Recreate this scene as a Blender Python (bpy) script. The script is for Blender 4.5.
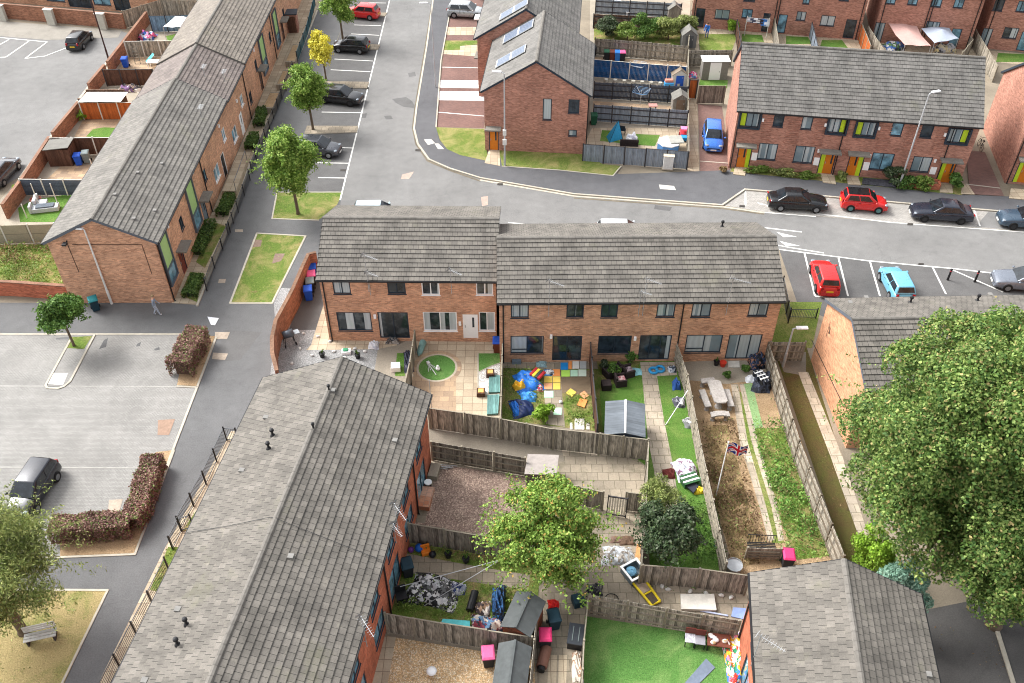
import bpy, bmesh, math, random
import numpy as np
from mathutils import Vector, Matrix
random.seed(7); RNG = np.random.default_rng(7)
R = math.radians
SC = bpy.context.scene
for o in list(bpy.data.objects): bpy.data.objects.remove(o)
COL = SC.collection
# ------------------------------------------------------------------ camera, sky, sun, exposure
CAM_H, CAM_PITCH, CAM_F = 41.0, R(41.6), 915.0
cd = bpy.data.cameras.new('camera'); cam = bpy.data.objects.new('camera', cd); COL.objects.link(cam)
cam.location = (0, 0, CAM_H); cam.rotation_euler = (math.pi/2 - CAM_PITCH, 0, 0)
cd.sensor_width = 36; cd.lens = 36*CAM_F/1024; cd.clip_start = .5; cd.clip_end = 3000
SC.camera = cam
SUN_AZ, SUN_EL = R(-60), R(46)          # azimuth measured from +y (away from camera) towards +x
w = bpy.data.worlds.new('World'); SC.world = w; w.use_nodes = True
wn = w.node_tree; wn.nodes.clear()
sky = wn.nodes.new('ShaderNodeTexSky'); sky.sky_type = 'NISHITA'; sky.sun_disc = False
sky.sun_elevation = SUN_EL; sky.sun_rotation = SUN_AZ; sky.dust_density = 4; sky.air_density = 1.0; sky.ozone_density = 1
hs = wn.nodes.new('ShaderNodeHueSaturation'); hs.inputs['Saturation'].default_value = .2
bg = wn.nodes.new('ShaderNodeBackground'); bg.inputs['Strength'].default_value = .15
wo = wn.nodes.new('ShaderNodeOutputWorld')
wn.links.new(sky.outputs[0], hs.inputs['Color']); wn.links.new(hs.outputs[0], bg.inputs['Color']); wn.links.new(bg.outputs[0], wo.inputs[0])
sd = bpy.data.lights.new('sun', 'SUN'); sd.energy = 1.5; sd.angle = R(24); sd.color = (1, .985, .965)
sun = bpy.data.objects.new('sun', sd); COL.objects.link(sun)
sdir = Vector((math.sin(SUN_AZ)*math.cos(SUN_EL), math.cos(SUN_AZ)*math.cos(SUN_EL), math.sin(SUN_EL)))
sun.rotation_euler = sdir.to_track_quat('Z', 'Y').to_euler(); sun.location = (0, 0, 80)
SC.view_settings.view_transform = 'Standard'; SC.view_settings.look = 'None'
SC.view_settings.gamma = 1; SC.view_settings.use_curve_mapping = False
SC.view_settings.exposure = 1.36
SC.cycles.pixel_filter_type = 'BLACKMAN_HARRIS'; SC.cycles.filter_width = 1.05
# ------------------------------------------------------------------ measuring helpers
cth, sth = math.cos(CAM_PITCH), math.sin(CAM_PITCH)
def ray(px, py):
    u = (px-512)/CAM_F; v = (py-341.5)/CAM_F
    return Vector((u, cth - v*sth, -sth - v*cth))
def A(px, py, z=0.0):
    d = ray(px, py); t = (z-CAM_H)/d.z
    return Vector((d.x*t, d.y*t, z))
def heading(p, q, z=0.0):
    d = A(*q, z)-A(*p, z); return math.atan2(d.y, d.x)
# ------------------------------------------------------------------ tagging
def tag(o, label=None, cat=None, group=None, kind=None):
    if label: o['label'] = label
    if cat: o['category'] = cat
    if group: o['group'] = group
    if kind: o['kind'] = kind
    return o
def thing(name, label, cat, loc=(0, 0, 0), rz=0.0, group=None):
    o = bpy.data.objects.new(name, None); COL.objects.link(o); o.empty_display_size = .3
    o.location = loc; o.rotation_euler = (0, 0, rz)
    return tag(o, label, cat, group)
def copy_tree(o, parent=None):
    c = o.copy(); COL.objects.link(c); c.parent = parent
    for ch in o.children: copy_tree(ch, c)
    return c
# ------------------------------------------------------------------ mesh collector
class MB:
    def __init__(s): s.v = []; s.f = []; s.m = []; s.uv = {}
    def quad(s, pts, mi=0, uv=None):
        i = len(s.v); s.v += [tuple(p) for p in pts]; s.f.append(tuple(range(i, i+len(pts)))); s.m.append(mi)
        if uv: s.uv[len(s.f)-1] = uv
        return s
    def raw(s, vs, fs, mi=0):
        i = len(s.v); s.v += [tuple(p) for p in vs]
        for f in fs: s.f.append(tuple(i+k for k in f)); s.m.append(mi)
        return s
    def box(s, c, d, rz=0.0, mi=0, taper=1.0, M=None):
        hx, hy, hz = d[0]/2, d[1]/2, d[2]/2; ca, sa = math.cos(rz), math.sin(rz)
        vs = []
        for z, k in ((-hz, 1), (hz, taper)):
            for x, y in ((-hx, -hy), (hx, -hy), (hx, hy), (-hx, hy)):
                p = Vector((c[0]+ca*x*k-sa*y*k, c[1]+sa*x*k+ca*y*k, c[2]+z))
                vs.append(M @ p if M else p)
        return s.raw(vs, [(3, 2, 1, 0), (4, 5, 6, 7), (0, 1, 5, 4), (1, 2, 6, 5), (2, 3, 7, 6), (3, 0, 4, 7)], mi)
    def bx(s, x0, x1, y0, y1, z0, z1, mi=0):
        return s.box(((x0+x1)/2, (y0+y1)/2, (z0+z1)/2), (x1-x0, y1-y0, z1-z0), 0, mi)
    def beam(s, p, q, w_, h_, mi=0, up=(0, 0, 1)):
        p, q = Vector(p), Vector(q); d = (q-p); L = d.length
        if L < 1e-6: return s
        d /= L; u = Vector(up)
        if abs(d.dot(u)) > .98: u = Vector((1, 0, 0))
        a = d.cross(u).normalized()*w_/2; b = a.cross(d).normalized()*h_/2
        vs = [p-a-b, p+a-b, p+a+b, p-a+b, q-a-b, q+a-b, q+a+b, q-a+b]
        return s.raw(vs, [(0, 1, 2, 3), (7, 6, 5, 4), (4, 5, 1, 0), (5, 6, 2, 1), (6, 7, 3, 2), (7, 4, 0, 3)], mi)
    def prism(s, pts, z0, z1, mi=0, side=None):
        n = len(pts); a = sum(pts[i][0]*pts[(i+1) % n][1]-pts[(i+1) % n][0]*pts[i][1] for i in range(n))
        if a < 0: pts = pts[::-1]
        s.quad([(p[0], p[1], z1) for p in pts], mi)
        for i in range(n):
            p, q = pts[i], pts[(i+1) % n]
            s.quad([(p[0], p[1], z0), (q[0], q[1], z0), (q[0], q[1], z1), (p[0], p[1], z1)], mi if side is None else side)
        return s
    def tube(s, pts, r, n=8, mi=0, caps=True):
        pts = [Vector(p) for p in pts]; N = len(pts)
        rs = r if isinstance(r, (list, tuple)) else [r]*N
        i0 = len(s.v); prev = None
        for k in range(N):
            d = (pts[min(k+1, N-1)]-pts[max(k-1, 0)])
            d = d.normalized() if d.length > 1e-9 else Vector((0, 0, 1))
            if prev is None:
                a = d.cross(Vector((0, 0, 1)) if abs(d.z) < .9 else Vector((1, 0, 0))).normalized()
            else:
                a = (prev - d*prev.dot(d)); a = a.normalized() if a.length > 1e-6 else d.orthogonal().normalized()
            prev = a; b = d.cross(a)
            for j in range(n):
                t = 2*math.pi*j/n; s.v.append(tuple(pts[k]+(a*math.cos(t)+b*math.sin(t))*rs[k]))
        for k in range(N-1):
            for j in range(n):
                s.f.append((i0+k*n+j, i0+k*n+(j+1) % n, i0+(k+1)*n+(j+1) % n, i0+(k+1)*n+j)); s.m.append(mi)
        if caps:
            s.f.append(tuple(i0+j for j in range(n-1, -1, -1))); s.m.append(mi)
            s.f.append(tuple(i0+(N-1)*n+j for j in range(n))); s.m.append(mi)
        return s
    def lathe(s, c, prof, n=12, mi=0, sx=1, sy=1):
        i0 = len(s.v)
        for r, z in prof:
            for j in range(n):
                t = 2*math.pi*j/n; s.v.append((c[0]+r*sx*math.cos(t), c[1]+r*sy*math.sin(t), c[2]+z))
        for k in range(len(prof)-1):
            for j in range(n):
                s.f.append((i0+k*n+j, i0+k*n+(j+1) % n, i0+(k+1)*n+(j+1) % n, i0+(k+1)*n+j)); s.m.append(mi)
        s.f.append(tuple(i0+j for j in range(n-1, -1, -1))); s.m.append(mi)
        s.f.append(tuple(i0+(len(prof)-1)*n+j for j in range(n))); s.m.append(mi)
        return s
    def ball(s, c, r, n=10, mi=0, jit=0):
        rx, ry, rz = r if isinstance(r, (tuple, list)) else (r, r, r)
        prof = [(max(.02, math.sin(math.pi*k/6)), -math.cos(math.pi*k/6)) for k in range(7)]
        i0 = len(s.v); s.lathe((0, 0, 0), prof, n, mi)
        for i in range(i0, len(s.v)):
            x, y, z = s.v[i]; k = 1+random.uniform(-jit, jit)
            s.v[i] = (c[0]+x*rx*k, c[1]+y*ry*k, c[2]+z*rz*k)
        return s
    def build(s, name, mats, parent=None, loc=None, smooth=False, subsurf=0, bevel=0):
        me = bpy.data.meshes.new(name); me.from_pydata(s.v, [], s.f)
        if not isinstance(mats, (list, tuple)): mats = [mats]
        for m in mats: me.materials.append(m)
        me.polygons.foreach_set('material_index', s.m)
        uvl = me.uv_layers.new(name='UVMap').data
        V = s.v
        for fi, p in enumerate(me.polygons):
            if fi in s.uv:
                for li, uv in zip(p.loop_indices, s.uv[fi]): uvl[li].uv = uv
                continue
            n = p.normal
            if abs(n.z) > .985:
                for li, vi in zip(p.loop_indices, p.vertices): uvl[li].uv = (V[vi][0], V[vi][1])
            else:
                t = Vector((-n.y, n.x, 0)).normalized(); b = n.cross(t)
                for li, vi in zip(p.loop_indices, p.vertices):
                    q = Vector(V[vi]); uvl[li].uv = (q.dot(t), q.dot(b))
        if smooth: me.polygons.foreach_set('use_smooth', [True]*len(me.polygons))
        o = bpy.data.objects.new(name, me); COL.objects.link(o)
        if parent: o.parent = parent
        if loc is not None: o.location = loc
        if bevel:
            md = o.modifiers.new('edge', 'BEVEL'); md.width = bevel; md.segments = 2; md.limit_method = 'ANGLE'
        if subsurf:
            md = o.modifiers.new('round', 'SUBSURF'); md.levels = md.render_levels = subsurf
        return o
# ------------------------------------------------------------------ procedural materials
def c8(r, g, b):
    f = lambda x: ((x/255+.055)/1.055)**2.4 if x > 10 else x/255/12.92
    return (f(r), f(g), f(b), 1)
MATS = {}
class NT:
    def __init__(s, name):
        s.m = bpy.data.materials.new(name); s.m.use_nodes = True; s.t = s.m.node_tree; s.t.nodes.clear()
        s.out = s.n('ShaderNodeOutputMaterial'); s.p = s.n('ShaderNodeBsdfPrincipled'); s.l(s.p, 0, s.out, 'Surface')
        s.tc = s.n('ShaderNodeTexCoord')
    def n(s, t, **kw):
        nd = s.t.nodes.new(t)
        for k, v in kw.items():
            if hasattr(nd, k): setattr(nd, k, v)
            else: nd.inputs[k.replace('_', ' ')].default_value = v
        return nd
    def l(s, a, ao, b, bi): s.t.links.new(a.outputs[ao], b.inputs[bi])
    def noise(s, scale, detail=4, rough=.6, co='UV', dist=0):
        nd = s.n('ShaderNodeTexNoise'); nd.inputs['Scale'].default_value = scale; nd.inputs['Detail'].default_value = detail
        nd.inputs['Roughness'].default_value = rough; nd.inputs['Distortion'].default_value = dist
        s.l(s.tc, co, nd, 'Vector'); return nd
    def ramp(s, src, so, stops):
        r = s.n('ShaderNodeValToRGB'); e = r.color_ramp.elements
        while len(e) < len(stops): e.new(.5)
        for k, (p, c) in enumerate(stops):
            e[k].position = p; e[k].color = c if isinstance(c, (tuple, list)) else (c, c, c, 1)
        s.l(src, so, r, 0); return r
    def mix(s, mode, fac, a, b):
        m = s.n('ShaderNodeMix'); m.data_type = 'RGBA'; m.blend_type = mode
        for val, idx in ((fac, 0), (a, 6), (b, 7)):
            if isinstance(val, tuple) and hasattr(val[0], 'outputs'): s.t.links.new(val[0].outputs[val[1]], m.inputs[idx])
            else: m.inputs[idx].default_value = val
        return (m, 2)
    def math(s, op, a, b=0.0):
        m = s.n('ShaderNodeMath'); m.operation = op
        for val, idx in ((a, 0), (b, 1)):
            if isinstance(val, tuple): s.t.links.new(val[0].outputs[val[1]], m.inputs[idx])
            else: m.inputs[idx].default_value = val
        return (m, 0)
    def color(s, src): s.t.links.new(src[0].outputs[src[1]], s.p.inputs['Base Color'])
    def bump(s, src, strength=.3, dist=.02):
        b = s.n('ShaderNodeBump'); b.inputs['Strength'].default_value = strength; b.inputs['Distance'].default_value = dist
        s.t.links.new(src[0].outputs[src[1]], b.inputs['Height']); s.l(b, 0, s.p, 'Normal')
    def set(s, rough=.8, metal=0, spec=.3):
        s.p.inputs['Roughness'].default_value = rough; s.p.inputs['Metallic'].default_value = metal
        s.p.inputs['Specular IOR Level'].default_value = spec; return s
def cached(fn):
    def g(name, *a, **k):
        if name not in MATS: MATS[name] = fn(name, *a, **k)
        return MATS[name]
    return g
@cached
def plain(name, col, rough=.7, metal=0, var=.18, scale=6, spec=.3, bump=0):
    t = NT(name).set(rough, metal, spec); nz = t.noise(scale, 5, .65, 'Object'); nz2 = t.noise(scale*.13, 3, .6, 'Object')
    f = t.ramp(nz, 0, [(.25, 1-var), (.75, 1+var*.6)]); f2 = t.ramp(nz2, 0, [(.3, 1-var*.7), (.7, 1+var*.4)])
    m = t.mix('MULTIPLY', 1.0, col, (f, 0)); m = t.mix('MULTIPLY', 1.0, m, (f2, 0)); t.color(m)
    if bump: t.bump((nz, 0), bump, .02)
    return t.m
@cached
def glossy_paint(name, col, metal=0.25, rough=.28):
    t = NT(name).set(rough, metal, .5); nz = t.noise(3, 4, .6, 'Object')
    f = t.ramp(nz, 0, [(.3, .95), (.7, 1.03)]); t.color(t.mix('MULTIPLY', 1.0, col, (f, 0)))
    t.p.inputs['Coat Weight'].default_value = .6; t.p.inputs['Coat Roughness'].default_value = .06
    r = t.ramp(nz, 0, [(.3, rough*.9), (.7, rough*1.15)]); t.l(r, 0, t.p, 'Roughness')
    return t.m
@cached
def glass(name, col=(.02, .03, .04, 1), rough=.06, curtain=None, fold=9.0, openness=.8):
    t = NT(name).set(rough, 0, .6); nz = t.noise(1.3, 3, .6, 'Object')
    if curtain:
        sp = t.n('ShaderNodeSeparateXYZ'); t.l(t.tc, 'UV', sp, 0); oi = t.n('ShaderNodeObjectInfo')
        rn = (oi, 'Random'); r2 = t.math('FRACT', t.math('MULTIPLY', rn, 7.31))
        ed = t.math('ABSOLUTE', t.math('SUBTRACT', (sp, 0), rn)); msk = t.math('GREATER_THAN', ed, t.math('SUBTRACT', t.math('MULTIPLY', r2, openness), .25))   # some drawn, some drawn back
        wv = t.math('ADD', t.math('MULTIPLY', t.math('SINE', t.math('ADD', t.math('MULTIPLY', (sp, 0), fold*4), t.math('MULTIPLY', (nz, 0), 6.0))), .06), .92)
        cc = t.mix('MULTIPLY', 1.0, curtain, wv); inner = t.mix('MIX', (t.ramp(nz, 0, [(.45, 0.0), (.65, .4)]), 0), col, c8(112, 122, 126))  # pale noise blots are reflections painted into the uncurtained glass colour
        t.color(t.mix('MIX', msk, inner, cc))
    else:
        f = t.ramp(nz, 0, [(.35, .5), (.7, 2.2)]); t.color(t.mix('MULTIPLY', 1.0, col, (f, 0)))
    return t.m
@cached
def brick(name, c1, c2, mortar, patch=.25):
    t = NT(name).set(.85, 0, .2)
    b = t.n('ShaderNodeTexBrick'); b.offset = .5
    for k, v in (('Scale', 1.0), ('Mortar Size', .006), ('Mortar Smooth', .3), ('Bias', -.1), ('Brick Width', .225), ('Row Height', .075)): b.inputs[k].default_value = v
    lk = lambda c, k: tuple(min(1, v*k) for v in c[:3])+(1,)
    b.inputs['Color1'].default_value = lk(c1, 1.14); b.inputs['Color2'].default_value = lk(c2, .8); b.inputs['Mortar'].default_value = mortar
    t.l(t.tc, 'UV', b, 'Vector')
    nz = t.noise(.55, 5, .6); f = t.ramp(nz, 0, [(.3, 1-patch), (.7, 1+patch*.6)]); m = t.mix('MULTIPLY', 1.0, (b, 0), (f, 0))
    mp = t.n('ShaderNodeMapping'); mp.inputs['Scale'].default_value = (.8, 2.6, 1); t.l(t.tc, 'UV', mp, 0)   # courses that fired lighter or darker
    n3 = t.n('ShaderNodeTexNoise'); n3.inputs['Scale'].default_value = 2.2; n3.inputs['Detail'].default_value = 4; t.l(mp, 0, n3, 'Vector')
    f3 = t.ramp(n3, 0, [(.3, .82), (.52, 1.0), (.72, 1.2)]); m = t.mix('MULTIPLY', 1.0, m, (f3, 0)); t.color(m)
    t.bump((b, 1), -.35, .01); return t.m
@cached
def tiles(name, c1, c2, joint, wid=.33, stain=.3):
    t = NT(name).set(.78, 0, .25)
    b = t.n('ShaderNodeTexBrick'); b.offset = .5
    for k, v in (('Scale', 1.0), ('Mortar Size', .012), ('Mortar Smooth', .2), ('Bias', 0), ('Brick Width', wid), ('Row Height', 1.0)): b.inputs[k].default_value = v
    b.inputs['Color1'].default_value = c1; b.inputs['Color2'].default_value = c2; b.inputs['Mortar'].default_value = joint
    t.l(t.tc, 'UV', b, 'Vector')
    n1 = t.noise(.7, 6, .65, 'Object'); f = t.ramp(n1, 0, [(.28, 1-stain), (.5, 1.0), (.75, 1+stain*.7)])
    n2 = t.noise(22, 3, .7, 'Object'); f2 = t.ramp(n2, 0, [(.25, .78), (.75, 1.2)])
    m = t.mix('MULTIPLY', 1.0, (b, 0), (f, 0)); m = t.mix('MULTIPLY', 1.0, m, (f2, 0))
    n3 = t.noise(1.9, 5, .7, 'Object'); lich = t.ramp(n3, 0, [(.6, 0.0), (.75, .5)]); m = t.mix('MIX', (lich, 0), m, c8(140, 134, 120))
    mp = t.n('ShaderNodeMapping'); mp.inputs['Scale'].default_value = (1.7, .07, 1); t.l(t.tc, 'UV', mp, 0); ns = t.n('ShaderNodeTexNoise'); ns.inputs['Scale'].default_value = 1.1; ns.inputs['Detail'].default_value = 5; t.l(mp, 0, ns, 'Vector')   # run-off streaks down the slope
    m = t.mix('MULTIPLY', 1.0, m, (t.ramp(ns, 0, [(.3, .8), (.5, 1.0), (.72, 1.14)]), 0))
    n4 = t.noise(.35, 6, .72, 'Object'); m = t.mix('MIX', (t.ramp(n4, 0, [(.58, 0.0), (.72, .38)]), 0), m, c8(98, 98, 72)); t.color(m)
    t.bump((b, 1), -.4, .02); return t.m
@cached
def asphalt(name, col, blotch=.18, crack=True):
    t = NT(name).set(.88, 0, .25)
    n1 = t.noise(.16, 6, .62); n2 = t.noise(1.3, 5, .6); n3 = t.noise(13, 3, .85)
    m = t.mix('MULTIPLY', 1.0, col, (t.ramp(n1, 0, [(.3, 1-blotch), (.7, 1+blotch)]), 0))
    m = t.mix('MULTIPLY', 1.0, m, (t.ramp(n2, 0, [(.25, .88), (.5, 1.0), (.75, 1.1)]), 0))
    m = t.mix('MULTIPLY', 1.0, m, (t.ramp(n3, 0, [(.25, .72), (.75, 1.26)]), 0))
    if crack:
        v = t.n('ShaderNodeTexVoronoi'); v.feature = 'DISTANCE_TO_EDGE'; v.inputs['Scale'].default_value = .13; v.inputs['Randomness'].default_value = 1
        nd = t.noise(.8, 4, .6); mm = t.n('ShaderNodeVectorMath'); mm.operation = 'ADD'; t.l(t.tc, 'UV', mm, 0)
        sc = t.n('ShaderNodeVectorMath'); sc.operation = 'SCALE'; sc.inputs['Scale'].default_value = 1.6; t.l(nd, 1, sc, 0); t.l(sc, 0, mm, 1); t.l(mm, 0, v, 'Vector')
        m = t.mix('MULTIPLY', 1.0, m, (t.ramp(v, 0, [(0, .88), (.006, 1.0)]), 0))
    t.color(m); t.bump((n3, 0), .25, .01); return t.m
@cached
def paving(name, c1, c2, joint, bw, bh, msize=.012, off=.5, var=.25, stain=None):
    t = NT(name).set(.85, 0, .2)
    b = t.n('ShaderNodeTexBrick'); b.offset = off
    for k, v in (('Scale', 1.0), ('Mortar Size', msize), ('Mortar Smooth', .3), ('Bias', 0), ('Brick Width', bw), ('Row Height', bh)): b.inputs[k].default_value = v
    b.inputs['Color1'].default_value = c1; b.inputs['Color2'].default_value = c2; b.inputs['Mortar'].default_value = joint
    t.l(t.tc, 'UV', b, 'Vector')
    n1 = t.noise(.35, 6, .65); n2 = t.noise(9, 4, .7)
    m = t.mix('MULTIPLY', 1.0, (b, 0), (t.ramp(n1, 0, [(.3, 1-var), (.7, 1+var*.7)]), 0))
    m = t.mix('MULTIPLY', 1.0, m, (t.ramp(n2, 0, [(.25, .84), (.75, 1.14)]), 0))
    if stain:
        n3 = t.noise(.9, 6, .7); m = t.mix('MIX', (t.ramp(n3, 0, [(.52, 0.0), (.68, .8)]), 0), m, stain)
    t.color(m); t.bump((b, 1), -.3, .01); return t.m
@cached
def gravel(name, c1, c2, c3, scale=14):
    t = NT(name).set(.9, 0, .15)
    v = t.n('ShaderNodeTexVoronoi'); v.inputs['Scale'].default_value = scale; t.l(t.tc, 'UV', v, 'Vector')
    sp = t.n('ShaderNodeSeparateColor'); t.l(v, 1, sp, 0)
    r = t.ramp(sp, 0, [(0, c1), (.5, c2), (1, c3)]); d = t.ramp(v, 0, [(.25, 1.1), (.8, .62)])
    m = t.mix('MULTIPLY', 1.0, (r, 0), (d, 0)); n1 = t.noise(.9, 5, .65)
    m = t.mix('MULTIPLY', 1.0, m, (t.ramp(n1, 0, [(.3, .75), (.7, 1.2)]), 0)); t.color(m); t.bump((v, 0), -.8, .03); return t.m
@cached
def grass(name, g1, g2, dry, dirt, dryness=.5, scale=1.0, mow=0):
    t = NT(name).set(.95, 0, .1)
    n1 = t.noise(.55*scale, 6, .68, dist=.6); n2 = t.noise(6, 6, .8); n3 = t.noise(1.7*scale, 5, .7); n4 = t.noise(16, 3, .85)
    m = t.mix('MIX', (t.ramp(n2, 0, [(.35, 0.0), (.65, 1.0)]), 0), g1, g2)
    m = t.mix('MIX', (t.ramp(n1, 0, [(dryness-.12, 1.0), (dryness+.1, 0.0)]), 0), m, dry)
    m = t.mix('MIX', (t.ramp(n3, 0, [(.28, .9), (.4, 0.0)]), 0), m, dirt)
    m = t.mix('MULTIPLY', 1.0, m, (t.ramp(n4, 0, [(.3, .5), (.7, 1.5)]), 0)); t.color(m)
    ad = t.math('ADD', (n2, 0), (n4, 0)); t.bump(ad, .9, .06); return t.m
@cached
def planks(name, col, pw=.12, var=.35, rough=.85, gap=.07, horiz=False, weather=.35):
    t = NT(name).set(rough, 0, .2)
    sp = t.n('ShaderNodeSeparateXYZ'); t.l(t.tc, 'UV', sp, 0); ax = 1 if horiz else 0
    q = t.math('DIVIDE', (sp, ax), pw); fl = t.math('FLOOR', q); wn_ = t.n('ShaderNodeTexWhiteNoise'); wn_.noise_dimensions = '1D'
    t.t.links.new(fl[0].outputs[0], wn_.inputs['W']); fr = t.math('FRACT', q)
    m = t.mix('MULTIPLY', 1.0, col, (t.ramp(wn_, 0, [(0, 1-var), (1, 1+var*.7)]), 0))
    mp = t.n('ShaderNodeMapping'); mp.inputs['Scale'].default_value = (1.2, 9, 1) if horiz else (9, 1.2, 1); t.l(t.tc, 'UV', mp, 0)
    n1 = t.n('ShaderNodeTexNoise'); n1.inputs['Scale'].default_value = 1.6; n1.inputs['Detail'].default_value = 6; t.l(mp, 0, n1, 'Vector')
    m = t.mix('MULTIPLY', 1.0, m, (t.ramp(n1, 0, [(.3, 1-weather), (.7, 1+weather)]), 0))
    n2 = t.noise(.8, 4, .6); m = t.mix('MULTIPLY', 1.0, m, (t.ramp(n2, 0, [(.3, .8), (.7, 1.15)]), 0))
    g = t.ramp(fr[0], 0, [(0, .25), (gap, 1.0)]); m = t.mix('MULTIPLY', 1.0, m, (g, 0)); t.color(m); t.bump((g, 0), .5, .02); return t.m
@cached
def leaves(name, c1, c2, c3, accent=None, acc=.06, trans=.25):
    t = NT(name).set(.6, 0, .25)
    g = t.n('ShaderNodeNewGeometry'); r = t.ramp(g, 'Random Per Island', [(0, c1), (.5, c2), (1, c3)] if not accent else [(0, c1), (.45, c2), (1-acc-.02, c3), (1-acc, accent)])
    n1 = t.noise(.75, 4, .6, 'Object'); m = t.mix('MULTIPLY', 1.0, (r, 0), (t.ramp(n1, 0, [(.3, .68), (.7, 1.35)]), 0)); t.color(m)
    tr = t.n('ShaderNodeBsdfTranslucent'); t.t.links.new(m[0].outputs[m[1]], tr.inputs['Color'])
    mx = t.n('ShaderNodeMixShader'); mx.inputs[0].default_value = trans; t.l(t.p, 0, mx, 1); t.l(tr, 0, mx, 2); t.l(mx, 0, t.out, 'Surface'); return t.m
# ================================================================== GROUND, ROADS, PATHS (the setting)
def W(x, y): return Vector((x, y, 0))
def pt(p, z=0.0):
    if isinstance(p, Vector): return Vector((p.x, p.y, z))
    q = A(p[0], p[1], z); return q
def sheet(name, pts, mat, z, kind='structure'):
    mb = MB(); P = [pt(p, z) for p in pts]; n = len(P)
    a = sum(P[i].x*P[(i+1) % n].y-P[(i+1) % n].x*P[i].y for i in range(n))
    if a < 0: P = P[::-1]
    mb.quad(P); o = mb.build(name, mat); return tag(o, kind=kind)
def slab(name, pts, mat, z, mside=None):
    mb = MB(); P = [pt(p, z) for p in pts]
    mb.prism([(p.x, p.y) for p in P], -.1, z, 0, 1 if mside else None)
    return tag(mb.build(name, [mat, mside] if mside else mat), kind='structure')
def strip(name, pts, wid, z, mat, h=None, closed=False):
    """a line of given width following points: painted line (h None) or a kerb of height h"""
    P = [pt(p, z) for p in pts]
    if closed: P.append(P[0])
    mb = MB()
    for i in range(len(P)-1):
        p, q = P[i], P[i+1]; d = (q-p); L = d.length
        if L < .01: continue
        d /= L; n_ = Vector((-d.y, d.x, 0))*wid/2; e = d*(wid*.25 if h else 0)
        zz = z+.0007*(i % 3)
        c = [p-n_-e, q-n_+e, q+n_+e, p+n_-e]
        if h: mb.prism([(v.x, v.y) for v in c], z-h, zz)
        else: mb.quad([(v.x, v.y, zz) for v in c])
    return tag(mb.build(name, mat), kind='structure')
ASPH = asphalt('road_asphalt', c8(118, 117, 115)); ASPH_PATH = asphalt('path_asphalt', c8(99, 99, 99), .14)
ASPH_BAY = asphalt('bay_asphalt', c8(94, 93, 92), .2); ASPH_PAV = asphalt('pavement_asphalt', c8(90, 90, 92), .14)
LINE = plain('road_paint', c8(215, 214, 208), .7, var=.25, scale=3); KERB = plain('kerb_concrete', c8(178, 171, 156), .85, var=.2, scale=4)
BLOCK = paving('grey_block_paving', c8(146, 144, 140), c8(136, 134, 130), c8(120, 118, 114), .2, .1, .014, .5, .22)
BLOCK_RED = paving('red_block_paving', c8(128, 98, 90), c8(112, 88, 82), c8(94, 78, 72), .22, .11, .01, .5, .2)
SLAB_CREAM = paving('cream_slabs', c8(190, 176, 152), c8(168, 152, 130), c8(140, 124, 104), .62, .62, .02, 0, .16)
SLAB_SAND = paving('sandstone_slabs', c8(186, 160, 130), c8(150, 130, 110), c8(150, 128, 108), .62, .46, .02, .4, .16)
SLAB_GREY = paving('weathered_slabs', c8(158, 146, 128), c8(134, 124, 109), c8(108, 101, 86), .62, .62, .02, .5, .3, c8(112, 106, 90))
PALE_PATH = paving('pale_path_slabs', c8(188, 174, 154), c8(166, 154, 138), c8(124, 116, 96), .6, .6, .02, .5, .3, c8(132, 122, 104))
CONC = asphalt('old_concrete', c8(152, 143, 128), .25, False); CONC_DARK = asphalt('dirty_concrete', c8(120, 112, 100), .3, False)
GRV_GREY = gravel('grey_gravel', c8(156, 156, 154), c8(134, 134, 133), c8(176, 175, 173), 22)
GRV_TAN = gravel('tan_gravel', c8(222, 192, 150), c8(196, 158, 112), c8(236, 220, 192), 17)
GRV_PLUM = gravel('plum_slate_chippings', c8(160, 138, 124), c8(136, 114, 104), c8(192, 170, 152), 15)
LAWN = grass('lawn_grass', c8(88, 108, 48), c8(122, 136, 68), c8(154, 146, 96), c8(124, 110, 78), .46)
LAWN_DRY = grass('dry_verge_grass', c8(82, 108, 46), c8(116, 134, 64), c8(158, 146, 98), c8(128, 112, 78), .46)
ROUGH = grass('rough_weeds', c8(84, 108, 46), c8(114, 132, 60), c8(150, 132, 92), c8(110, 94, 62), .47, 1.6)
DRYWEED = grass('dead_weeds', c8(96, 84, 54), c8(132, 112, 80), c8(168, 144, 108), c8(72, 58, 42), .5, 1.4)
TURF = grass('artificial_turf', c8(80, 126, 60), c8(104, 146, 78), c8(126, 156, 92), c8(84, 124, 62), .44)
TURF_B = grass('bright_turf', c8(82, 118, 50), c8(100, 136, 62), c8(122, 142, 76), c8(96, 116, 58), .42)
MOSS = grass('moss_strip', c8(80, 82, 44), c8(102, 98, 54), c8(98, 82, 54), c8(62, 54, 40), .5, 1.3)
SOIL = grass('bare_soil', c8(146, 122, 94), c8(166, 140, 108), c8(178, 152, 120), c8(118, 98, 74), .5)
sheet('ground', [W(-700, -60), W(700, -60), W(700, 1500), W(-700, 1500)], asphalt('bare_ground', c8(132, 122, 106), .25, False), 0)
def rl(y): return 389.6-.2474*y
# main carriageway: north arm and east arm
sheet('road', [(rl(-70), -70), (rl(60), 60), (rl(140), 140), (rl(207), 207), W(-14.2, 57.5), W(19, 57), (779, 249.4), (870, 261), (953, 268.6), (1100, 285), W(75, 46), W(75, 57), (1100, 240), (1024, 231.5), (892, 222.5), (764, 212), (722, 206), (574, 194.5), (480.5, 179), (449.8, 169), (429, 160), (417.8, 144), (414, 128), (416.5, 107), (426.7, 46), (433, 0), (444, -70)], ASPH, .004)
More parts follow.
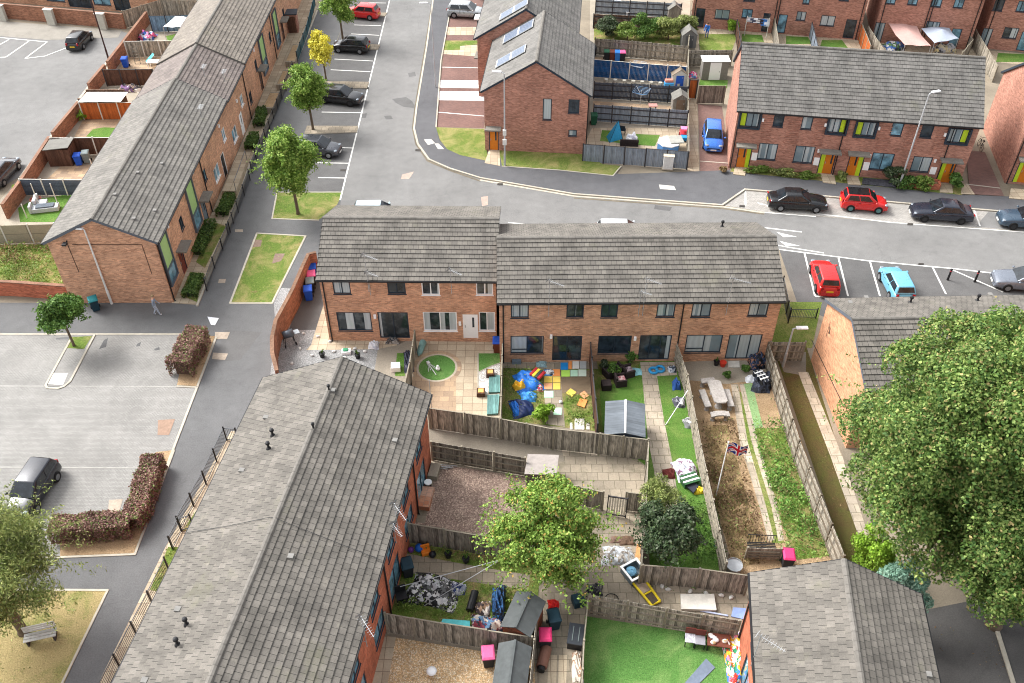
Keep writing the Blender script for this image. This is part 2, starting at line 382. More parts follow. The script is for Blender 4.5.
# left pavement and footpaths (one sheet of dark asphalt)
sheet('footpath', [W(-60, 47), W(-60, 50.4), (171, 303), (197, 305), (231.5, 220), (250, 163), (271, 120), (293.5, 69), (314, 18), (325, -8), (340, -60), (372, -60), (352, 0), (337, 40), (323, 79.4), (305, 134), (283, 186), (343, 186), (338, 222), W(-13, 56), W(-13, 46), W(-14.5, 38), W(-15, 20), (40, 690), (107.5, 590), (70, 590), (-20, 594), (-20, 556), (70, 556), (134.8, 554), (174, 450), (215, 336), (187, 334)], ASPH_PATH, .006)
sheet('parking_bay', [(rl(-70), -70), (rl(207), 207), (300, 207), (305, 134), (323, 79.4), (352, 0), (372, -70)], ASPH_BAY, .009)
# right pavement, east of the side road
slab('pavement', [(433, 0), (426.7, 46), (416.5, 107.6), (414, 128), (417.8, 143.4), (429, 159), (449.8, 167.8), (480.5, 177.5), (574.4, 193.6), (722.3, 204.6), (745, 188.9), (823, 195.6), (911, 203.3), (1100, 219), (1100, 200), (960, 194.5), (730, 170), (620, 174), (545, 163), (497, 157), (450, 150), (440, 141), (436, 127), (441, 60), (452, 0), (462, -60), (442, -60)], ASPH_PAV, .10, KERB)
# lay-by for the parked cars
sheet('layby', [(722.3, 205.2), (745, 189.6), (823, 196), (911, 203.8), (1100, 220), (1100, 239), (1024, 231), (892, 222), (764, 211.8)], paving('layby_blocks', c8(168, 164, 158), c8(150, 147, 142), c8(120, 116, 110), .22, .11, .01, .5, .2), .010)
sheet('layby', [(988, 212), (1100, 222), (1100, 238), (976, 226.5)], ASPH, .014)
for a in ([(433, 0), (426.7, 46), (416.5, 107.6), (414, 128), (417.8, 143.4), (429, 159), (449.8, 168), (480.5, 177.5), (574.4, 193.6), (722.3, 204.6), (745, 188.9), (823, 195.6), (911, 203.3), (1100, 219)],):
    strip('kerb', a, .16, .116, KERB, .12)
strip('kerb', [(480.5, 180), (574, 196), (722, 206.6), (764, 212.6)], .22, .02, KERB, .03)
strip('kerb', [(436, 127), (441, 60), (452, 0), (458, -40)], .12, .11, KERB, .1)
# car bays south of the east road
sheet('parking_bay', [(779.4, 250), (870, 261.5), (953.5, 269), (1100, 286), W(60, 47), W(22, 48.5), W(20.2, 50)], ASPH_BAY, .009)
def line(pts, wd=.13, z=.016): return strip('road_marking', pts, wd, z, LINE)
for a in [[(rl(-60), -60), (rl(60), 60), (rl(175), 175), (rl(200), 200)], [(315.3, 162.7), (348.6, 163.2)], [(338, 147.3), (352.5, 148)], [(321.7, 112), (362, 112.7)], [(330.7, 69.7), (370.4, 71.7)],
          [(334.5, 59), (373, 61)], [(351, 33.8), (379.3, 35.3)], [(354, 24.9), (381, 25.6)], [(360, 2.6), (386, 3)], [(318, 177.5), (345, 178)], [(345, 99.5), (364, 100.3)],
          [(779.4, 249.4), (870, 261), (953.5, 268.6), (992, 273), (1024, 277)], [(804.5, 253), (815, 296), (840, 299)], [(838.5, 258), (848, 296)], [(870, 261.5), (880, 296)], [(932, 266), (946, 294)], [(953, 270), (1003, 292)],
          [(764, 212.3), (816, 216.5)], [(816, 213.5), (892, 222.5), (1024, 232)], [(764, 227.6), (802, 232)], [(776.8, 245), (790, 247.5), (824, 253)], [(508, 222.5), (540, 225.5)], [(823, 195.8), (911, 203.5), (1024, 212.6)], [(974, 209.5), (980, 226)], [(745, 189.5), (723, 204.9)],
          [(745.5, 190), (745.5, 206)]]: line(a)
def tri(c, s=1.0):
    p = pt(c, .016); mb = MB(); mb.quad([(p.x-.75*s, p.y+.35*s, .016), (p.x-.35*s, p.y-.35*s, .016), (p.x+.7*s, p.y-.3*s, .016)][::1]); tag(mb.build('road_marking', LINE), kind='structure')
tri((787, 234.5)); tri((790, 243.5)); tri((775, 207)); tri((762, 203.5), .5)
for q in ([(424, 139.5), (431, 139), (435, 143), (428, 145)], [(434.5, 143.5), (438.5, 143.5), (444, 149), (438, 149)], [(659, 184.5), (674, 186), (676, 190), (660, 189)]):
    sheet('crossing_slab', q, plain('tactile_paving', c8(196, 192, 184), .8), .108)
# bays on the far side of the side road
sheet('driveway', [(436, 127), (447, 20), (451, -5), (500, -5), (490, 60), (484, 128)], BLOCK_RED, .012)
sheet('driveway', [(445, 35), (447, 27), (486, 27), (486, 35)], SLAB_CREAM, .016); sheet('driveway', [(443, 54), (444.5, 45), (486, 45), (486, 57)], SLAB_CREAM, .016)
sheet('grass_verge', [(443.6, 50), (444.8, 40.5), (486, 40.5), (486, 43.5), (460, 46), (460, 50)], LAWN_DRY, .020)
for a in ((80, 87), (91, 99.5)): sheet('driveway', [(438, a[1]+.6), (439.5, a[0]), (486, a[0]+.4), (485, a[1]+1.4)], plain('white_bay_paint', c8(206, 206, 204), .8, var=.2), .018)
line([(439, 67), (486, 68)], .13, .02); line([(436.5, 112), (484, 116)], .13, .02); line([(441, 53), (441.5, 50)], .1, .02)
sheet('grass_verge', [(436, 127.2), (484, 129), (488, 161), (460, 155), (447, 149), (440, 140)], LAWN, .112)
sheet('grass_verge', [(499, 150), (585, 152), (602, 164), (621, 166), (613, 175.5), (560, 170), (502, 166)], LAWN, .112)
strip('kerb', [(621, 166), (613, 175.5), (560, 170), (502, 166)], .1, .125, KERB, .1)
sheet('path', [(489, 145), (499.5, 145), (500, 166), (493, 164.5), (484.5, 163), (490, 147)], SLAB_CREAM, .118)
# build-outs and grass by the left bays
sheet('grass_verge', [(277, 192), (343, 192), (336, 207), (318.4, 220), (272, 218.5)], LAWN_DRY, .016)
strip('kerb', [(277, 192), (343, 192)], .12, .03, KERB, .03); strip('kerb', [(277, 192), (272, 218.5), (318.4, 220)], .12, .03, KERB, .03)
for a in ([(307, 125.6), (358, 125.8), (357, 132), (304, 134)], [(325, 81), (369, 81.8), (367, 88), (322, 87.5)], [(340, 42), (380, 44.5), (377.5, 49.5), (338, 48)], [(351, 12), (387, 12.5), (385, 16), (350, 16)]):
    slab('tree_buildout', a, SLAB_GREY, .09, KERB)
sheet('grass_verge', [(256.9, 233), (305.6, 235.8), (272, 303), (230, 303)], LAWN_DRY, .016); strip('kerb', [(256.9, 233), (305.6, 235.8), (272, 303), (230, 303)], .14, .035, KERB, .04, True)
for a in ([(253, 239.5), (262, 240), (260.5, 246.5), (251, 247)], [(275, 253.5), (285, 253.5), (281, 261), (272, 263.5)], [(311, 265), (313, 265), (312, 267), (310, 267)]): sheet('inspection_cover', a, plain('rusty_cover', c8(140, 118, 104), .8, var=.3), .022)
for a in ([(215, 332), (230, 332), (227, 339), (215, 339)], [(213, 352.5), (228, 353.5), (225, 360), (212, 359)], [(158, 420), (175, 419), (169, 435), (157.5, 435)], [(109, 500), (123, 499), (119, 512), (108, 512)], [(452, 150), (460, 151), (459, 154), (451, 153)], [(235, 229.3), (243, 229.3), (243, 232), (235, 232)], [(219, 279), (226, 279), (225, 283), (218, 283)]):
    sheet('inspection_cover', a, plain('cover_%d' % (a[0][0] % 2), c8(150, 124, 106) if a[0][0] % 2 == 0 else c8(168, 154, 138), .8, var=.25), .024)
for a in ([(402, 174.5), (414, 171.5), (409, 179), (401, 179)], [(481, 197), (488, 196), (488, 205), (482, 206)]): sheet('inspection_cover', a, plain('pinkish_patch', c8(168, 148, 136), .85, var=.25), .010)
# block paved car park, left
sheet('car_park', [W(-60, 46.9), (0, 334), (187, 334), (177, 386), (197, 387), (167, 465), (136, 553), (60, 556), W(-60, 29)], BLOCK, .012)
strip('kerb', [W(-60, 46.9), (0, 334), (187, 334)], .14, .05, KERB, .06); strip('kerb', [(216, 337), (197, 387), (167, 465), (165, 470)], .14, .05, KERB, .06); strip('kerb', [(197, 387), (177, 386)], .14, .05, KERB, .06)
strip('kerb', [(174, 450), (134.8, 554), (60, 557), (-30, 558)], .12, .05, KERB, .06)
strip('kerb', [(94.5, 334.5), (70, 381), (64, 386), (58, 388), (47, 387.5), (45.5, 385), (70, 340)], .14, .06, KERB, .07)
sheet('tree_island', [(94, 335), (70, 381), (63, 386.5), (46.5, 386.5), (70, 340), (71, 335)], BLOCK, .03)
sheet('dry_grass_patch', [(70, 337), (92, 336), (84, 349), (66, 348)], LAWN_DRY, .036)
sheet('car_park_patch', [(48, 384), (53, 373), (68, 373), (63, 385)], plain('pale_cement', c8(196, 193, 186), .85, var=.2), .036)
sheet('planting_bed', [(187, 335), (215, 336), (197, 386), (177, 385)], SOIL, .03); sheet('planting_bed', [(156, 452), (174, 450), (134.8, 553), (60, 556), (60, 520), (120, 520), (148, 460)], SOIL, .03)
FAINT = plain('worn_paint', c8(158, 156, 150), .8, var=.3); strip('road_marking', [(0, 386), (176, 386.5)], .08, .018, FAINT); strip('road_marking', [(0, 467), (160, 468)], .08, .018, FAINT)
for a in ([(99, 349), (104, 340), (108, 338), (106, 347)], [(56, 338), (70, 336.5), (69, 339.5), (56, 339.5)], [(137, 344), (141, 342), (140, 346), (136, 346.5)], [(154, 349), (159, 347), (160, 349.5), (155, 350.5)], [(178, 336), (184, 335), (183, 339), (177, 339.5)]):
    sheet('oil_stain', a, plain('oil_mark', c8(92, 92, 92), .7, var=.3), .019)
sheet('grass_verge', [(107, 590), (61, 690), W(-40, 21), (-60, 590), (70, 590)], grass('parched_grass', c8(108, 118, 62), c8(136, 138, 80), c8(166, 150, 106), c8(140, 122, 88), .58), .016); strip('kerb', [(-30, 589), (107.5, 590), (61, 685)], .12, .04, KERB, .05)
# forecourt strip beside the long grey roof
sheet('paved_strip', [(238, 431), (231, 431), (165, 548), (95, 690), (130, 690), (200, 560)], SLAB_CREAM, .02)
for a in ([(182, 531), (196, 511), (201, 512), (192, 531)], [(150, 590), (168, 547), (178, 547), (160, 592)]): sheet('weed_patch', a, ROUGH, .03)
# top left car park
sheet('car_park', [W(-95, 66), (-30, 205), (21, 176), (128, 33.5), (122, 31), (0, 21), W(-95, 100)], ASPH, .006)
sheet('pavement', [(-5, 20.5), (122, 30.5), (118, 37.5), (48, 40), (0, 36)], asphalt('pale_asphalt', c8(138, 133, 124), .15), .02)
for a in [[(-10, 50), (9, 39.5)], [(6, 57), (29, 41)], [(25, 58.5), (47, 42)], [(25, 58.5), (45, 56), (66, 48)], [(-5, 57.5), (6, 57)], [(0, 37.5), (48, 42)]]: line(a, .16, .03)
strip('kerb', [(20, 177), (128, 34)], .22, .12, KERB, .12)
# yards behind the left terrace: base layers
sheet('yard', [(0, 243), (55, 243), W(-31, 60), W(-31, 103), W(-41, 103), (128, 34), (20, 177), (0, 200)], CONC, .004)
sheet('rough_ground', [W(-60, 58.5), (0, 245), (54, 244), (72, 290), (0, 290), W(-60, 51.5)], ROUGH, .012)
for a, m in (([(20, 222), (18, 208), (32, 200), (82, 192), (78, 222)], TURF_B), ([(86, 136.5), (93, 129), (104, 127.3), (120, 127.8), (110, 138)], TURF_B), ([(84, 118), (130, 117), (126, 137), (74, 137)], SLAB_SAND), ([(46, 180), (62, 165), (100, 165), (100, 180)], SLAB_SAND), ([(166, 36), (180, 33), (188, 40), (168, 42)], TURF_B), ([(117, 69), (124, 57), (165, 57), (160, 69)], SLAB_SAND)):
    sheet('lawn' if m is TURF_B else 'patio', a, m, .012 + (.004 if m is TURF_B else 0))
# gardens, centre
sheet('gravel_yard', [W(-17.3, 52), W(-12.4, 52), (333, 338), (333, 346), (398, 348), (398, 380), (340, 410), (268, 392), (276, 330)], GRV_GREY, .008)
sheet('patio', [(306, 350), (311, 345), (325, 300), (335, 338), (397, 341), (397, 349)], SLAB_CREAM, .014)
sheet('yard', [(289, 330), (304, 285), (322, 275), (325, 300), (322, 325), (316, 330)], ASPH_BAY, .012)
sheet('yard', [(378, 349), (398, 345), (412, 338), (412, 395), (372, 385)], CONC, .016); sheet('artificial_grass', [(397, 353), (406, 353), (405, 376), (395, 376)], TURF_B, .022)
sheet('patio', [(414, 338.5), (503, 338.5), (502, 420), (405, 412), (410, 360)], SLAB_CREAM, .012); sheet('patio', [(418, 377), (456, 377), (456, 416), (404, 412), (408, 377)], SLAB_SAND, .016)
def ring(name, cx, cy, rx, mat, z, r0=0, n=40):
    p = pt((cx, cy), z); mb = MB()
    if r0: [mb.quad([(p.x+k*math.cos(t), p.y+k*math.sin(t), z) for k, t in ((r0, a), (rx, a), (rx, b), (r0, b))]) for a, b in [(2*math.pi*i/n, 2*math.pi*(i+1)/n) for i in range(n)]]
    else: mb.quad([(p.x+rx*math.cos(2*math.pi*i/n), p.y+rx*math.sin(2*math.pi*i/n), z) for i in range(n)])
    return tag(mb.build(name, mat), kind='structure')
ring('artificial_grass', 437, 367.5, 1.22, TURF, .024); ring('stone_edging', 437, 367.5, 1.34, plain('edging_stone', c8(190, 178, 158), .85), .028, 1.2)
ring('patio_ring', 437, 367.5, 1.62, SLAB_SAND, .020, 1.3)
sheet('artificial_grass', [(478.5, 353.3), (500, 353.3), (500, 362.5), (490, 366), (479, 371.5)], TURF, .02)
sheet('white_gravel', [(478.5, 372), (490, 366.5), (500, 363), (500, 377), (489, 377), (488, 395), (478.5, 395)], gravel('white_stones', c8(222, 218, 210), c8(200, 196, 190), c8(236, 234, 228), 12), .022)
strip('stone_edging', [(478, 353), (478, 395.5)], .08, .05, KERB, .05); strip('stone_edging', [(478, 395.5), (500, 394)], .08, .05, KERB, .05); strip('stone_edging', [(479, 371.7), (490, 366.3), (500, 362.8)], .06, .05, KERB, .05)
# garden with coloured mats, garden with shed, garden with stone table
sheet('rough_garden', [(503, 361), (597, 361), (603, 432), (502, 420)], ROUGH, .010); sheet('path', [(503, 361), (597, 361), (598, 369), (560, 369), (565, 427), (546, 424), (543, 369), (503, 368)], SLAB_GREY, .016)
sheet('lawn', [(597, 361), (681, 361), (700, 450), (720, 575), (650, 575), (646, 466), (603, 432)], TURF_B, .010)
sheet('soil', [(594, 361), (640, 361), (638, 372), (598, 392)], ROUGH, .014)
sheet('path', [(640, 362), (676, 362), (677, 375), (657, 376), (664, 420), (674, 470), (681, 520), (660, 525), (654, 470), (648, 440), (642, 376)], PALE_PATH, .016)
sheet('dry_garden', [(681, 361), (771, 358), (846, 562), (735, 575), (700, 450)], SOIL, .010)
sheet('patio', [(683, 362), (768, 358), (772, 378), (727, 384), (688, 380)], CONC, .014)
sheet('dead_weeds', [(704, 425), (728, 425), (756, 530), (765, 560), (735, 570), (715, 500)], DRYWEED, .016)
sheet('lawn', [(742, 384), (752, 383), (763, 427), (749, 430)], grass('faded_turf', c8(130, 162, 110), c8(146, 174, 122), c8(166, 160, 118), c8(156, 140, 104), .36), .016)
sheet('rough_garden', [(752, 428), (788, 428), (838, 555), (795, 560), (775, 500)], ROUGH, .014)
for a in ([(731, 384), (738, 384), (747.7, 442), (765.7, 505), (774.5, 540), (768.5, 541), (759, 505), (739.7, 442)], [(739.5, 384), (744, 384), (758, 442), (777.6, 505), (784, 540), (778.5, 541), (771, 505), (751.6, 442)]): sheet('path', a, PALE_PATH, .020)
sheet('grass_strip', [(733, 392), (742, 392), (756, 442), (776, 505), (784, 543), (772, 543), (762, 505), (743, 442)], LAWN, .018)
# alley and gardens behind the long grey roof
sheet('alley', [(428, 424), (560, 444), (648, 460), (646, 520), (640, 575), (749, 592), (745, 628), (590, 600), (586, 690), (526, 690), (540, 590), (606, 520), (606, 498), (428, 462)], SLAB_GREY, .008)
sheet('alley', [(428, 424), (560, 444), (565, 462), (428, 446)], CONC_DARK, .012)
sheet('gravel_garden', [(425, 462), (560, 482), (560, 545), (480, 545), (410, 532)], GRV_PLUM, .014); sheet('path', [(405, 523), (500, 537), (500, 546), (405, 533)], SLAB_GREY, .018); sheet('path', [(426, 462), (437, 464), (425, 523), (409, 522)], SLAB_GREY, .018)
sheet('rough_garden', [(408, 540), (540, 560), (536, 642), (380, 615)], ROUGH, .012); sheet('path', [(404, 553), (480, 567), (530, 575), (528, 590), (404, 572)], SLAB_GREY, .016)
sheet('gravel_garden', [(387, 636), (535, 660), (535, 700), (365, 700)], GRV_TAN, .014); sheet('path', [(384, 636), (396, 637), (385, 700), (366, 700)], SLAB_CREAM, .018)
sheet('artificial_turf', [(585, 616), (738, 640), (735, 700), (583, 700)], TURF, .014)
sheet('path', [(549, 655), (557, 655), (556, 690), (547, 690)], SLAB_CREAM, .014); sheet('path', [(559, 655), (567, 655), (566, 690), (558, 690)], SLAB_CREAM, .014)
# strip by the orange gable, green corner, far right tarmac
sheet('moss_strip', [(772, 345), (806, 345), (845, 470), (870, 600), (846, 562)], MOSS, .012); sheet('path', [(798, 372), (808, 372), (842, 455), (870, 540), (860, 540), (830, 455)], PALE_PATH, .018)
sheet('bare_earth', [(776, 352), (806, 352), (806, 376), (784, 372)], CONC_DARK, .016)
sheet('grass_verge', [(777, 302), (822, 302), (812, 348), (768, 345)], LAWN, .010)
sheet('yard', [(915, 612), W(19.5, 18), W(60, 18), W(60, 30), (1024, 590)], asphalt('dark_tarmac', c8(84, 82, 80), .2), .006); strip('kerb', [(998, 632), (1016, 690)], .2, .1, KERB, .1)
# gardens, top right
sheet('garden', [(590, -12), (690, -12), (690, 150), (590, 150)], CONC, .006)
sheet('patio', [(592, 128), (688, 128), (688, 152), (584, 145)], SLAB_CREAM, .012); sheet('lawn', [(602, 130), (618, 131), (620, 143), (600, 141)], TURF_B, .018); sheet('lawn', [(636, 134), (660, 135), (655, 146), (637, 145)], TURF_B, .018)
sheet('patio', [(593, 101), (688, 107), (688, 114), (593, 107)], SLAB_SAND, .012); sheet('patio', [(594, 57), (688, 62), (688, 72), (594, 68)], SLAB_SAND, .012); sheet('rough_garden', [(594, 25), (692, 30), (690, 46), (594, 40)], ROUGH, .012)
sheet('path', [(689, 98), (697, 98), (699, 171.5), (688, 171)], SLAB_CREAM, .014); sheet('driveway', [(698, 104), (722, 106), (730, 171), (700, 171.5)], BLOCK_RED, .014)
strip('stone_edging', [(700, 161), (728, 163)], .1, .03, KERB, .03)
sheet('lawn', [(700, 79), (728, 80), (727, 88), (699, 86)], TURF_B, .016)
sheet('lawn', [(698, 34), (738, 34), (732, 50), (700, 50)], LAWN, .014); sheet('path', [(694, 28), (699, 28), (699, 50), (695, 50)], SLAB_CREAM, .018)
for a in ([(742, 34), (762, 35), (764, 42), (742, 42)], [(786, 36), (808, 37), (812, 44), (786, 44)], [(822, 40), (842, 40), (848, 48), (820, 47)], [(998, 53), (1030, 54), (1030, 62), (996, 62)]): sheet('lawn', a, TURF_B, .014)
sheet('patio', [(690, 25), (1040, 55), (1040, 66), (690, 36)], SLAB_CREAM, .010)
# front strip and drive of the right terrace
sheet('front_garden', [(735, 163), (965, 186), (962, 195), (730, 171.5)], ROUGH, .104)
for a in ([(735.5, 165), (747, 166.5), (745, 175.5), (733, 174)], [(820, 172), (834, 173.5), (836, 184), (823, 182)], [(846, 174), (858, 175.5), (861, 185), (848, 184)], [(939, 182.5), (952, 184), (953, 193), (940, 192)], [(1011, 188), (1030, 190), (1030, 200), (1009, 198)]): slab('doorstep', a, SLAB_CREAM, .16)
sheet('driveway', [(966, 150), (985, 152), (1004, 196), (970, 194)], BLOCK_RED, .112); sheet('path', [(962, 184), (968, 184), (975, 194.5), (961, 194)], SLAB_CREAM, .118); strip('stone_edging', [(966, 184), (1000, 188)], .1, .13, KERB, .05)
# far strips beyond the top edge
sheet('pavement', [(330, -8), (395, -8), (410, -60), (345, -60)], ASPH_PAV, .012)
# front strip of the left terrace
sheet('paved_strip', [(172, 303), (196, 304.5), (231, 220), (250, 162), (271, 119), (293, 68), (313, 18), (325, -10), (300, -10), (262, 95), (228, 176)], SLAB_CREAM, .016)
for a in ([(180, 295), (190, 272), (203, 273), (197, 302)], [(196, 262), (214, 222), (226, 226), (205, 268)]): sheet('front_garden', a, ROUGH, .026)
strip('kerb', [(197, 305), (231.5, 220), (250, 163), (271, 120), (293.5, 69), (314, 18), (325, -10)], .16, .1, KERB, .1)

# patch repairs, drains and tyre worn strips on the tarmac
PATCH = asphalt('tarmac_patch', c8(96, 95, 94), .2, False); PATCH_L = asphalt('worn_tarmac', c8(134, 132, 128), .2, False); DRAIN = plain('drain_iron', c8(70, 66, 62), .7, .3, var=.3)
for q, m in (([(392, 99), (406, 97), (412, 101), (416, 108), (404, 107), (396, 103)], PATCH), ([(384, 116), (391, 115.5), (393, 119), (386, 119.5)], PATCH), ([(408, 73), (415, 72), (416, 76), (409, 77)], PATCH), ([(362, 114), (367, 113), (366, 118), (362, 118)], PATCH), ([(655, 205), (672, 207), (670, 211), (654, 209)], PATCH),
          ([(225, 330), (262, 332), (240, 360), (214, 362)], PATCH), ([(185, 260), (195, 240), (200, 242), (191, 262)], PATCH)): sheet('tarmac_patch', q, m, .0115 if m is PATCH else .0105)
for px, py in ((418, 150), (500, 184), (742, 206), (910, 224), (921, 264), (343, 170), (366, 88), (118, 76)):
    sheet('drain_cover', [(px-2.5, py-1), (px+3, py-.8), (px+2.6, py+1.3), (px-2.8, py+1.1)], DRAIN, .027)
DIRT = plain('gutter_dirt', c8(112, 104, 90), .95, var=.35, scale=5)
strip('gutter_dirt', [(432, 6), (425.7, 46), (415.5, 107.6), (413, 128), (416.5, 144.4), (428, 161), (449, 170), (480.5, 181)], .22, .0125, DIRT); strip('gutter_dirt', [(574, 198), (722, 208.4), (764, 214)], .2, .0125, DIRT)


sheet('soil', [(549, 370.5), (590, 370.5), (594, 396), (553, 392)], grass('dark_garden_soil', c8(112, 98, 80), c8(130, 114, 94), c8(140, 122, 100), c8(90, 78, 64), .5), .014)
# ================================================================== BUILDINGS
BR_OR = brick('orange_brick', c8(202, 152, 120), c8(182, 130, 100), c8(198, 178, 158)); BR_DK = brick('red_brown_brick', c8(174, 124, 106), c8(154, 104, 88), c8(172, 146, 132), .2)
BR_RED = brick('red_brick', c8(188, 106, 78), c8(166, 88, 64), c8(176, 134, 112))
TILE = tiles('grey_roof_tiles', c8(113, 108, 101), c8(97, 93, 87), c8(44, 42, 40)); TILE_B = tiles('grey_plain_tiles', c8(120, 116, 110), c8(103, 100, 95), c8(52, 50, 47), .33, .24)
TILE_D = tiles('dark_grey_tiles', c8(116, 113, 109), c8(102, 100, 96), c8(62, 60, 57)); TILE_M = tiles('brown_grey_tiles', c8(122, 112, 106), c8(106, 97, 93), c8(54, 50, 48), .33, .24)
EDGE = plain('tile_lap_shade', c8(40, 39, 38), .95, var=.3); RIDGE = plain('ridge_tile', c8(112, 108, 102), .85, var=.3, scale=4)  # near-black course lips: shade under each tile lap painted as colour
UPVC = plain('white_upvc', c8(244, 244, 243), .45, var=.04); ANTH = plain('anthracite_frame', c8(42, 54, 66), .5, var=.15); BLACKP = plain('black_plastic', c8(34, 34, 36), .5, var=.2)
GREYM = plain('grey_fascia', c8(92, 98, 106), .5, var=.15); GALV = plain('galvanised_steel', c8(178, 180, 182), .45, .5, var=.15); LIME = plain('lime_panel', c8(188, 214, 48), .5, var=.12); PALEGREEN = plain('pale_green_panel', c8(166, 200, 132), .5, var=.1)
G_DARK = glass('dark_window_glass'); G_CURT = glass('curtained_glass', (.018, .026, .032, 1), .07, c8(184, 192, 194), 5.0, 1.5); G_PALE = glass('blind_and_reflection_glass', c8(118, 136, 144), .1, c8(178, 188, 190), 5.0)  # blue-grey uncurtained part of the pale panes is a painted-in reflection
G_BLUE = glass('sky_blue_glass', c8(96, 132, 148), .07)
ORANGE_DOOR = plain('orange_door', c8(206, 120, 34), .45, var=.1)
class House:
    def __init__(s, name, label, x, y, rz, L, Wd, he, hr, wall, tile, cat='house', group=None, e=.15, o=.25, course=.34, lip=.06, sides='flbr', z0=-.3, up=None, edge=None):
        s.L, s.W, s.he, s.hr, s.e, s.o = L, Wd, he, hr, e, o; s.wallm, s.tile = wall, tile
        s.root = thing(name, label, cat, (x, y, 0), R(rz), group)
        s.M = Matrix.Translation((x, y, 0)) @ Matrix.Rotation(R(rz), 4, 'Z'); s.Mi = s.M.inverted()
        s.open = {k: [] for k in 'flbr'}; s.course, s.lip, s.z0 = course, lip, z0; s.pitch = (hr-he)/(Wd/2+o)
    # facade frames: f front(v=0), r right(u=L), b back(v=W), l left(u=0); (s along, z, d outwards)
    def P(s, side, a, z, d=0):
        return {'f': Vector((a, -d, z)), 'r': Vector((s.L+d, a, z)), 'b': Vector((s.L-a, s.W+d, z)), 'l': Vector((-d, s.W-a, z))}[side]
    def N(s, side): return {'f': Vector((0, -1, 0)), 'r': Vector((1, 0, 0)), 'b': Vector((0, 1, 0)), 'l': Vector((-1, 0, 0))}[side]
    def hit(s, side, px, py):
        C = s.Mi @ Vector((0, 0, CAM_H)); D = s.Mi.to_3x3() @ ray(px, py); n = s.N(side); p0 = s.P(side, 0, 0)
        t = (p0-C).dot(n)/D.dot(n); q = C+D*t
        return {'f': q.x, 'r': q.y, 'b': s.L-q.x, 'l': s.W-q.y}[side], q.z
    def rect(s, side, box):
        x0, y0, x1, y1 = box; ym, xm = (y0+y1)/2, (x0+x1)/2
        a0, a1 = s.hit(side, x0, ym)[0], s.hit(side, x1, ym)[0]; z1, z0 = s.hit(side, xm, y0)[1], s.hit(side, xm, y1)[1]
        return min(a0, a1), max(a0, a1), z0, z1
    def window(s, side, rect, frame=None, pane=None, mull=(.5,), trans=None, name='window', label=None, depth=.09, fw=.07, sill=True, panel=None):
        a0, a1, z0, z1 = rect; z1 = min(z1, s.he-.06) if side in 'fb' else z1
        s.open[side].append((a0, a1, z0, z1, depth)); frame = frame or ANTH; pane = pane or G_DARK
        mb = MB(); d0, d1 = -depth+.005, -depth+.065
        def fb(u0, u1, w0, w1):
            c = [s.P(side, u0, w0, d0), s.P(side, u1, w1, d1)]
            mb.bx(min(c[0].x, c[1].x), max(c[0].x, c[1].x), min(c[0].y, c[1].y), max(c[0].y, c[1].y), min(w0, w1), max(w0, w1))
        fb(a0, a0+fw, z0, z1); fb(a1-fw, a1, z0, z1); fb(a0+fw, a1-fw, z0, z0+fw); fb(a0+fw, a1-fw, z1-fw, z1)
        xs = [a0+(a1-a0)*m for m in mull]
        for m in xs: fb(m-fw*.45, m+fw*.45, z0+fw, z1-fw)
        if trans:
            ed = [a0+fw]+xs+[a1-fw]; i = trans[0]; zz = z0+(z1-z0)*trans[1]; fb(ed[i]+fw*.5, ed[i+1]-fw*.5, zz-.03, zz+.03)
        if sill:
            c0, c1 = s.P(side, a0-.04, z0-.05, -depth+.01), s.P(side, a1+.04, z0, .05)
            mb.bx(min(c0.x, c1.x), max(c0.x, c1.x), min(c0.y, c1.y), max(c0.y, c1.y), z0-.05, z0-.002)
        wo_ = mb.build(name, frame, s.root)
        if label: wo_['label'] = label
        edges = [a0+fw]+xs+[a1-fw]
        for k in range(len(edges)-1):
            p = MB(); u0, u1 = edges[k], edges[k+1]; dd = d0+.02+.002*k
            p.quad([s.P(side, u0, z0+fw*.5, dd), s.P(side, u1, z0+fw*.5, dd), s.P(side, u1, z1-fw*.5, dd), s.P(side, u0, z1-fw*.5, dd)], 0, [(0, 0), (1, 0), (1, 1), (0, 1)])
            pm_ = pane[k % len(pane)] if isinstance(pane, (list, tuple)) else pane
            if panel and panel[0] == k: p.build('panel', panel[1], wo_)
            else: p.build('pane', pm_, wo_)
        return wo_
    def wpx(s, side, box, *a, **k): return s.window(side, s.rect(side, box), *a, **k)
    def sbox(s, mb, side, a0, a1, z0, z1, d0, d1, mi=0):
        c0, c1 = s.P(side, a0, z0, d0), s.P(side, a1, z1, d1)
        mb.bx(min(c0.x, c1.x), max(c0.x, c1.x), min(c0.y, c1.y), max(c0.y, c1.y), z0, z1, mi)
    def door(s, side, rect, col, frame=None, lime=None, canopy=True, label=None, glaze=True, cw=(.25, .25), lit=None):
        a0, a1, z0, z1 = rect; s.open[side].append((a0, a1, z0, z1, .1)); frame = frame or ANTH
        mb = MB(); fw = .07
        d0, d1 = a0, a1
        if lime == 'l': d0 = a0+(a1-a0)*.28
        if lime == 'r': d1 = a1-(a1-a0)*.28
        for u0, u1, w0, w1 in ((a0, a0+fw, z0, z1), (a1-fw, a1, z0, z1), (a0+fw, a1-fw, z1-fw, z1)): s.sbox(mb, side, u0, u1, w0, w1, -.095, -.01)
        dr = mb.build('door', frame, s.root)
        if label: dr['label'] = label
        m2 = MB(); s.sbox(m2, side, d0+fw, d1-fw, z0, z1-fw, -.09, -.05); m2.build('door_leaf', col, dr)
        if lime:
            m5 = MB(); u0, u1 = (a0+fw, d0+fw) if lime == 'l' else (d1-fw, a1-fw); s.sbox(m5, side, u0+.002, u1-.002, z0, z1-fw, -.085, -.03); m5.build('side_panel', LIME, dr)
